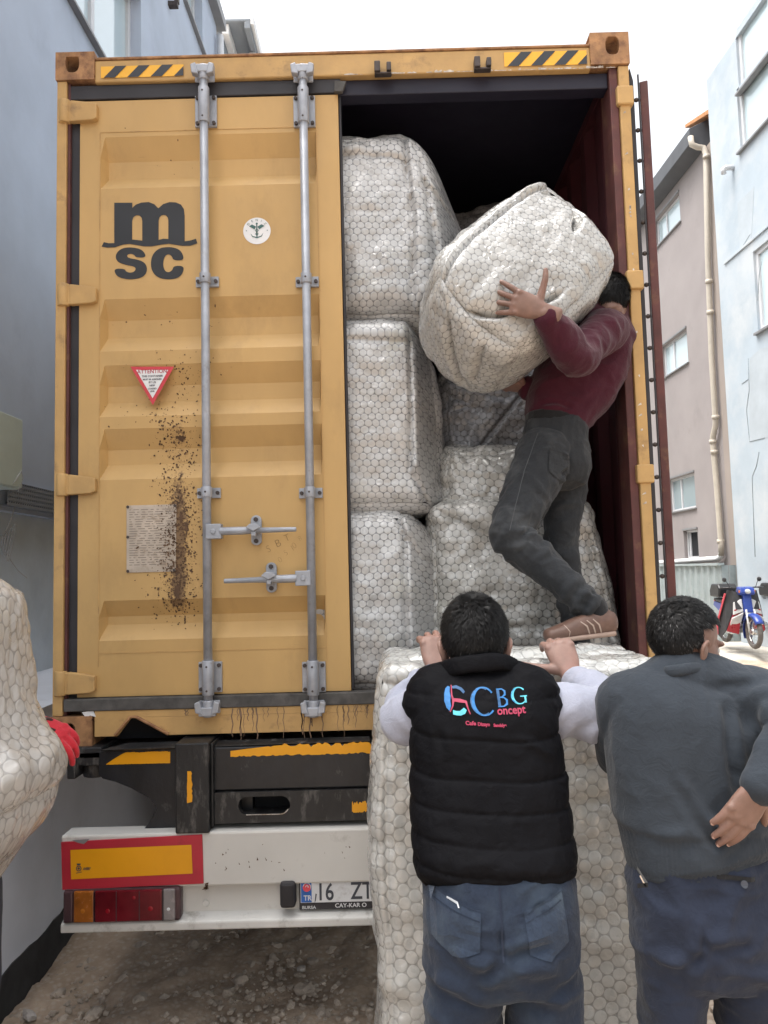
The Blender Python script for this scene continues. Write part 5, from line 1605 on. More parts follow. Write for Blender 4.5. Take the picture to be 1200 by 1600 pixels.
def rings(a, b, freq, amp, rad, t0=.0, t1=1.0, seed=0):
    """cross wrinkles round a limb from a to b"""
    a_, b_ = np.array(V(a)), np.array(V(b)); L_ = np.linalg.norm(b_-a_); ax = (b_-a_)/L_
    def f(co, no):
        d, t = seg_d(co, a, b); s = (co-a_)@ax
        m_ = np.clip((rad*1.9-d)/(rad*.5), 0, 1)*sstep(t0-.12, t0+.05, s/L_)*(1-sstep(t1-.05, t1+.12, s/L_))
        n1 = vnoise(co*9+seed); n2 = vnoise(co*14+seed*2+7)
        o = amp*m_*np.sin(freq*s+3.2*n1+seed)*np.clip(.5+.9*n2, 0, 1.3)
        return co+no*o[:, None]
    return f

TIPS = []
def nails(parent, m):
    for p, v_, n_, s in TIPS:
        lf = MB(); a_ = v_.cross(n_)
        P = []; F = []
        for i in range(5):
            for j in range(5):
                x, y = (i-2)/2, (j-2)/2
                q = p+a_*(x*.0046*s*(1-.12*max(0, y)))+v_*(y*.0056*s)+n_*(.0018*s*(1-x*x*.8))
                P.append(q)
        for i in range(4):
            for j in range(4): F.append((i*5+j, (i+1)*5+j, (i+1)*5+j+1, i*5+j+1))
        lf.add(P, F, smooth=True)
        lf.build('nail', m, parent)
    TIPS.clear()
def hand(lf, wrist, d, back, thumb_side, s=1.0, curl=(.2, .35, .3), spread=.10, th=(.55, .75, .15), thc=.2, fing=(1, 1, 1, 1), lenk=1.0):
    w = V(wrist); d = V(d).normalized(); n = V(back); n = (n-d*n.dot(d)).normalized()
    t = d.cross(n); t = t if t.dot(V(thumb_side)) > 0 else -t
    lf.tube([w-d*.05*s, w, w+d*.035*s, w+d*.075*s, w+d*.096*s], [(.026*s, .020*s), (.027*s, .019*s), (.037*s, .0165*s), (.041*s, .0145*s), (.038*s, .011*s)], ref=t, n=20, e=2.4, cap=.5)
    # knuckles
    for i in range(4):
        k = w+d*(.090-.004*abs(i-1)-.005*(i == 3))*s+t*(.030-.0205*i)*s+n*.004*s
        lf.ell(k, t*.0105*s, d*.012*s, n*.0105*s, 8)
        b = k-n*.004*s
        L_ = (.072, .081, .075, .060)[i]*s*fing[i]*lenk
        dd = (d+t*spread*(1.4-i)*1.0).normalized()
        pts = [b]; a = 0
        rad = [.0100*s]
        for q, fr in enumerate((.44, .31, .25)):
            a += curl[q]*(1+.10*(i-1.5)) if isinstance(curl[0], (int, float)) else curl[i][q]
            v = dd*math.cos(a)-n*math.sin(a)
            pts.append(pts[-1]+v*L_*fr); rad.append((.0095, .0087, .0074)[q]*s)
        lf.tube(pts, rad, ref=t, n=10, sub=4, cap=.9)
        v_ = (pts[-1]-pts[-2]).normalized(); TIPS.append((pts[-1]-v_*.002*s+(dd*math.sin(a)+n*math.cos(a))*.0046*s, v_, (dd*math.sin(a)+n*math.cos(a)), s))
    b = w+d*.022*s+t*.024*s-n*.004*s
    v = (d*th[0]+t*th[1]-n*th[2]).normalized(); v2 = (v+d*thc-n*thc*.6).normalized()
    lf.tube([b, b+v*.042*s, b+v*.070*s+v2*.004*s, b+v*.070*s+v2*.032*s], [.0155*s, .0115*s, .0102*s, .0082*s], ref=n, n=12, sub=4)
    return t, n

def head(lf, c, f, u, s=1.0, neck=None, nr=.056):
    c = V(c); f = V(f).normalized(); u = V(u); u = (u-f*u.dot(f)).normalized(); r = f.cross(u)
    E = lambda o, a, b, d: lf.ell(c+(r*o[0]+f*o[1]+u*o[2])*s, r*a*s, f*b*s, u*d*s)
    E((0, -.006, .018), .075, .097, .088)           # cranium
    E((0, .030, -.030), .066, .068, .082)           # face
    E((0, .048, -.088), .047, .046, .036)           # jaw
    E((0, .080, -.112), .020, .018, .016)           # chin
    for k in (-1, 1):
        E((k*.034, .068, -.040), .024, .024, .024)  # cheek
        E((k*.030, .086, .004), .026, .012, .010)   # brow
        E((k*.052, .012, -.085), .018, .034, .030)  # jaw corner
        lf.ell(c+(r*k*.077+f*-.006+u*-.030)*s, (r*k*.012+f*-.006)*s, (f*.017-r*k*.004)*s, u*.030*s, 10)
        lf.tube([c+(r*k*(.080)+f*(.006)+u*-.012)*s, c+(r*k*.088+f*(-.008)+u*-.001)*s, c+(r*k*.090+f*-.022+u*-.018)*s, c+(r*k*.084+f*-.018+u*-.042)*s, c+(r*k*.078+f*-.004+u*-.058)*s], [.005*s, .0055*s, .006*s, .005*s, .007*s], n=8)
    lf.tube([c+(f*.092+u*.004)*s, c+(f*.106+u*-.022)*s, c+(f*.120+u*-.046)*s], [(.009*s, .009*s), (.012*s, .012*s), (.017*s, .013*s)], ref=r, n=12)
    E((0, .100, -.052), .019, .013, .010)
    E((0, .090, -.077), .024, .012, .007); E((0, .089, -.087), .022, .012, .007)
    if neck is not None:
        lf.tube([c+(f*-.012+u*-.03)*s, c+(f*-.018+u*-.075)*s, V(neck)], [(nr*s, nr*1.02*s), (nr*s, nr*s), (nr*1.25*s, nr*1.05*s)], ref=r)
    return c, f, u, r

def eyes(parent, hd, s, m):
    c, f, u, r = hd
    for k in (-1, 1):
        b = MB(); b.ball(c+(r*k*.030+f*.0835+u*-.016)*s, .0115*s, n=8)
        b.build('eye', m, parent)

M['skin'] = None
def skin_mat(name, col):
    t = NT(name)
    c = t.mix(t.ramp(t.noise(28, 5, .6), [(.3, 0.0), (.7, 1.0)]), sh(col, .85), sh(col, 1.12))
    c = t.mix(t.ramp(t.noise(9, 3), [(.5, 0.0), (.75, .45)]), c, (col[0]*1.1, col[1]*.75, col[2]*.7))
    t.set(color=c, rough=.5, spec=.4)
    t.b.inputs['Subsurface Weight'].default_value = .12
    t.b.inputs['Subsurface Radius'].default_value = (.012, .005, .003)
    t.bump(t.noise(170, 4, .6), .25, .0015)
    return t.m
M['skin'] = skin_mat('skin_tan', (.29, .175, .14))
M['skin_dark'] = skin_mat('skin_weathered_shaded', (.22, .13, .10))
M['nail'] = mat('fingernail', (.46, .29, .24), .3, 0, .1, 20, 0)
M['eye'] = mat('eye', (.6, .58, .55), .25, 0, .05, 10, 0)
def fabric(name, col, rough=.9, var=.12, vs_=6, weave=900, wb=.25, fade=None, fdist=.001, stretch=(1, 1, 1), fsc=5.0, sheen=.2, spec=.25):
    t = NT(name)
    v = t.mapped(stretch)
    c = t.mix(t.ramp(t.noise(vs_, 6, .65, v), [(.3, 0.0), (.7, 1.0)]), sh(col, 1-var), sh(col, 1+var))
    c = t.mix(t.ramp(t.noise(170, 3, .6, v), [(.3, 0.0), (.7, .5)]), c, sh(col, 1+var*2.2))
    if fade: c = t.mix(t.ramp(t.noise(fsc, 4, .6), [(.5, 0.0), (.72, .8)]), c, fade)
    t.set(color=c, rough=rough, spec=spec)
    t.b.inputs['Sheen Weight'].default_value = sheen
    t.b.inputs['Sheen Roughness'].default_value = .5
    h = t.bump(t.noise(weave, 2, .5, v), wb, fdist)
    t.bump(t.noise(30, 6, .6, v, 1.2), .42, .008, h)
    return t.m
M['vest'] = fabric('black_vest', (.0042, .0042, .0055), .7, .15, 8, 500, .1, sheen=.0, spec=.1)
M['shirt'] = fabric('lavender_sleeve', (.34, .355, .43), .9, .06, 6, 700, .2)
M['jeans'] = fabric('blue_jeans', (.015, .022, .038), .9, .25, 9, 600, .35, fade=(.042, .060, .084), fsc=6, sheen=.1)
M['trousers'] = fabric('navy_trousers', (.015, .020, .036), .85, .2, 6, 500, .25, fade=(.028, .036, .058), fsc=5, sheen=.1)
M['jumper'] = fabric('charcoal_jumper', (.031, .038, .048), .95, .09, 14, 420, .2, stretch=(1, 1, 1.2), fdist=.0015, sheen=.1)
M['jumper_dark'] = fabric('dark_sleeve', (.022, .021, .022), .95, .12, 8, 420, .4, sheen=.2)
M['maroon_cloth'] = fabric('maroon_jumper', (.052, .0085, .018), .95, .14, 9, 500, .35, sheen=.15)
M['grey_denim'] = fabric('grey_jeans', (.026, .028, .031), .92, .22, 8, 600, .35, fade=(.070, .073, .076), fsc=7, sheen=.1)
M['leather'] = mat('brown_leather', (.135, .075, .055), .5, 0, .25, 20, .3, 120)
M['sole'] = mat('shoe_sole', (.34, .24, .19), .7, 0, .15, 20, .2, 80)
M['stripe'] = mat('shoe_stripe', (.42, .32, .26), .6, 0, .1, 20, .1)
M['black_cloth'] = fabric('black_sock', (.012, .012, .013), .9, .1, 6)
M['hair'] = mat('black_hair', (.0065, .006, .006), .55, 0, .3, 40, .5, 300, spec=.25)
M['hair_grey'] = mat('grey_hair', (.045, .043, .042), .45, 0, .3, 40, .3, 300)
M['glove_red'] = fabric('red_glove', (.48, .022, .035), .8, .15, 12, 500, .4)
M['glove_dark'] = mat('glove_rubber', (.045, .022, .022), .7, 0, .3, 12, .4, 120)

def hair(parent, hd, s, seed, grey=0.0, n=7500, ln=.015, low=-.085):
    c, f, u, r = hd
    rs = np.random.RandomState(seed)
    cc = c+(f*-.006+u*.018)*s
    ax = np.array([list(r*.0795*s), list(f*.102*s), list(u*.0935*s)])
    def ok(d):      # d: unit dirs in (r,f,u); hairline
        x, y, z = d.T
        back = y < .0
        h = np.where(y > .55, .42, np.where(y > .12, .34, np.where(y > -.12, .16, np.where(y > -.3, -.35, (low-.018)/.0935+.05))))
        return z > h+.04*vnoise(d*6)
    nn, mm = 54, 90
    th = np.linspace(.001, math.pi, nn); ph = np.linspace(0, 2*math.pi, mm, endpoint=False)
    T, P_h = np.meshgrid(th, ph, indexing='ij')
    D = np.stack([np.sin(T)*np.cos(P_h), np.sin(T)*np.sin(P_h), np.cos(T)], -1).reshape(-1, 3)
    rad = 1+.022*fbm(D*5+seed, 3)+.012*np.abs(fbm(D*np.array([22, 22, 9])+seed, 2))
    Q = (D*rad[:, None])@ax+np.array(cc)
    good = ok(D)
    F = []
    for i in range(nn-1):
        for j in range(mm):
            q = (i*mm+j, (i+1)*mm+j, (i+1)*mm+(j+1) % mm, i*mm+(j+1) % mm)
            if good[list(q)].all(): F.append(q)
    Vv = Q.tolist(); mi = [0]*len(F)
    d = rs.normal(size=(n*2, 3)); d /= np.linalg.norm(d, axis=1, keepdims=True); d = d[ok(d)][:n]
    root = (d*.995)@ax+np.array(cc)
    nor = (d/np.linalg.norm(ax, axis=1))@(ax/np.linalg.norm(ax, axis=1)[:, None]); nor /= np.linalg.norm(nor, axis=1, keepdims=True)
    # flow: away from the crown, downwards at the back, forwards on top
    crown = np.array([.15, -.55, .83]); fl = d-crown; fl = fl-d*(fl*d).sum(1, keepdims=True)
    fl += .55*np.stack([vnoise(d*7+seed), vnoise(d*7+seed+20), vnoise(d*7+seed+40)], 1)
    fw_ = fl@(ax/np.linalg.norm(ax, axis=1)[:, None]); fw_ -= nor*(fw_*nor).sum(1, keepdims=True); fw_ /= np.linalg.norm(fw_, axis=1, keepdims=True)+1e-9
    sd = np.cross(nor, fw_)
    L_ = ln*s*(.6+.8*rs.rand(len(d))); wd = .0011*s
    k0 = len(Vv)
    for i in range(len(d)):
        p0 = root[i]; p1 = p0+fw_[i]*L_[i]*.55+nor[i]*L_[i]*.34; p2 = p0+fw_[i]*L_[i]*1.05+nor[i]*L_[i]*(.30+.25*rs.rand())
        k = len(Vv)
        Vv += [(p0-sd[i]*wd).tolist(), (p0+sd[i]*wd).tolist(), (p1+sd[i]*wd*.9).tolist(), (p1-sd[i]*wd*.9).tolist(), p2.tolist()]
        F += [(k, k+1, k+2, k+3), (k+3, k+2, k+4)]
        g = 1 if rs.rand() < grey*(.4+1.6*np.clip(d[i, 1]*.8-d[i, 2]*.9+.3, 0, 1)) else 0
        mi += [g, g]
    me = bpy.data.meshes.new('hair'); me.from_pydata(Vv, [], F); me.polygons.foreach_set('material_index', mi)
    return link_mesh('hair', me, [M['hair'], M['hair_grey']], parent, smooth=True)

def shoe(parent, heel, toe, top, m=None, nm='shoe', up=V((0, 0, 1))):
    """trainer from heel to toe (ground points), ankle point top"""
    heel, toe, top = V(heel), V(toe), V(top); d = (toe-heel); L_ = d.length; d.normalize(); u = (up-d*up.dot(d)).normalized(); sd = d.cross(u)
    lf = Loft()
    lf.tube([heel+d*.02+u*.05, heel+d*L_*.25+u*.052, heel+d*L_*.5+u*.045, heel+d*L_*.75+u*.034, heel+d*L_*.93+u*.028], [(.033, .042), (.037, .045), (.040, .040), (.044, .030), (.034, .024)], ref=sd, e=2.4)
    lf.tube([heel+d*.055+u*.05, top], [(.040, .046), (.038, .044)], ref=sd)
    o = fuse(nm, lf, .005, 3, m or M['leather'], parent)
    lf = Loft(); lf.tube([heel+d*.018+u*.011, heel+d*L_*.3+u*.011, heel+d*L_*.7+u*.012, heel+d*L_*.91+u*.015], [(.033, .011), (.037, .011), (.045, .011), (.035, .010)], ref=sd, e=3.2)
    fuse('sole', lf, .005, 1, M['sole'], o)
    return o, (heel, d, u, sd, L_)

def surf_map(objs, origin, ex, ey, direc, off):
    """project flat artwork on to a surface: returns map (x, y) -> point"""
    trees = []
    for o in objs:
        me = o.data; t_ = Matrix.Translation(sum((p.location for p in parents(o)), V((0, 0, 0))))
        co = [t_ @ v.co for v in me.vertices]
        trees.append(BVHTree.FromPolygons(co, [tuple(p.vertices) for p in me.polygons]))
    def f(x, y):
        p = V(origin)+V(ex)*x+V(ey)*y-V(direc)*.6
        best = None
        for t_ in trees:
            h = t_.ray_cast(p, V(direc))
            if h[0] is not None and (best is None or h[3] < best[1]): best = (h[0], h[3], h[1])
        if best is None: return p+V(direc)*.6
        return best[0]-V(direc)*off
    return f
def parents(o):
    out = [o]
    while out[-1].parent is not None: out.append(out[-1].parent)
    return out

def row(y, xl, xr, Y, ry):
    c = at((xl+xr)/2, y, Y); w = (at(xr, y, Y)-at(xl, y, Y)).length/2
    return c, (w, ry)
def torso(lf, rows, e=2.5, n=36, ref=(1, 0, 0)):
    cs = [row(*q) for q in rows]
    lf.tube([c for c, _ in cs], [w for _, w in cs], ref=ref, e=e, n=n, sub=5, cap=.35)

# ------------------------------------------------------------------ man in the black vest
def man_vest():
    hc = at(742, 999, -1.02)
    root = empty('person', (at(742, 1400, -1.2).x, -1.2, 0), 'man from behind in black padded vest with lavender sleeves, both hands on upright bale', 'person')
    f, u = V((.14, 1, -.22)), V((.03, .22, 1))
    nb = at(748, 1062, -1.07)
    lf = Loft(); hd = head(lf, hc, f, u, 1.04, nb)
    shL, shR = at(676, 1085, -1.08), at(826, 1082, -1.08)
    elL, elR = at(634, 1118, -.98), at(946, 1112, -.98)
    wrL, wrR = at(681, 1052, -.815), at(894, 1058, -.815)
    for a, b, c in ((shL, elL, wrL), (shR, elR, wrR)):
        lf.tube([a, b, c], [.036, .032, .026], ref=(0, 0, 1))
    hand(lf, wrR+V((-.004, .0, .008)), (-.22, .52, .82), (-.10, -.85, .52), (-1, 0, 0), 1.12, ((.75, .55, .4), (.8, .55, .4), (.8, .55, .4), (.8, .55, .4)), .05, (.40, .95, -.05), .25)
    hand(lf, wrL+V((.003, .0, .008)), (-.02, .52, .85), (.10, -.85, .52), (1, 0, 0), 1.10, ((.65, .5, .4), (.6, .5, .4), (.6, .5, .4), (.55, .5, .4)), .10, (.50, .85, .0), .2)
    hipL, hipR = at(728, 1450, -1.2), at(842, 1450, -1.2)
    lf.tube([at(748, 1070, -1.07), at(752, 1180, -1.10), at(772, 1400, -1.2)], [(.10, .06), (.12, .07), (.12, .07)])
    knL, knR = V((hipL.x+.0, -1.19, .50)), V((hipR.x+.0, -1.19, .50)); anL, anR = V((hipL.x, -1.24, .10)), V((hipR.x+.02, -1.24, .10))
    for a, b, c in ((hipL, knL, anL), (hipR, knR, anR)): lf.tube([a, b, c], [.07, .05, .038])
    body = fuse('body', lf, .0036, 3, M['skin'], root)
    eyes(body, hd, 1.04, M['eye']); nails(body, M['nail'])
    hair(root, hd, 1.06, 5, .03, 14000, .015)
    # shirt sleeves
    lf = Loft()
    lf.tube([at(705, 1092, -1.08), at(680, 1097, -1.065), elL+V((-.005, 0, -.012)), elL.lerp(wrL, .55)+V((-.010, 0, .0)), wrL+(elL-wrL)*.10], [.046, .058, .067, .054, .038], ref=(0, 0, 1), sub=7, n=24)
    lf.tube([at(800, 1090, -1.08), at(834, 1096, -1.065), elR+V((.008, 0, -.014)), elR.lerp(wrR, .55)+V((.012, 0, 0)), wrR+(elR-wrR)*.10], [.046, .060, .076, .062, .041], ref=(0, 0, 1), sub=7, n=24)
    lf.tube([at(748, 1085, -1.08), at(752, 1180, -1.10)], [(.12, .075), (.13, .08)])
    fuse('shirt', lf, .006, 4, M['shirt'], root, [rings(shL, elL, 95, .007, .075, .1, 1.1, 1), rings(elL, wrL, 85, .006, .06, -.1, .95, 2), rings(shR, elR, 90, .008, .075, .0, 1.1, 4), rings(elR, wrR, 80, .006, .06, -.1, .95, 5), crumple(9, .004, seed=3)])
    # padded vest
    rows = [(1066, 672, 838, -1.075, .075), (1082, 655, 856, -1.08, .098), (1110, 647, 866, -1.085, .122), (1150, 643, 871, -1.09, .134), (1200, 643, 878, -1.10, .138), (1260, 644, 886, -1.125, .136), (1320, 647, 892, -1.155, .134), (1350, 650, 895, -1.175, .134), (1371, 655, 893, -1.188, .130)]
    lf = Loft(); torso(lf, rows, 2.6, 44)
    lf.tube([at(672, 1104, -1.085), at(684, 1082, -1.075), at(712, 1070, -1.07), at(748, 1060, -1.06), at(788, 1068, -1.07), at(824, 1082, -1.075), at(838, 1104, -1.085)], [.07, .074, .066, .070, .066, .074, .07], ref=(0, 1, 0))
    seams = [(1094, -1.09), (1153, -1.09), (1216, -1.105), (1268, -1.13), (1322, -1.155), (1374, -1.185)]
    sz = [at(760, y, Yc-.13).z for y, Yc in seams]
    def puff(co, no):
        z = co[:, 2]+.010*np.sin((co[:, 0]-.2)*5)+.004*vnoise(co*9)
        z = z+.016*(co[:, 0]-at(760, 1200, -1.2).x)
        o = np.zeros(len(co)); d = np.full(len(co), 9.0)
        for s_ in sz: d = np.minimum(d, np.abs(z-s_))
        side = np.clip(np.abs(no[:, 2])*-1.4+1, 0, 1)
        o = (.0048*(1-np.exp(-(d/.016)**1.2))-.0055*np.exp(-(d/.0035)**2))*side
        o += .0032*np.exp(-(d/.03)**2)*np.sin(co[:, 0]*150+6*vnoise(co*7))*np.clip(.4+vnoise(co*11+3), 0, 1)*side
        return co+no*o[:, None]
    X0 = at(760, 1200, -1.2).x
    fl = [(at(700, 1400-60*k, -1.33), at(840, 1385-60*k+20, -1.33), .012, .0028) for k in range(5)]
    fl += [(at(790, 1150, -1.25), at(868, 1185, -1.2), .010, .005), (at(700, 1062, -1.17), at(722, 1090, -1.2), .009, .005), (at(790, 1060, -1.17), at(775, 1088, -1.2), .009, .005), (at(650, 1120, -1.2), at(690, 1105, -1.24), .012, .005)]
    vest = fuse('padded_vest', lf, .0052, 3, M['vest'], root, [puff, folds(fl), crumple(7, .003, (1, 1, 1.6), 2), crumple(20, .0022, (1, 1, 1.3), 76)])
    lf = Loft()
    lf.tube([at(690, 1047, -1.09), at(718, 1040, -1.135), at(750, 1036, -1.142), at(784, 1034, -1.13), at(806, 1042, -1.09)], [(.022, .010)]*5, ref=(0, .2, 1), e=2.6)
    lf.tube([at(690, 1047, -1.09), at(706, 1046, -1.0), at(790, 1040, -1.0), at(806, 1042, -1.09)], [(.022, .010)]*4, ref=(0, .2, 1), e=2.6)
    fuse('collar', lf, .005, 3, M['vest'], vest, crumple(11, .003, seed=8))
    # back embroidery, drawn in photograph-proportioned metres about the logo centre
    oc = at(762, 1097, -1.22); k_ = (at(763, 1097, -1.22)-oc).length
    P2 = lambda lst: [((x/6+660-762)*k_, -(y/6+1040-1097)*k_) for x, y in lst]
    roll = math.radians(1.2)
    art = {'blue': [], 'cyan': [], 'red': [], 'navy': []}
    art['blue'].append(shape2d([P2([(262,212),(282,220),(275,260),(280,300),(272,340),(275,380),(258,425),(232,395),(216,340),(222,280),(238,235)])]))
    art['cyan'].append(shape2d([P2([(290,415),(320,425),(355,425),(395,398),(418,420),(400,450),(360,465),(320,463),(288,455)])]))
    art['navy'].append(shape2d([P2([(305,215),(345,208),(395,230),(420,262),(405,280),(375,250),(340,235),(305,235)])]))
    art['red'].append(shape2d([stroke_loop(P2([(297,205),(292,290),(300,330),(365,338),(425,350)]), [1.6*k_, 2.2*k_, 5.0*k_, 5.0*k_, 3.2*k_])]))
    art['red'].append(shape2d([stroke_loop(P2([(302,330),(292,380),(262,432)]), [3.5*k_, 2.2*k_, 1.6*k_])]))
    art['red'].append(shape2d([stroke_loop(P2([(418,345),(430,400),(448,455)]), [3.2*k_, 2*k_, 1.6*k_])]))
    def cee(cx, cy, rx, ry, a0, a1, w0, w1, n=26):
        pts = []; ws = []
        for i in range(n+1):
            a = R(a0+(a1-a0)*i/n); pts.append((cx+rx*math.cos(a), cy-ry*math.sin(a)))
            ws.append((w0+(w1-w0)*abs(math.cos(a))**1.3*(1 if math.cos(a) < 0 else .4))*k_)
        return shape2d([stroke_loop(P2(pts), ws)])
    art['blue'].append(cee(590, 352, 105, 118, 35, 318, 1.8, 5.5))
    art['navy'].append(cee(572, 352, 104, 112, 60, 300, 1.0, 2.5))
    art['navy'].append(shape2d([stroke_loop(P2([(735, 262), (735, 402)]), 4.5*k_)]))
    art['blue'].append(shape2d([stroke_loop(P2([(722, 256), (775, 256), (800, 275), (798, 305), (770, 324), (742, 326)]), [1.6*k_, 1.8*k_, 3.2*k_, 3.2*k_, 1.6*k_, 1.4*k_])]))
    art['blue'].append(shape2d([stroke_loop(P2([(742, 326), (785, 330), (812, 352), (808, 385), (775, 403), (720, 403)]), [1.4*k_, 1.8*k_, 3.4*k_, 3.4*k_, 1.8*k_, 1.6*k_])]))
    art['cyan'].append(cee(938, 322, 68, 70, 42, 318, 1.4, 4.2))
    art['cyan'].append(shape2d([stroke_loop(P2([(945, 328), (1012, 328)]), 1.6*k_)])); art['cyan'].append(shape2d([stroke_loop(P2([(992, 328), (992, 385)]), 3.0*k_)]))
    art['blue'].append(cee(925, 322, 64, 66, 100, 260, .8, 2.2))
    o_ = P2([(703, 470)])[0]
    v_, fc = text2d('oncept', 16.5*k_, .0006, 'LEFT', .98, 1.0); art['red'].append(([(x+o_[0], y+o_[1], 0) for x, y, _ in v_], fc))
    for t_, (x0, y0), s_ in (('Cafe', (395, 545), 8.0), ('Dizayn', (508, 556), 7.2), ('Sandalye', (655, 570), 6.2)):
        o_ = P2([(x0, y0)])[0]; v_, fc = text2d(t_, s_*k_, .0005, 'LEFT', .95 if t_ != 'Cafe' else 1.1); art['red'].append(([(x+o_[0], y+o_[1]-.06*x, 0) for x, y, _ in v_], fc))
    mp = surf_map([vest], oc, V((1, 0, math.tan(-.026+.05)*0)), V((0, 0, 1)), V((0, 1, 0)), .0022)
    ca, sa_ = math.cos(roll), math.sin(roll)
    cols = {'blue': (.02, .17, .45), 'cyan': (.10, .50, .62), 'red': (.38, .03, .08), 'navy': (.025, .10, .24)}
    names = ['blue', 'cyan', 'red', 'navy']; shp = []
    for i, nme in enumerate(names):
        for v_, fc in art[nme]: shp.append((v_, fc, i))
    decal('back_embroidery', shp, lambda x, y: mp(x*ca-y*sa_, x*sa_+y*ca), [mat('thread_'+n_, cols[n_], .55, 0, .15, 60, .3, 400) for n_ in names], vest, .007)
    # jeans
    lf = Loft()
    torso(lf, [(1372, 664, 892, -1.185, .118), (1400, 664, 895, -1.195, .122), (1440, 663, 899, -1.205, .130), (1480, 664, 902, -1.205, .128), (1505, 668, 902, -1.20, .115)], 2.5, 36)
    lg = []
    for (xa, xb, xc, xd, kn, an) in ((664, 781, 666, 780, knL, anL), (793, 903, 797, 906, knR, anR)):
        c0, w0 = row(1500, xa, xb, -1.2, .098); c1, w1 = row(1600, xc, xd, -1.2, .095)
        lf.tube([c0+V((0, 0, .08)), c0, c1, kn, (kn+an)/2, an+V((0, 0, .02))], [(w0[0]*.9, .10), w0, w1, (.082, .085), (.078, .08), (.075, .078)], ref=(1, 0, 0), e=2.2, n=26)
        lg.append((c0, c1))
    back = -1.33
    fl = [(at(783, 1395, back), at(786, 1500, back), .006, -.009), (at(786, 1500, back), at(740, 1520, back+.02), .012, -.010), (at(790, 1500, back), at(868, 1480, back), .012, -.010), (at(800, 1512, back), at(880, 1520, back), .014, .008), (at(690, 1490, back), at(770, 1512, back), .014, .008), (at(672, 1530, back+.04), at(760, 1560, back+.02), .016, .008), (at(810, 1545, back+.02), at(895, 1575, back+.03), .016, .008), (at(700, 1580, back), at(770, 1600, back), .014, -.007)]
    jeans = fuse('jeans', lf, .006, 4, M['jeans'], root, [folds(fl), crumple(8, .008, (1, 1, 1.5), 6), crumple(19, .0028, (1, 1, 1.6), 36), rings(lg[0][1], knL, 60, .006, .1, 0, 1, 2), rings(lg[1][1], knR, 60, .006, .1, 0, 1, 7)])
    jm = lambda off: surf_map([jeans], V((0, 0, 0)), V((1, 0, 0)), V((0, 0, 1)), V((0, 1, 0)), off)
    m_ = jm(.002)
    oy = lambda x, y: (lambda p: (p.x, p.z))(at(x, y, -1.33))
    def pk(pts): return [oy(*p) for p in pts]
    def jmap(f_): return lambda x, y: f_(x, y)
    org = V((0, -1.33, 0)); jf = surf_map([jeans], org, V((1, 0, 0)), V((0, 0, 1)), V((0, 1, 0)), .0032)
    M['denim_pocket'] = fabric('denim_pocket', (.022, .033, .055), .9, .25, 9, 600, .35, fade=(.055, .078, .105), fsc=8)
    for pts in ([(673, 1404), (752, 1428), (750, 1488), (708, 1500), (676, 1478)], [(820, 1430), (884, 1402), (893, 1478), (862, 1502), (828, 1492)]):
        pk_ = decal('back_pocket', [shape2d([pk(pts)])], jf, M['denim_pocket'], jeans, .02)
        decal('pocket_seam', [shape2d([stroke_loop(pk(pts[:2]), .005)]), shape2d([stroke_loop(pk([(pts[0][0]+2, pts[0][1]+14), (pts[1][0]-2, pts[1][1]+14)]), .003)])], surf_map([jeans], org, V((1, 0, 0)), V((0, 0, 1)), V((0, 1, 0)), .0042), M['jeans'], jeans, .015)
    decal('wallet_edge', [shape2d([stroke_loop(pk([(700, 1414), (716, 1418), (718, 1424)]), [.004, .005, .003])])], surf_map([jeans], org, V((1, 0, 0)), V((0, 0, 1)), V((0, 1, 0)), .006), M['chrome'], jeans)
    decal('centre_seam', [shape2d([stroke_loop(pk([(783, 1394), (784, 1440), (786, 1500)]), .004)])], jf, M['trousers'], jeans, .015)
    for an in (anL, anR): shoe(root, an+V((0, -.05, -.10)), an+V((0, .21, -.10)), an+V((0, 0, .0)), M['black_cloth'])

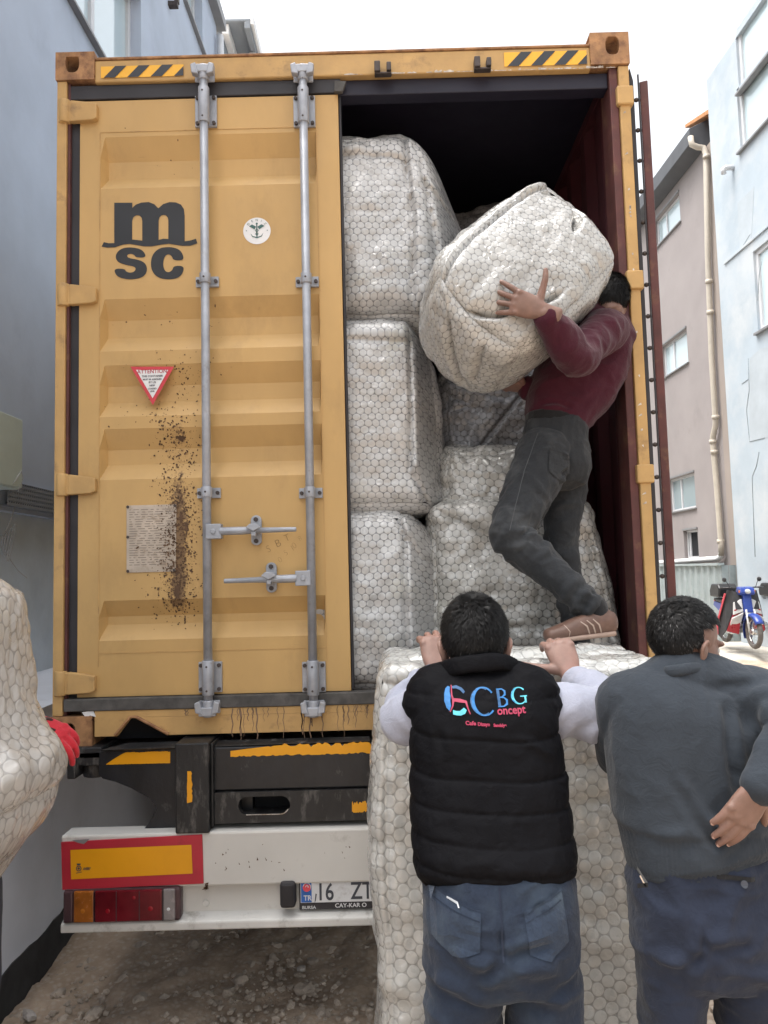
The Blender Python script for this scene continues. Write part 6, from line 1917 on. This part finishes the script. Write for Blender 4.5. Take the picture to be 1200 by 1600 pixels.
# ------------------------------------------------------------------ man in the charcoal jumper
def man_jumper():
    root = empty('person', (at(1090, 1400, -1.15).x, -1.15, 0), 'man from behind in charcoal jumper and navy trousers, face turned right, hand on hip', 'person')
    hc = at(1070, 999, -1.09)
    f, u = V((.92, .40, -.22)), V((.22, .10, 1))
    lf = Loft(); hd = head(lf, hc, f, u, .94, at(1070, 1075, -1.12), .058)
    shR, elR, wrR = at(1180, 1092, -1.13), at(1246, 1140, -1.26), at(1190, 1226, -1.315)
    shL, elL, wrL = at(980, 1098, -1.10), at(968, 1180, -.98), at(985, 1150, -.78)
    lf.tube([shR, elR, wrR], [.045, .038, .030], ref=(0, 1, 0)); lf.tube([shL, elL, wrL], [.045, .038, .03], ref=(0, 0, 1))
    hand(lf, wrR, (-.58, .06, -.80), (.10, -1, -.12), (.4, .8, -.5), 1.04, ((.16, .22, .18), (.12, .20, .16), (.12, .20, .16), (.16, .22, .18)), .0, (.5, .8, .5), .1, lenk=.92)
    hand(lf, wrL, (.1, 1, .25), (-.9, -.2, .3), (0, 0, 1), 1.0)
    hipL, hipR = at(1045, 1440, -1.15), at(1160, 1440, -1.15)
    lf.tube([at(1072, 1100, -1.12), at(1065, 1200, -1.12), at(1095, 1400, -1.15)], [(.10, .055), (.12, .07), (.12, .07)])
    knL, knR = V((hipL.x+.01, -1.13, .5)), V((hipR.x+.07, -1.15, .5)); anL, anR = V((hipL.x+.02, -1.2, .1)), V((hipR.x+.12, -1.2, .1))
    for a, b, c in ((hipL, knL, anL), (hipR, knR, anR)): lf.tube([a, b, c], [.07, .05, .038])
    body = fuse('body', lf, .0036, 3, M['skin_dark'], root)
    eyes(body, hd, .94, M['eye']); nails(body, M['nail'])
    hair(root, hd, .95, 9, .10, 13000, .012, -.055)
    decal_nails = MB()
    # jumper
    lf = Loft()
    rows = [(1068, 1005, 1160, -1.125, .070), (1086, 972, 1182, -1.125, .095), (1115, 955, 1184, -1.125, .118), (1150, 950, 1175, -1.125, .128), (1200, 955, 1168, -1.13, .130), (1250, 964, 1173, -1.135, .130), (1285, 970, 1186, -1.14, .134), (1312, 977, 1200, -1.145, .136), (1335, 984, 1208, -1.15, .133)]
    torso(lf, rows, 2.5, 44)
    lf.tube([at(990, 1100, -1.125), at(1022, 1078, -1.12), at(1072, 1060, -1.115), at(1130, 1074, -1.125), at(1170, 1098, -1.13)], [.075, .068, .078, .07, .08], ref=(0, 1, 0))
    lf.tube([at(1140, 1095, -1.125), shR, shR.lerp(elR, .6)+V((.0, 0, .006)), elR, elR.lerp(wrR, .5), wrR-(elR-wrR)*.04], [.078, .082, .072, .064, .055, .043], ref=(0, 1, 0), sub=7, n=24)
    lf.tube([at(1020, 1100, -1.12), shL, elL, elL.lerp(wrL, .6), wrL], [.075, .075, .062, .05, .04], ref=(0, 0, 1), sub=7, n=24)
    bk = -1.27
    fl = [(at(1050, 1215, bk), at(1130, 1330, bk), .012, -.010), (at(1062, 1210, bk), at(1142, 1320, bk), .013, .008), (at(1138, 1085, bk+.05), at(1150, 1250, bk+.03), .014, -.007), (at(1150, 1095, bk+.05), at(1162, 1240, bk+.03), .016, .005), (at(985, 1330, bk), at(1080, 1300, bk), .014, .006), (at(1000, 1100, bk+.03), at(1010, 1240, bk), .02, .005), (at(1030, 1160, bk), at(1060, 1260, bk), .016, -.005), (at(1165, 1280, bk+.02), at(1110, 1340, bk), .012, .006)]
    zr = at(1090, 1312, -1.28).z
    def rib(co, no):
        k = 1-sstep(zr-.012, zr+.006, co[:, 2]-.05*(co[:, 0]-.8)*0)
        ang = np.arctan2(co[:, 1]+1.145, (co[:, 0]-at(1098, 1340, -1.15).x)*.75)
        return co+no*(k*(.0014*np.sin(ang*110)-.004)+(1-k)*.004*np.exp(-((co[:, 2]-zr-.02)/.03)**2))[:, None]*np.where(np.abs(no[:, 2]) < .6, 1, 0)[:, None]*np.where(co[:, 0] < at(1235, 1340, -1.15).x, 1, 0)[:, None]
    jm = fuse('jumper', lf, .0052, 3, M['jumper'], root, [folds(fl), crumple(6, .0055, (1, 1, .7), 4), crumple(15, .0022, (1, 1, .6), 66), rings(shR, elR, 75, .009, .085, .1, 1.1, 3), rings(elR, wrR, 80, .007, .06, -.1, .95, 6), rib])
    lf = Loft()
    lf.tube([at(1032, 1050, -1.13), at(1048, 1049, -1.18), at(1078, 1045, -1.185), at(1104, 1043, -1.165), at(1116, 1042, -1.13)], [(.015, .010)]*5, ref=(0, .2, 1), e=2.4)
    lf.tube([at(1032, 1050, -1.13), at(1045, 1052, -1.05), at(1100, 1046, -1.045), at(1116, 1042, -1.13)], [(.015, .010)]*4, ref=(0, .2, 1), e=2.4)
    fuse('collar', lf, .005, 3, M['jumper'], jm)
    # trousers
    lf = Loft()
    torso(lf, [(1340, 988, 1208, -1.15, .118), (1380, 986, 1214, -1.155, .126), (1430, 988, 1222, -1.16, .134), (1475, 992, 1228, -1.16, .128), (1498, 998, 1226, -1.155, .112)], 2.4, 36)
    lg = []
    for (xa, xb, xc, xd, kn, an) in ((993, 1103, 1006, 1088, knL, anL), (1110, 1230, 1128, 1236, knR, anR)):
        c0, w0 = row(1490, xa, xb, -1.155, .10); c1, w1 = row(1600, xc, xd, -1.15, .092)
        lf.tube([c0+V((0, 0, .08)), c0, c1, kn, (kn+an)/2, an+V((0, 0, .02))], [(w0[0]*.9, .1), w0, w1, (.082, .085), (.08, .08), (.078, .08)], e=2.2, n=26)
        lg.append((c0, c1))
    bk = -1.29
    fl = [(at(1096, 1370, bk), at(1102, 1490, bk), .006, -.010), (at(1102, 1490, bk), at(1050, 1520, bk+.02), .012, -.009), (at(1106, 1490, bk), at(1180, 1480, bk), .013, -.010), (at(1000, 1390, bk+.05), at(1060, 1420, bk), .014, .007), (at(1010, 1500, bk+.04), at(1085, 1515, bk), .015, .008), (at(1120, 1515, bk), at(1215, 1530, bk+.02), .015, .009), (at(1150, 1560, bk), at(1215, 1590, bk+.02), .015, -.007)]
    tr = fuse('trousers', lf, .006, 4, M['trousers'], root, [folds(fl), crumple(7, .009, (1, 1, 1.4), 12), crumple(17, .003, (1, 1, 1.6), 46), rings(lg[0][1], knL, 55, .006, .1, 0, 1, 2), rings(lg[1][1], knR, 55, .006, .1, 0, 1, 9)])
    org = V((0, -1.29, 0)); tf = surf_map([tr], org, V((1, 0, 0)), V((0, 0, 1)), V((0, 1, 0)), .003)
    oy = lambda x, y: (lambda p: (p.x, p.z))(at(x, y, -1.29))
    for wl in ([oy(1124, 1373), oy(1186, 1379)], [oy(996, 1384), oy(1040, 1381)]): decal('pocket_welt', [shape2d([stroke_loop(wl, .010)])], tf, M['black_cloth'], tr, .012)
    decal('pocket_button', [shape2d([circ(.008, 14, *oy(1166, 1384))])], surf_map([tr], org, V((1, 0, 0)), V((0, 0, 1)), V((0, 1, 0)), .005), M['ink'], tr)
    decal('pen_clip', [shape2d([stroke_loop([oy(1000, 1368), oy(1009, 1385)], .0035)])], surf_map([tr], org, V((1, 0, 0)), V((0, 0, 1)), V((0, 1, 0)), .006), M['chrome'], tr)
    for an in (anL, anR): shoe(root, an+V((0, -.05, -.10)), an+V((0, .21, -.10)), an+V((0, 0, 0)), M['black_cloth'])

# ------------------------------------------------------------------ man in maroon, stepping from the container on to the upright bale
def man_maroon():
    root = empty('person', (at(905, 1000, -.25).x, -.1, 1.5), 'man in maroon jumper and grey jeans stepping on the bale, head hidden by his load', 'person')
    pel = at(868, 690, .02); chest = at(915, 585, .06); nk = at(958, 490, .08)
    hc = at(945, 472, .04)
    f, u = V((-.50, .84, -.30)), V((.15, .1, 1))
    lf = Loft(); hd = head(lf, hc, f, u, 1.0, nk)
    sh, el, wr = at(946, 518, -.10), at(896, 556, -.30), at(850, 488, -.445)
    lf.tube([sh, el, wr], [.045, .038, .029], ref=(0, 1, 0))
    hand(lf, wr+V((-.004, 0, .004)), (-.90, .12, .40), (-.12, -1, -.12), (.3, 0, 1), 1.15, ((.05, .12, .10), (.12, .15, .12), (.14, .15, .12), (.16, .2, .14)), .17, (.10, 1.0, .0), .25)
    sh2, el2, wr2 = at(905, 520, .25), at(880, 612, .24), at(822, 606, .08)
    lf.tube([sh2, el2, wr2], [.045, .038, .029], ref=(0, 1, 0))
    hand(lf, wr2, (-.95, -.2, .1), (0, -.2, -1), (0, -1, 0), 1.0)
    hipL, hipR = at(850, 715, -.05), at(885, 715, .10)
    knL, anL = at(797, 836, -.22), at(925, 952, -.30)
    knR, anR = at(878, 850, .06), V((at(900, 940, .06).x, .06, 1.48))
    lf.tube([nk+V((0, 0, -.05)), chest, pel], [(.08, .07), (.10, .09), (.09, .09)], ref=(0, 1, 0))
    lf.tube([hipL+V((.01, 0, .03)), hipL.lerp(knL, .35), hipL.lerp(knL, .75), knL+V((-.004, 0, .01)), knL.lerp(anL, .3)+V((.006, .01, -.004)), knL.lerp(anL, .65), anL], [.07, .068, .055, .048, .046, .036, .034], ref=(0, 1, 0))
    lf.tube([hipR+V((0, 0, .03)), hipR.lerp(knR, .5), knR, knR.lerp(anR, .5), anR], [.07, .055, .042, .038, .034], ref=(0, 1, 0))
    body = fuse('body', lf, .0038, 3, M['skin_dark'], root)  # darker skin tone: the shade he stands in is put into the colour
    eyes(body, hd, 1.0, M['eye']); nails(body, M['nail'])
    hair(root, hd, 1.04, 13, .02, 6500, .018, -.14)
    # jumper
    lf = Loft()
    def rr(px, py, Y, wx, wy): return at(px, py, Y), (wy, wx)
    secs = [rr(868, 662, .03, 46, .118), rr(880, 630, .04, 58, .130), rr(903, 590, .06, 68, .142), rr(925, 545, .08, 64, .148), rr(942, 510, .09, 52, .135), rr(952, 490, .09, 36, .10)]
    lf.tube([c for c, _ in secs], [(w[0], w[1]*3.1/1180) for _, w in secs], ref=(0, 1, 0), e=2.4, n=36, sub=6, cap=.3)
    lf.tube([at(938, 520, .0), sh, sh.lerp(el, .55)+V((0, 0, .0)), el+V((.006, 0, -.006)), el.lerp(wr, .55), wr+(el-wr)*.10], [.085, .084, .072, .070, .058, .044], ref=(0, 1, 0), sub=7, n=24)
    lf.tube([at(915, 530, .2), sh2, el2, wr2], [.075, .07, .06, .045], ref=(0, 1, 0), sub=6)
    lf.tube([at(945, 505, .08), at(962, 472, .06)], [.076, .070], ref=(0, 1, 0))
    bk = -.12
    fl = [(at(835, 640, bk+.05), at(900, 632, bk), .011, .009), (at(840, 628, bk+.05), at(915, 640, bk), .009, -.009), (at(860, 618, bk), at(930, 600, bk), .013, .008), (at(880, 605, bk), at(950, 560, bk), .013, -.007), (at(870, 650, bk), at(930, 620, bk), .012, .007), (at(912, 655, bk+.03), at(968, 560, bk), .014, .007), (at(900, 525, -.3), at(918, 560, -.33), .009, -.009), (at(905, 520, -.25), at(935, 545, -.22), .009, .008), (at(925, 505, -.18), at(945, 515, -.2), .010, .007)]
    jm = fuse('jumper', lf, .0055, 3, M['maroon_cloth'], root, [folds(fl), crumple(7.5, .008, (1, 1, 1.3), 7), rings(sh, el, 70, .004, .085, .2, 1.1, 3), rings(el, wr, 75, .003, .06, -.1, .95, 6), crumple(13, .004, (1, 1, .8), 31)])
    # belt
    lf = Loft(); b0, b1 = at(864, 668, .025), at(866, 655, .028)
    lf.tube([b0, b1], [(.122, .118), (.122, .120)], ref=(0, 1, 0), e=2.3, cap=.1); fuse('belt', lf, .006, 2, M['black_cloth'], root)
    # jeans
    lf = Loft()
    secs = [rr(866, 664, .025, 47, .120), rr(868, 690, .02, 50, .130), rr(870, 720, .02, 51, .135), rr(870, 745, .02, 46, .12)]
    lf.tube([c for c, _ in secs], [(w[0], w[1]*3.05/1180) for _, w in secs], ref=(0, 1, 0), e=2.3, n=32, cap=.5)
    lf.tube([hipL+V((.01, 0, .03)), hipL.lerp(knL, .35), hipL.lerp(knL, .75), knL+V((-.004, 0, .01)), knL.lerp(anL, .3)+V((.006, .01, -.004)), knL.lerp(anL, .65), anL+(knL-anL)*.03], [(.10, .108), (.098, .100), (.082, .082), (.074, .072), (.072, .068), (.062, .056), (.056, .050)], ref=(0, 1, 0), sub=7, n=28)
    lf.tube([hipR+V((0, 0, .03)), hipR.lerp(knR, .5), knR, knR.lerp(anR, .5), anR], [(.10, .1), (.088, .08), (.068, .062), (.06, .054), (.052, .048)], ref=(0, 1, 0), sub=7, n=28)
    bk = -.14
    fl = [(at(855, 700, bk), at(900, 722, bk), .010, .008), (at(860, 690, bk), at(905, 700, bk), .009, -.006), (at(868, 748, bk), at(905, 728, bk), .009, -.012), (at(850, 745, bk), at(890, 752, bk), .011, .008), (at(815, 838, -.3), at(845, 822, -.26), .009, -.012), (at(812, 828, -.3), at(850, 810, -.26), .010, .009), (at(800, 858, -.3), at(850, 842, -.26), .011, .008), (at(900, 925, -.36), at(932, 935, -.34), .010, .008), (at(892, 940, -.36), at(925, 950, -.34), .009, -.007), (at(830, 700, bk+.03), at(850, 725, bk), .01, -.007)]
    je = fuse('jeans', lf, .0052, 3, M['grey_denim'], root, [folds(fl), crumple(8, .008, (1, 1, 1), 21), crumple(18, .0042, (1, 1, 1.2), 56), rings(knL, anL, 85, .0055, .075, -.05, 1, 3), rings(hipL, knL, 60, .005, .1, .5, 1.1, 8), rings(hipR, anR, 65, .005, .09, .2, 1.0, 5)])
    org = V((0, -.2, 0)); tf = surf_map([je], org, V((1, 0, 0)), V((0, 0, 1)), V((0, 1, 0)), .0035)
    oy = lambda x, y: (lambda p: (p.x, p.z))(at(x, y, -.15))
    pk = [oy(x, y) for x, y in ((857, 703), (893, 712), (894, 738), (873, 752), (853, 738))]
    po = decal('back_pocket', [shape2d([pk])], tf, M['grey_denim'], je, .015)
    decal('pocket_stitch', [shape2d([stroke_loop([pk[0], pk[1]], .0035)]), shape2d([stroke_loop([pk[1], pk[2], pk[3], pk[4], pk[0]], .0022)])], surf_map([je], org, V((1, 0, 0)), V((0, 0, 1)), V((0, 1, 0)), .0048), mat('dark_stitch', (.02, .021, .023), .9, 0, .1, 20, 0), je, .012)
    decal('side_seam', [shape2d([stroke_loop([oy(x, y) for x, y in ((842, 675), (815, 740), (796, 800), (786, 832))], .0028)])], tf, mat('light_stitch', (.075, .077, .08), .9, 0, .1, 20, 0), je, .012)
    # near shoe, brown with pale stripes; far shoe
    heel, toe = at(964, 993, -.30), at(851, 1006, -.345)
    o, (h, d, uu, sd, L_) = shoe(root, heel, toe, anL+V((.012, 0, .0)))
    mp = surf_map([o], V((0, -.35, 0)), V((1, 0, 0)), V((0, 0, 1)), V((0, 1, 0)), .002)
    oz = lambda x, y: (lambda p: (p.x, p.z))(at(x, y, -.35))
    decal('shoe_stripes', [shape2d([stroke_loop([oz(906+k*10, 971-k*2), oz(916+k*10, 978-k), oz(922+k*10, 993)], [.003, .006, .005])]) for k in range(3)], mp, M['stripe'], o, .012)
    decal('toe_cap', [shape2d([stroke_loop([oz(880, 976), oz(888, 986), oz(886, 999)], .003)])], mp, M['stripe'], o, .012)
    lf = Loft(); lf.tube([anL+V((.01, 0, .012)), anL+V((.018, 0, -.03))], [.046, .044], ref=(0, 1, 0)); fuse('sock', lf, .006, 2, M['black_cloth'], root)
    shoe(root, V((anR.x+.04, .08, 1.30)), V((anR.x-.19, .02, 1.30)), anR, M['black_cloth'])

# ------------------------------------------------------------------ helper at the left edge, only a red glove in view
def man_glove():
    root = empty('person', (-1.22, -.72, 0), 'helper mostly out of view at the left edge, red gloved hand gripping a bale', 'person')
    hx, hy = -1.22, -.74
    lf = Loft(); hd = head(lf, V((hx, hy, 1.62)), V((.6, -.8, -.1)), V((0, 0, 1)), 1.0, V((hx, hy, 1.46)))
    sh1, el1 = V((hx+.15, hy+.05, 1.40)), V((hx+.20, hy+.20, 1.20))
    wr1 = at(50, 1128, -.72)
    sh2, el2, wr2 = V((hx-.12, hy-.1, 1.4)), V((hx-.1, hy-.28, 1.2)), V((hx+.02, hy-.34, 1.0))
    lf.tube([sh1, el1, wr1], [.045, .038, .029]); lf.tube([sh2, el2, wr2], [.045, .038, .029])
    lf.tube([V((hx, hy, 1.45)), V((hx, hy, 1.2)), V((hx, hy, .95))], [(.12, .08), (.12, .09), (.12, .09)])
    for s in (-1, 1): lf.tube([V((hx+.08*s, hy, .95)), V((hx+.09*s, hy, .5)), V((hx+.09*s, hy+.02, .1))], [.07, .05, .038])
    hand(lf, wr2, (.4, -.5, -.6), (-.8, -.3, 0), (0, 0, 1), 1.0)
    b = fuse('body', lf, .005, 2, M['skin'], root)
    eyes(b, hd, 1.0, M['eye']); hair(root, hd, 1.04, 21, .0, 2500)
    lf = Loft(); hand(lf, wr1+V((.0, -.005, .0)), (.93, -.22, -.42), (.35, -.55, .80), (.3, -.6, .3), 1.2, ((.35, .65, .5), (.3, .6, .5), (.3, .6, .5), (.3, .6, .5)), .05, (.7, .6, .3), .3)
    g = fuse('glove', lf, .004, 3, M['glove_red'], root)
    lf = Loft()
    for y0, x0, x1 in ((1131, 60, 82), (1147, 62, 86), (1161, 58, 74)):
        lf.tube([at(x0, y0-1, -.80), at((x0+x1)/2, y0-8, -.82), at(x1, y0-6, -.80)], [.0045, .006, .004], n=8)
    fuse('glove_palm', lf, .003, 2, M['glove_dark'], g)
    lf = Loft()
    lf.tube([V((hx, hy, 1.46)), V((hx, hy, 1.2)), V((hx, hy, .9))], [(.15, .10), (.17, .12), (.16, .12)], e=2.4)
    lf.tube([V((hx+.05, hy, 1.40)), sh1, el1, wr1+(el1-wr1)*.12], [.07, .07, .058, .042], sub=6); lf.tube([V((hx-.05, hy, 1.40)), sh2, el2, wr2], [.07, .07, .058, .042], sub=6)
    fuse('jacket', lf, .007, 3, M['maroon_cloth'], root, crumple(7, .006, seed=5))
    lf = Loft(); lf.tube([V((hx, hy, .98)), V((hx, hy, .85))], [(.15, .12), (.15, .12)])
    for s in (-1, 1): lf.tube([V((hx+.08*s, hy, .9)), V((hx+.09*s, hy, .5)), V((hx+.09*s, hy+.02, .1))], [.095, .08, .07])
    fuse('trousers', lf, .007, 3, M['trousers'], root, crumple(7, .006, seed=15))
    for s in (-1, 1): shoe(root, V((hx+.09*s, hy+.06, 0)), V((hx+.09*s+.05, hy-.18, 0)), V((hx+.09*s, hy+.02, .1)), M['black_cloth'])

man_vest(); man_jumper(); man_maroon(); man_glove()

# ================================================================== motorbikes
def plastic(name, col, r=.3): return mat(name, col, r, 0, .08, 6, .02, 40)
M['bike_blue'] = plastic('bike_blue', (.025, .055, .27)); M['bike_red'] = plastic('bike_red', (.32, .012, .025)); M['bike_white'] = plastic('bike_white', (.5, .5, .5))
M['bike_black'] = mat('bike_black', (.018, .018, .02), .45, 0, .2, 8, .1); M['cover_black'] = mat('cover_black', (.025, .025, .028), .7, 0, .3, 8, .3, 40)
M['engine'] = mat('engine_metal', (.22, .22, .23), .4, .7, .3, 20, .2); M['tyre_dusty'] = mat('dusty_tyre', (.11, .10, .095), .9, 0, .3, 14, .3, 60)
M['lens'] = glass_mat('headlamp_lens', (.45, .48, .5)); M['amber'] = plastic('indicator_amber', (.6, .16, .02)); M['seat_vinyl'] = mat('seat_vinyl', (.02, .02, .022), .5, 0, .2, 9, .2, 90)
M['cover_stripe'] = plastic('cover_red_stripe', (.50, .06, .08), .6)

def bike(loc, ang, label, shell, shield, cover=True):
    root = empty('motorbike', loc, label, 'motorbike', None)
    d = V((math.cos(ang), math.sin(ang), 0)); s = V((-d.y, d.x, 0)); B = V(loc)
    T = lambda x, y, z: B+d*x+s*y+V((0, 0, z))            # x forward from mid wheelbase, y to the rider's left
    def curve(pts, r, m, nm, par=root, n=8):
        return part(nm, m, par, fn=lambda b: b.tube([T(*p) for p in pts], r, n))
    wb = .60; R_ = .245
    for x, nm in ((wb, 'front_wheel'), (-wb, 'rear_wheel')):
        w = part(nm, M['tyre_dusty'], root, fn=lambda b: b.torus(T(x, 0, .285), s, R_, .042, 44, 10))
        part('rim', M['chrome'], w, fn=lambda b: (b.torus(T(x, 0, .285), s, R_-.038, .012, 40, 8), b.cyl(T(x, -.05, .285), T(x, .05, .285), .05 if x > 0 else .065, 16)))
        part('spokes', M['chrome'], w, fn=lambda b: [b.cyl(T(x+.045*math.cos(a), .02*(-1)**k, .285+.045*math.sin(a)), T(x+(R_-.04)*math.cos(a+.25*(-1)**k), 0, .285+(R_-.04)*math.sin(a+.25*(-1)**k)), .0022, 5) for k, a in enumerate([2*math.pi*i/24 for i in range(24)])])
    for y in (-.075, .075):
        curve([(wb, y, .285), (wb-.03, y, .42), (wb-.10, y*.9, .66)], .017, M['bike_white'], 'fork_leg')
    def fender(b):
        P = []; n = 18
        for i in range(n+1):
            a = R(205-175*i/n)
            for y, dz in ((-.075, -.045), (-.06, 0), (0, .018), (.06, 0), (.075, -.045)):
                rr = .305+dz
                P.append(T(wb+rr*math.cos(a), y, .285+rr*math.sin(a)))
        b.add(P, [(i*5+j, i*5+j+1, (i+1)*5+j+1, (i+1)*5+j) for i in range(n) for j in range(4)], smooth=True)
    o = part('front_fender', shell, root, fn=fender); sd_ = o.modifiers.new('solid', 'SOLIDIFY'); sd_.thickness = .005
    def skirt(lst, nm, m, w):
        return part(nm, m, root, .012, lambda b: [b.quadprism([T(x, y0, z) for x, z in lst], s*w) for y0 in ([-w/2])])
    part('steering_cover', shell, root, .02, lambda b: (b.quadprism([T(x, -.075, z) for x, z in ((.40, .60), (.47, .60), (.42, .86), (.36, 1.0), (.30, 1.0), (.33, .82))], s*.15)))
    part('leg_shield', shield, root, .015, lambda b: [b.quadprism([T(.44, q*.08, .60), T(.40, q*.27, .50), T(.28, q*.29, .30), T(.22, q*.24, .26), T(.30, q*.1, .34)], d*-.03+V((0, 0, .02))) for q in (-1, 1)]+[b.quadprism([T(.43, q*.08, .62), T(.40, q*.25, .56), T(.37, q*.22, .78), T(.39, q*.08, .84)], d*-.03) for q in (-1, 1)])
    part('headlamp_shell', shell, root, .025, lambda b: b.quadprism([T(x, -.13, z) for x, z in ((.42, .90), (.46, .94), (.42, 1.03), (.30, 1.05), (.24, .98), (.30, .90))], s*.26))
    part('headlamp', M['lens'], root, fn=lambda b: b.ball(T(.435, 0, .965), .05, .085, .045, 10))
    part('indicator', M['amber'], root, .006, lambda b: [b.obox(T(.41, q*.105, .965), d*.025, s*.03, V((0, 0, .022))) for q in (-1, 1)])
    curve([(.22, -.34, 1.03), (.27, -.2, 1.03), (.32, 0, 1.01), (.27, .2, 1.03), (.22, .34, 1.03)], .012, M['bike_black'], 'handlebar')
    for q in (-1, 1):
        curve([(.20, q*.37, 1.03), (.235, q*.27, 1.03)], .018, M['bike_black'], 'grip')
        mi = curve([(.26, q*.22, 1.03), (.25, q*.25, 1.10), (.24, q*.27, 1.14)], .006, M['bike_black'], 'mirror')
        part('mirror_head', M['bike_black'], mi, fn=lambda b: b.ball(T(.235, q*.30, 1.17), .028, .065, .042, 10))
        curve([(.26, q*.22, 1.03), (.35, q*.24, 1.04), (.28, q*.35, 1.035)], .005, M['engine'], 'brake_lever')
    part('frame_spine', shell, root, .02, lambda b: b.quadprism([T(x, -.06, z) for x, z in ((.32, .62), (.34, .72), (.05, .52), (-.15, .60), (-.15, .46), (.05, .40))], s*.12))
    part('side_panel', shell, root, .02, lambda b: b.quadprism([T(x, -.11, z) for x, z in ((-.05, .48), (0.0, .68), (-.80, .76), (-.86, .68), (-.45, .52))], s*.22))
    part('seat', M['seat_vinyl'], root, .03, lambda b: b.quadprism([T(x, -.12, z) for x, z in ((.06, .70), (.02, .76), (-.30, .77), (-.42, .81), (-.78, .82), (-.80, .77), (-.3, .71))], s*.24))
    part('engine', M['engine'], root, .02, lambda b: (b.quadprism([T(x, -.10, z) for x, z in ((.16, .28), (.18, .40), (-.02, .46), (-.16, .42), (-.16, .26), (.02, .22))], s*.20), b.cyl(T(.12, 0, .34), T(.28, 0, .35), .055, 14)))
    curve([(.2, -.08, .30), (.05, -.14, .22), (-.35, -.16, .26), (-.75, -.17, .34)], [.018, .018, .03, .042], M['chrome'], 'exhaust', n=12)
    part('swing_arm', M['engine'], root, .006, lambda b: [b.obox(T(-.38, q*.08, .285), d*.24, s*.014, V((0, 0, .02))) for q in (-1, 1)])
    curve([(-.60, .12, .30), (-.45, .13, .62)], .022, M['chrome'], 'shock_absorber'); curve([(-.60, -.12, .30), (-.45, -.13, .62)], .022, M['chrome'], 'shock_absorber')
    part('rear_rack', M['engine'], root, fn=lambda b: (b.tube([T(-.55, -.1, .83), T(-.98, -.1, .87), T(-.98, .1, .87), T(-.55, .1, .83)], .008), b.tube([T(-.98, 0, .87), T(-1.04, 0, .80)], .006)))
    part('luggage_box', M['bike_black'], root, .03, lambda b: b.quadprism([T(x, -.17, z) for x, z in ((-.40, .84), (-.36, 1.00), (-.44, 1.08), (-.74, 1.08), (-.84, .96), (-.82, .84))], s*.34))
    part('tail_light', M['bike_red'], root, .01, lambda b: b.obox(T(-.90, 0, .76), d*.03, s*.06, V((0, 0, .03))))
    curve([(-.05, .12, .25), (-.12, .24, .02)], .01, M['engine'], 'kickstand')
    if cover:
        c = part('leg_cover', M['cover_black'], root, .02, lambda b: [b.quadprism([T(.30, q*.20, .98), T(.38, q*.22, .70), T(.26, q*.33, .30), T(.02, q*.34, .14), T(-.16, q*.33, .20), T(-.02, q*.30, .60), T(.14, q*.24, .98)], s*.02) for q in (-1, 1)]+[b.quadprism([T(.33, -.2, .96), T(.33, .2, .96), T(.42, .2, .66), T(.42, -.2, .66)], d*-.03)])
        part('cover_stripe', M['cover_stripe'], c, fn=lambda b: [b.quadprism([T(.19, q*(.262 if q > 0 else .262), .93), T(.12, q*.262, .93), T(-.09, q*.34, .42), T(-.10, q*.352, .22), T(-.04, q*.352, .20), T(-.03, q*.345, .42)], s*.012*q) for q in (-1, 1)])
        part('cover_lining', M['bike_red'], c, .01, lambda b: [b.quadprism([T(.385, q*.10, .66), T(.385, q*.22, .66), T(.27, q*.33, .28), T(.27, q*.12, .22)], d*.02) for q in (-1, 1)])
    return root
bw_ = at(1180, 1014, 9.9)
gz_ = 0.0
ang = math.atan2(-1, -.04)
dd_ = V((math.cos(ang), math.sin(ang), 0))
base = V((bw_.x, bw_.y, 0))-dd_*.60
base.z = float(ground_z(base.x, base.y))
print('BIKE', tuple(base), 'wheel z', bw_.z, 'ground', float(ground_z(bw_.x, bw_.y)))
base.z = bw_.z
bike(base, ang, 'blue and white moped with black leg cover and rear box parked by the fence', M['bike_blue'], M['bike_white'])
b2 = base+V((.95, -.1, 0)); b2.z = base.z
bike(b2, ang+.1, 'black scooter cut by the right edge, parked beside the blue moped', M['bike_black'], M['bike_black'], False)
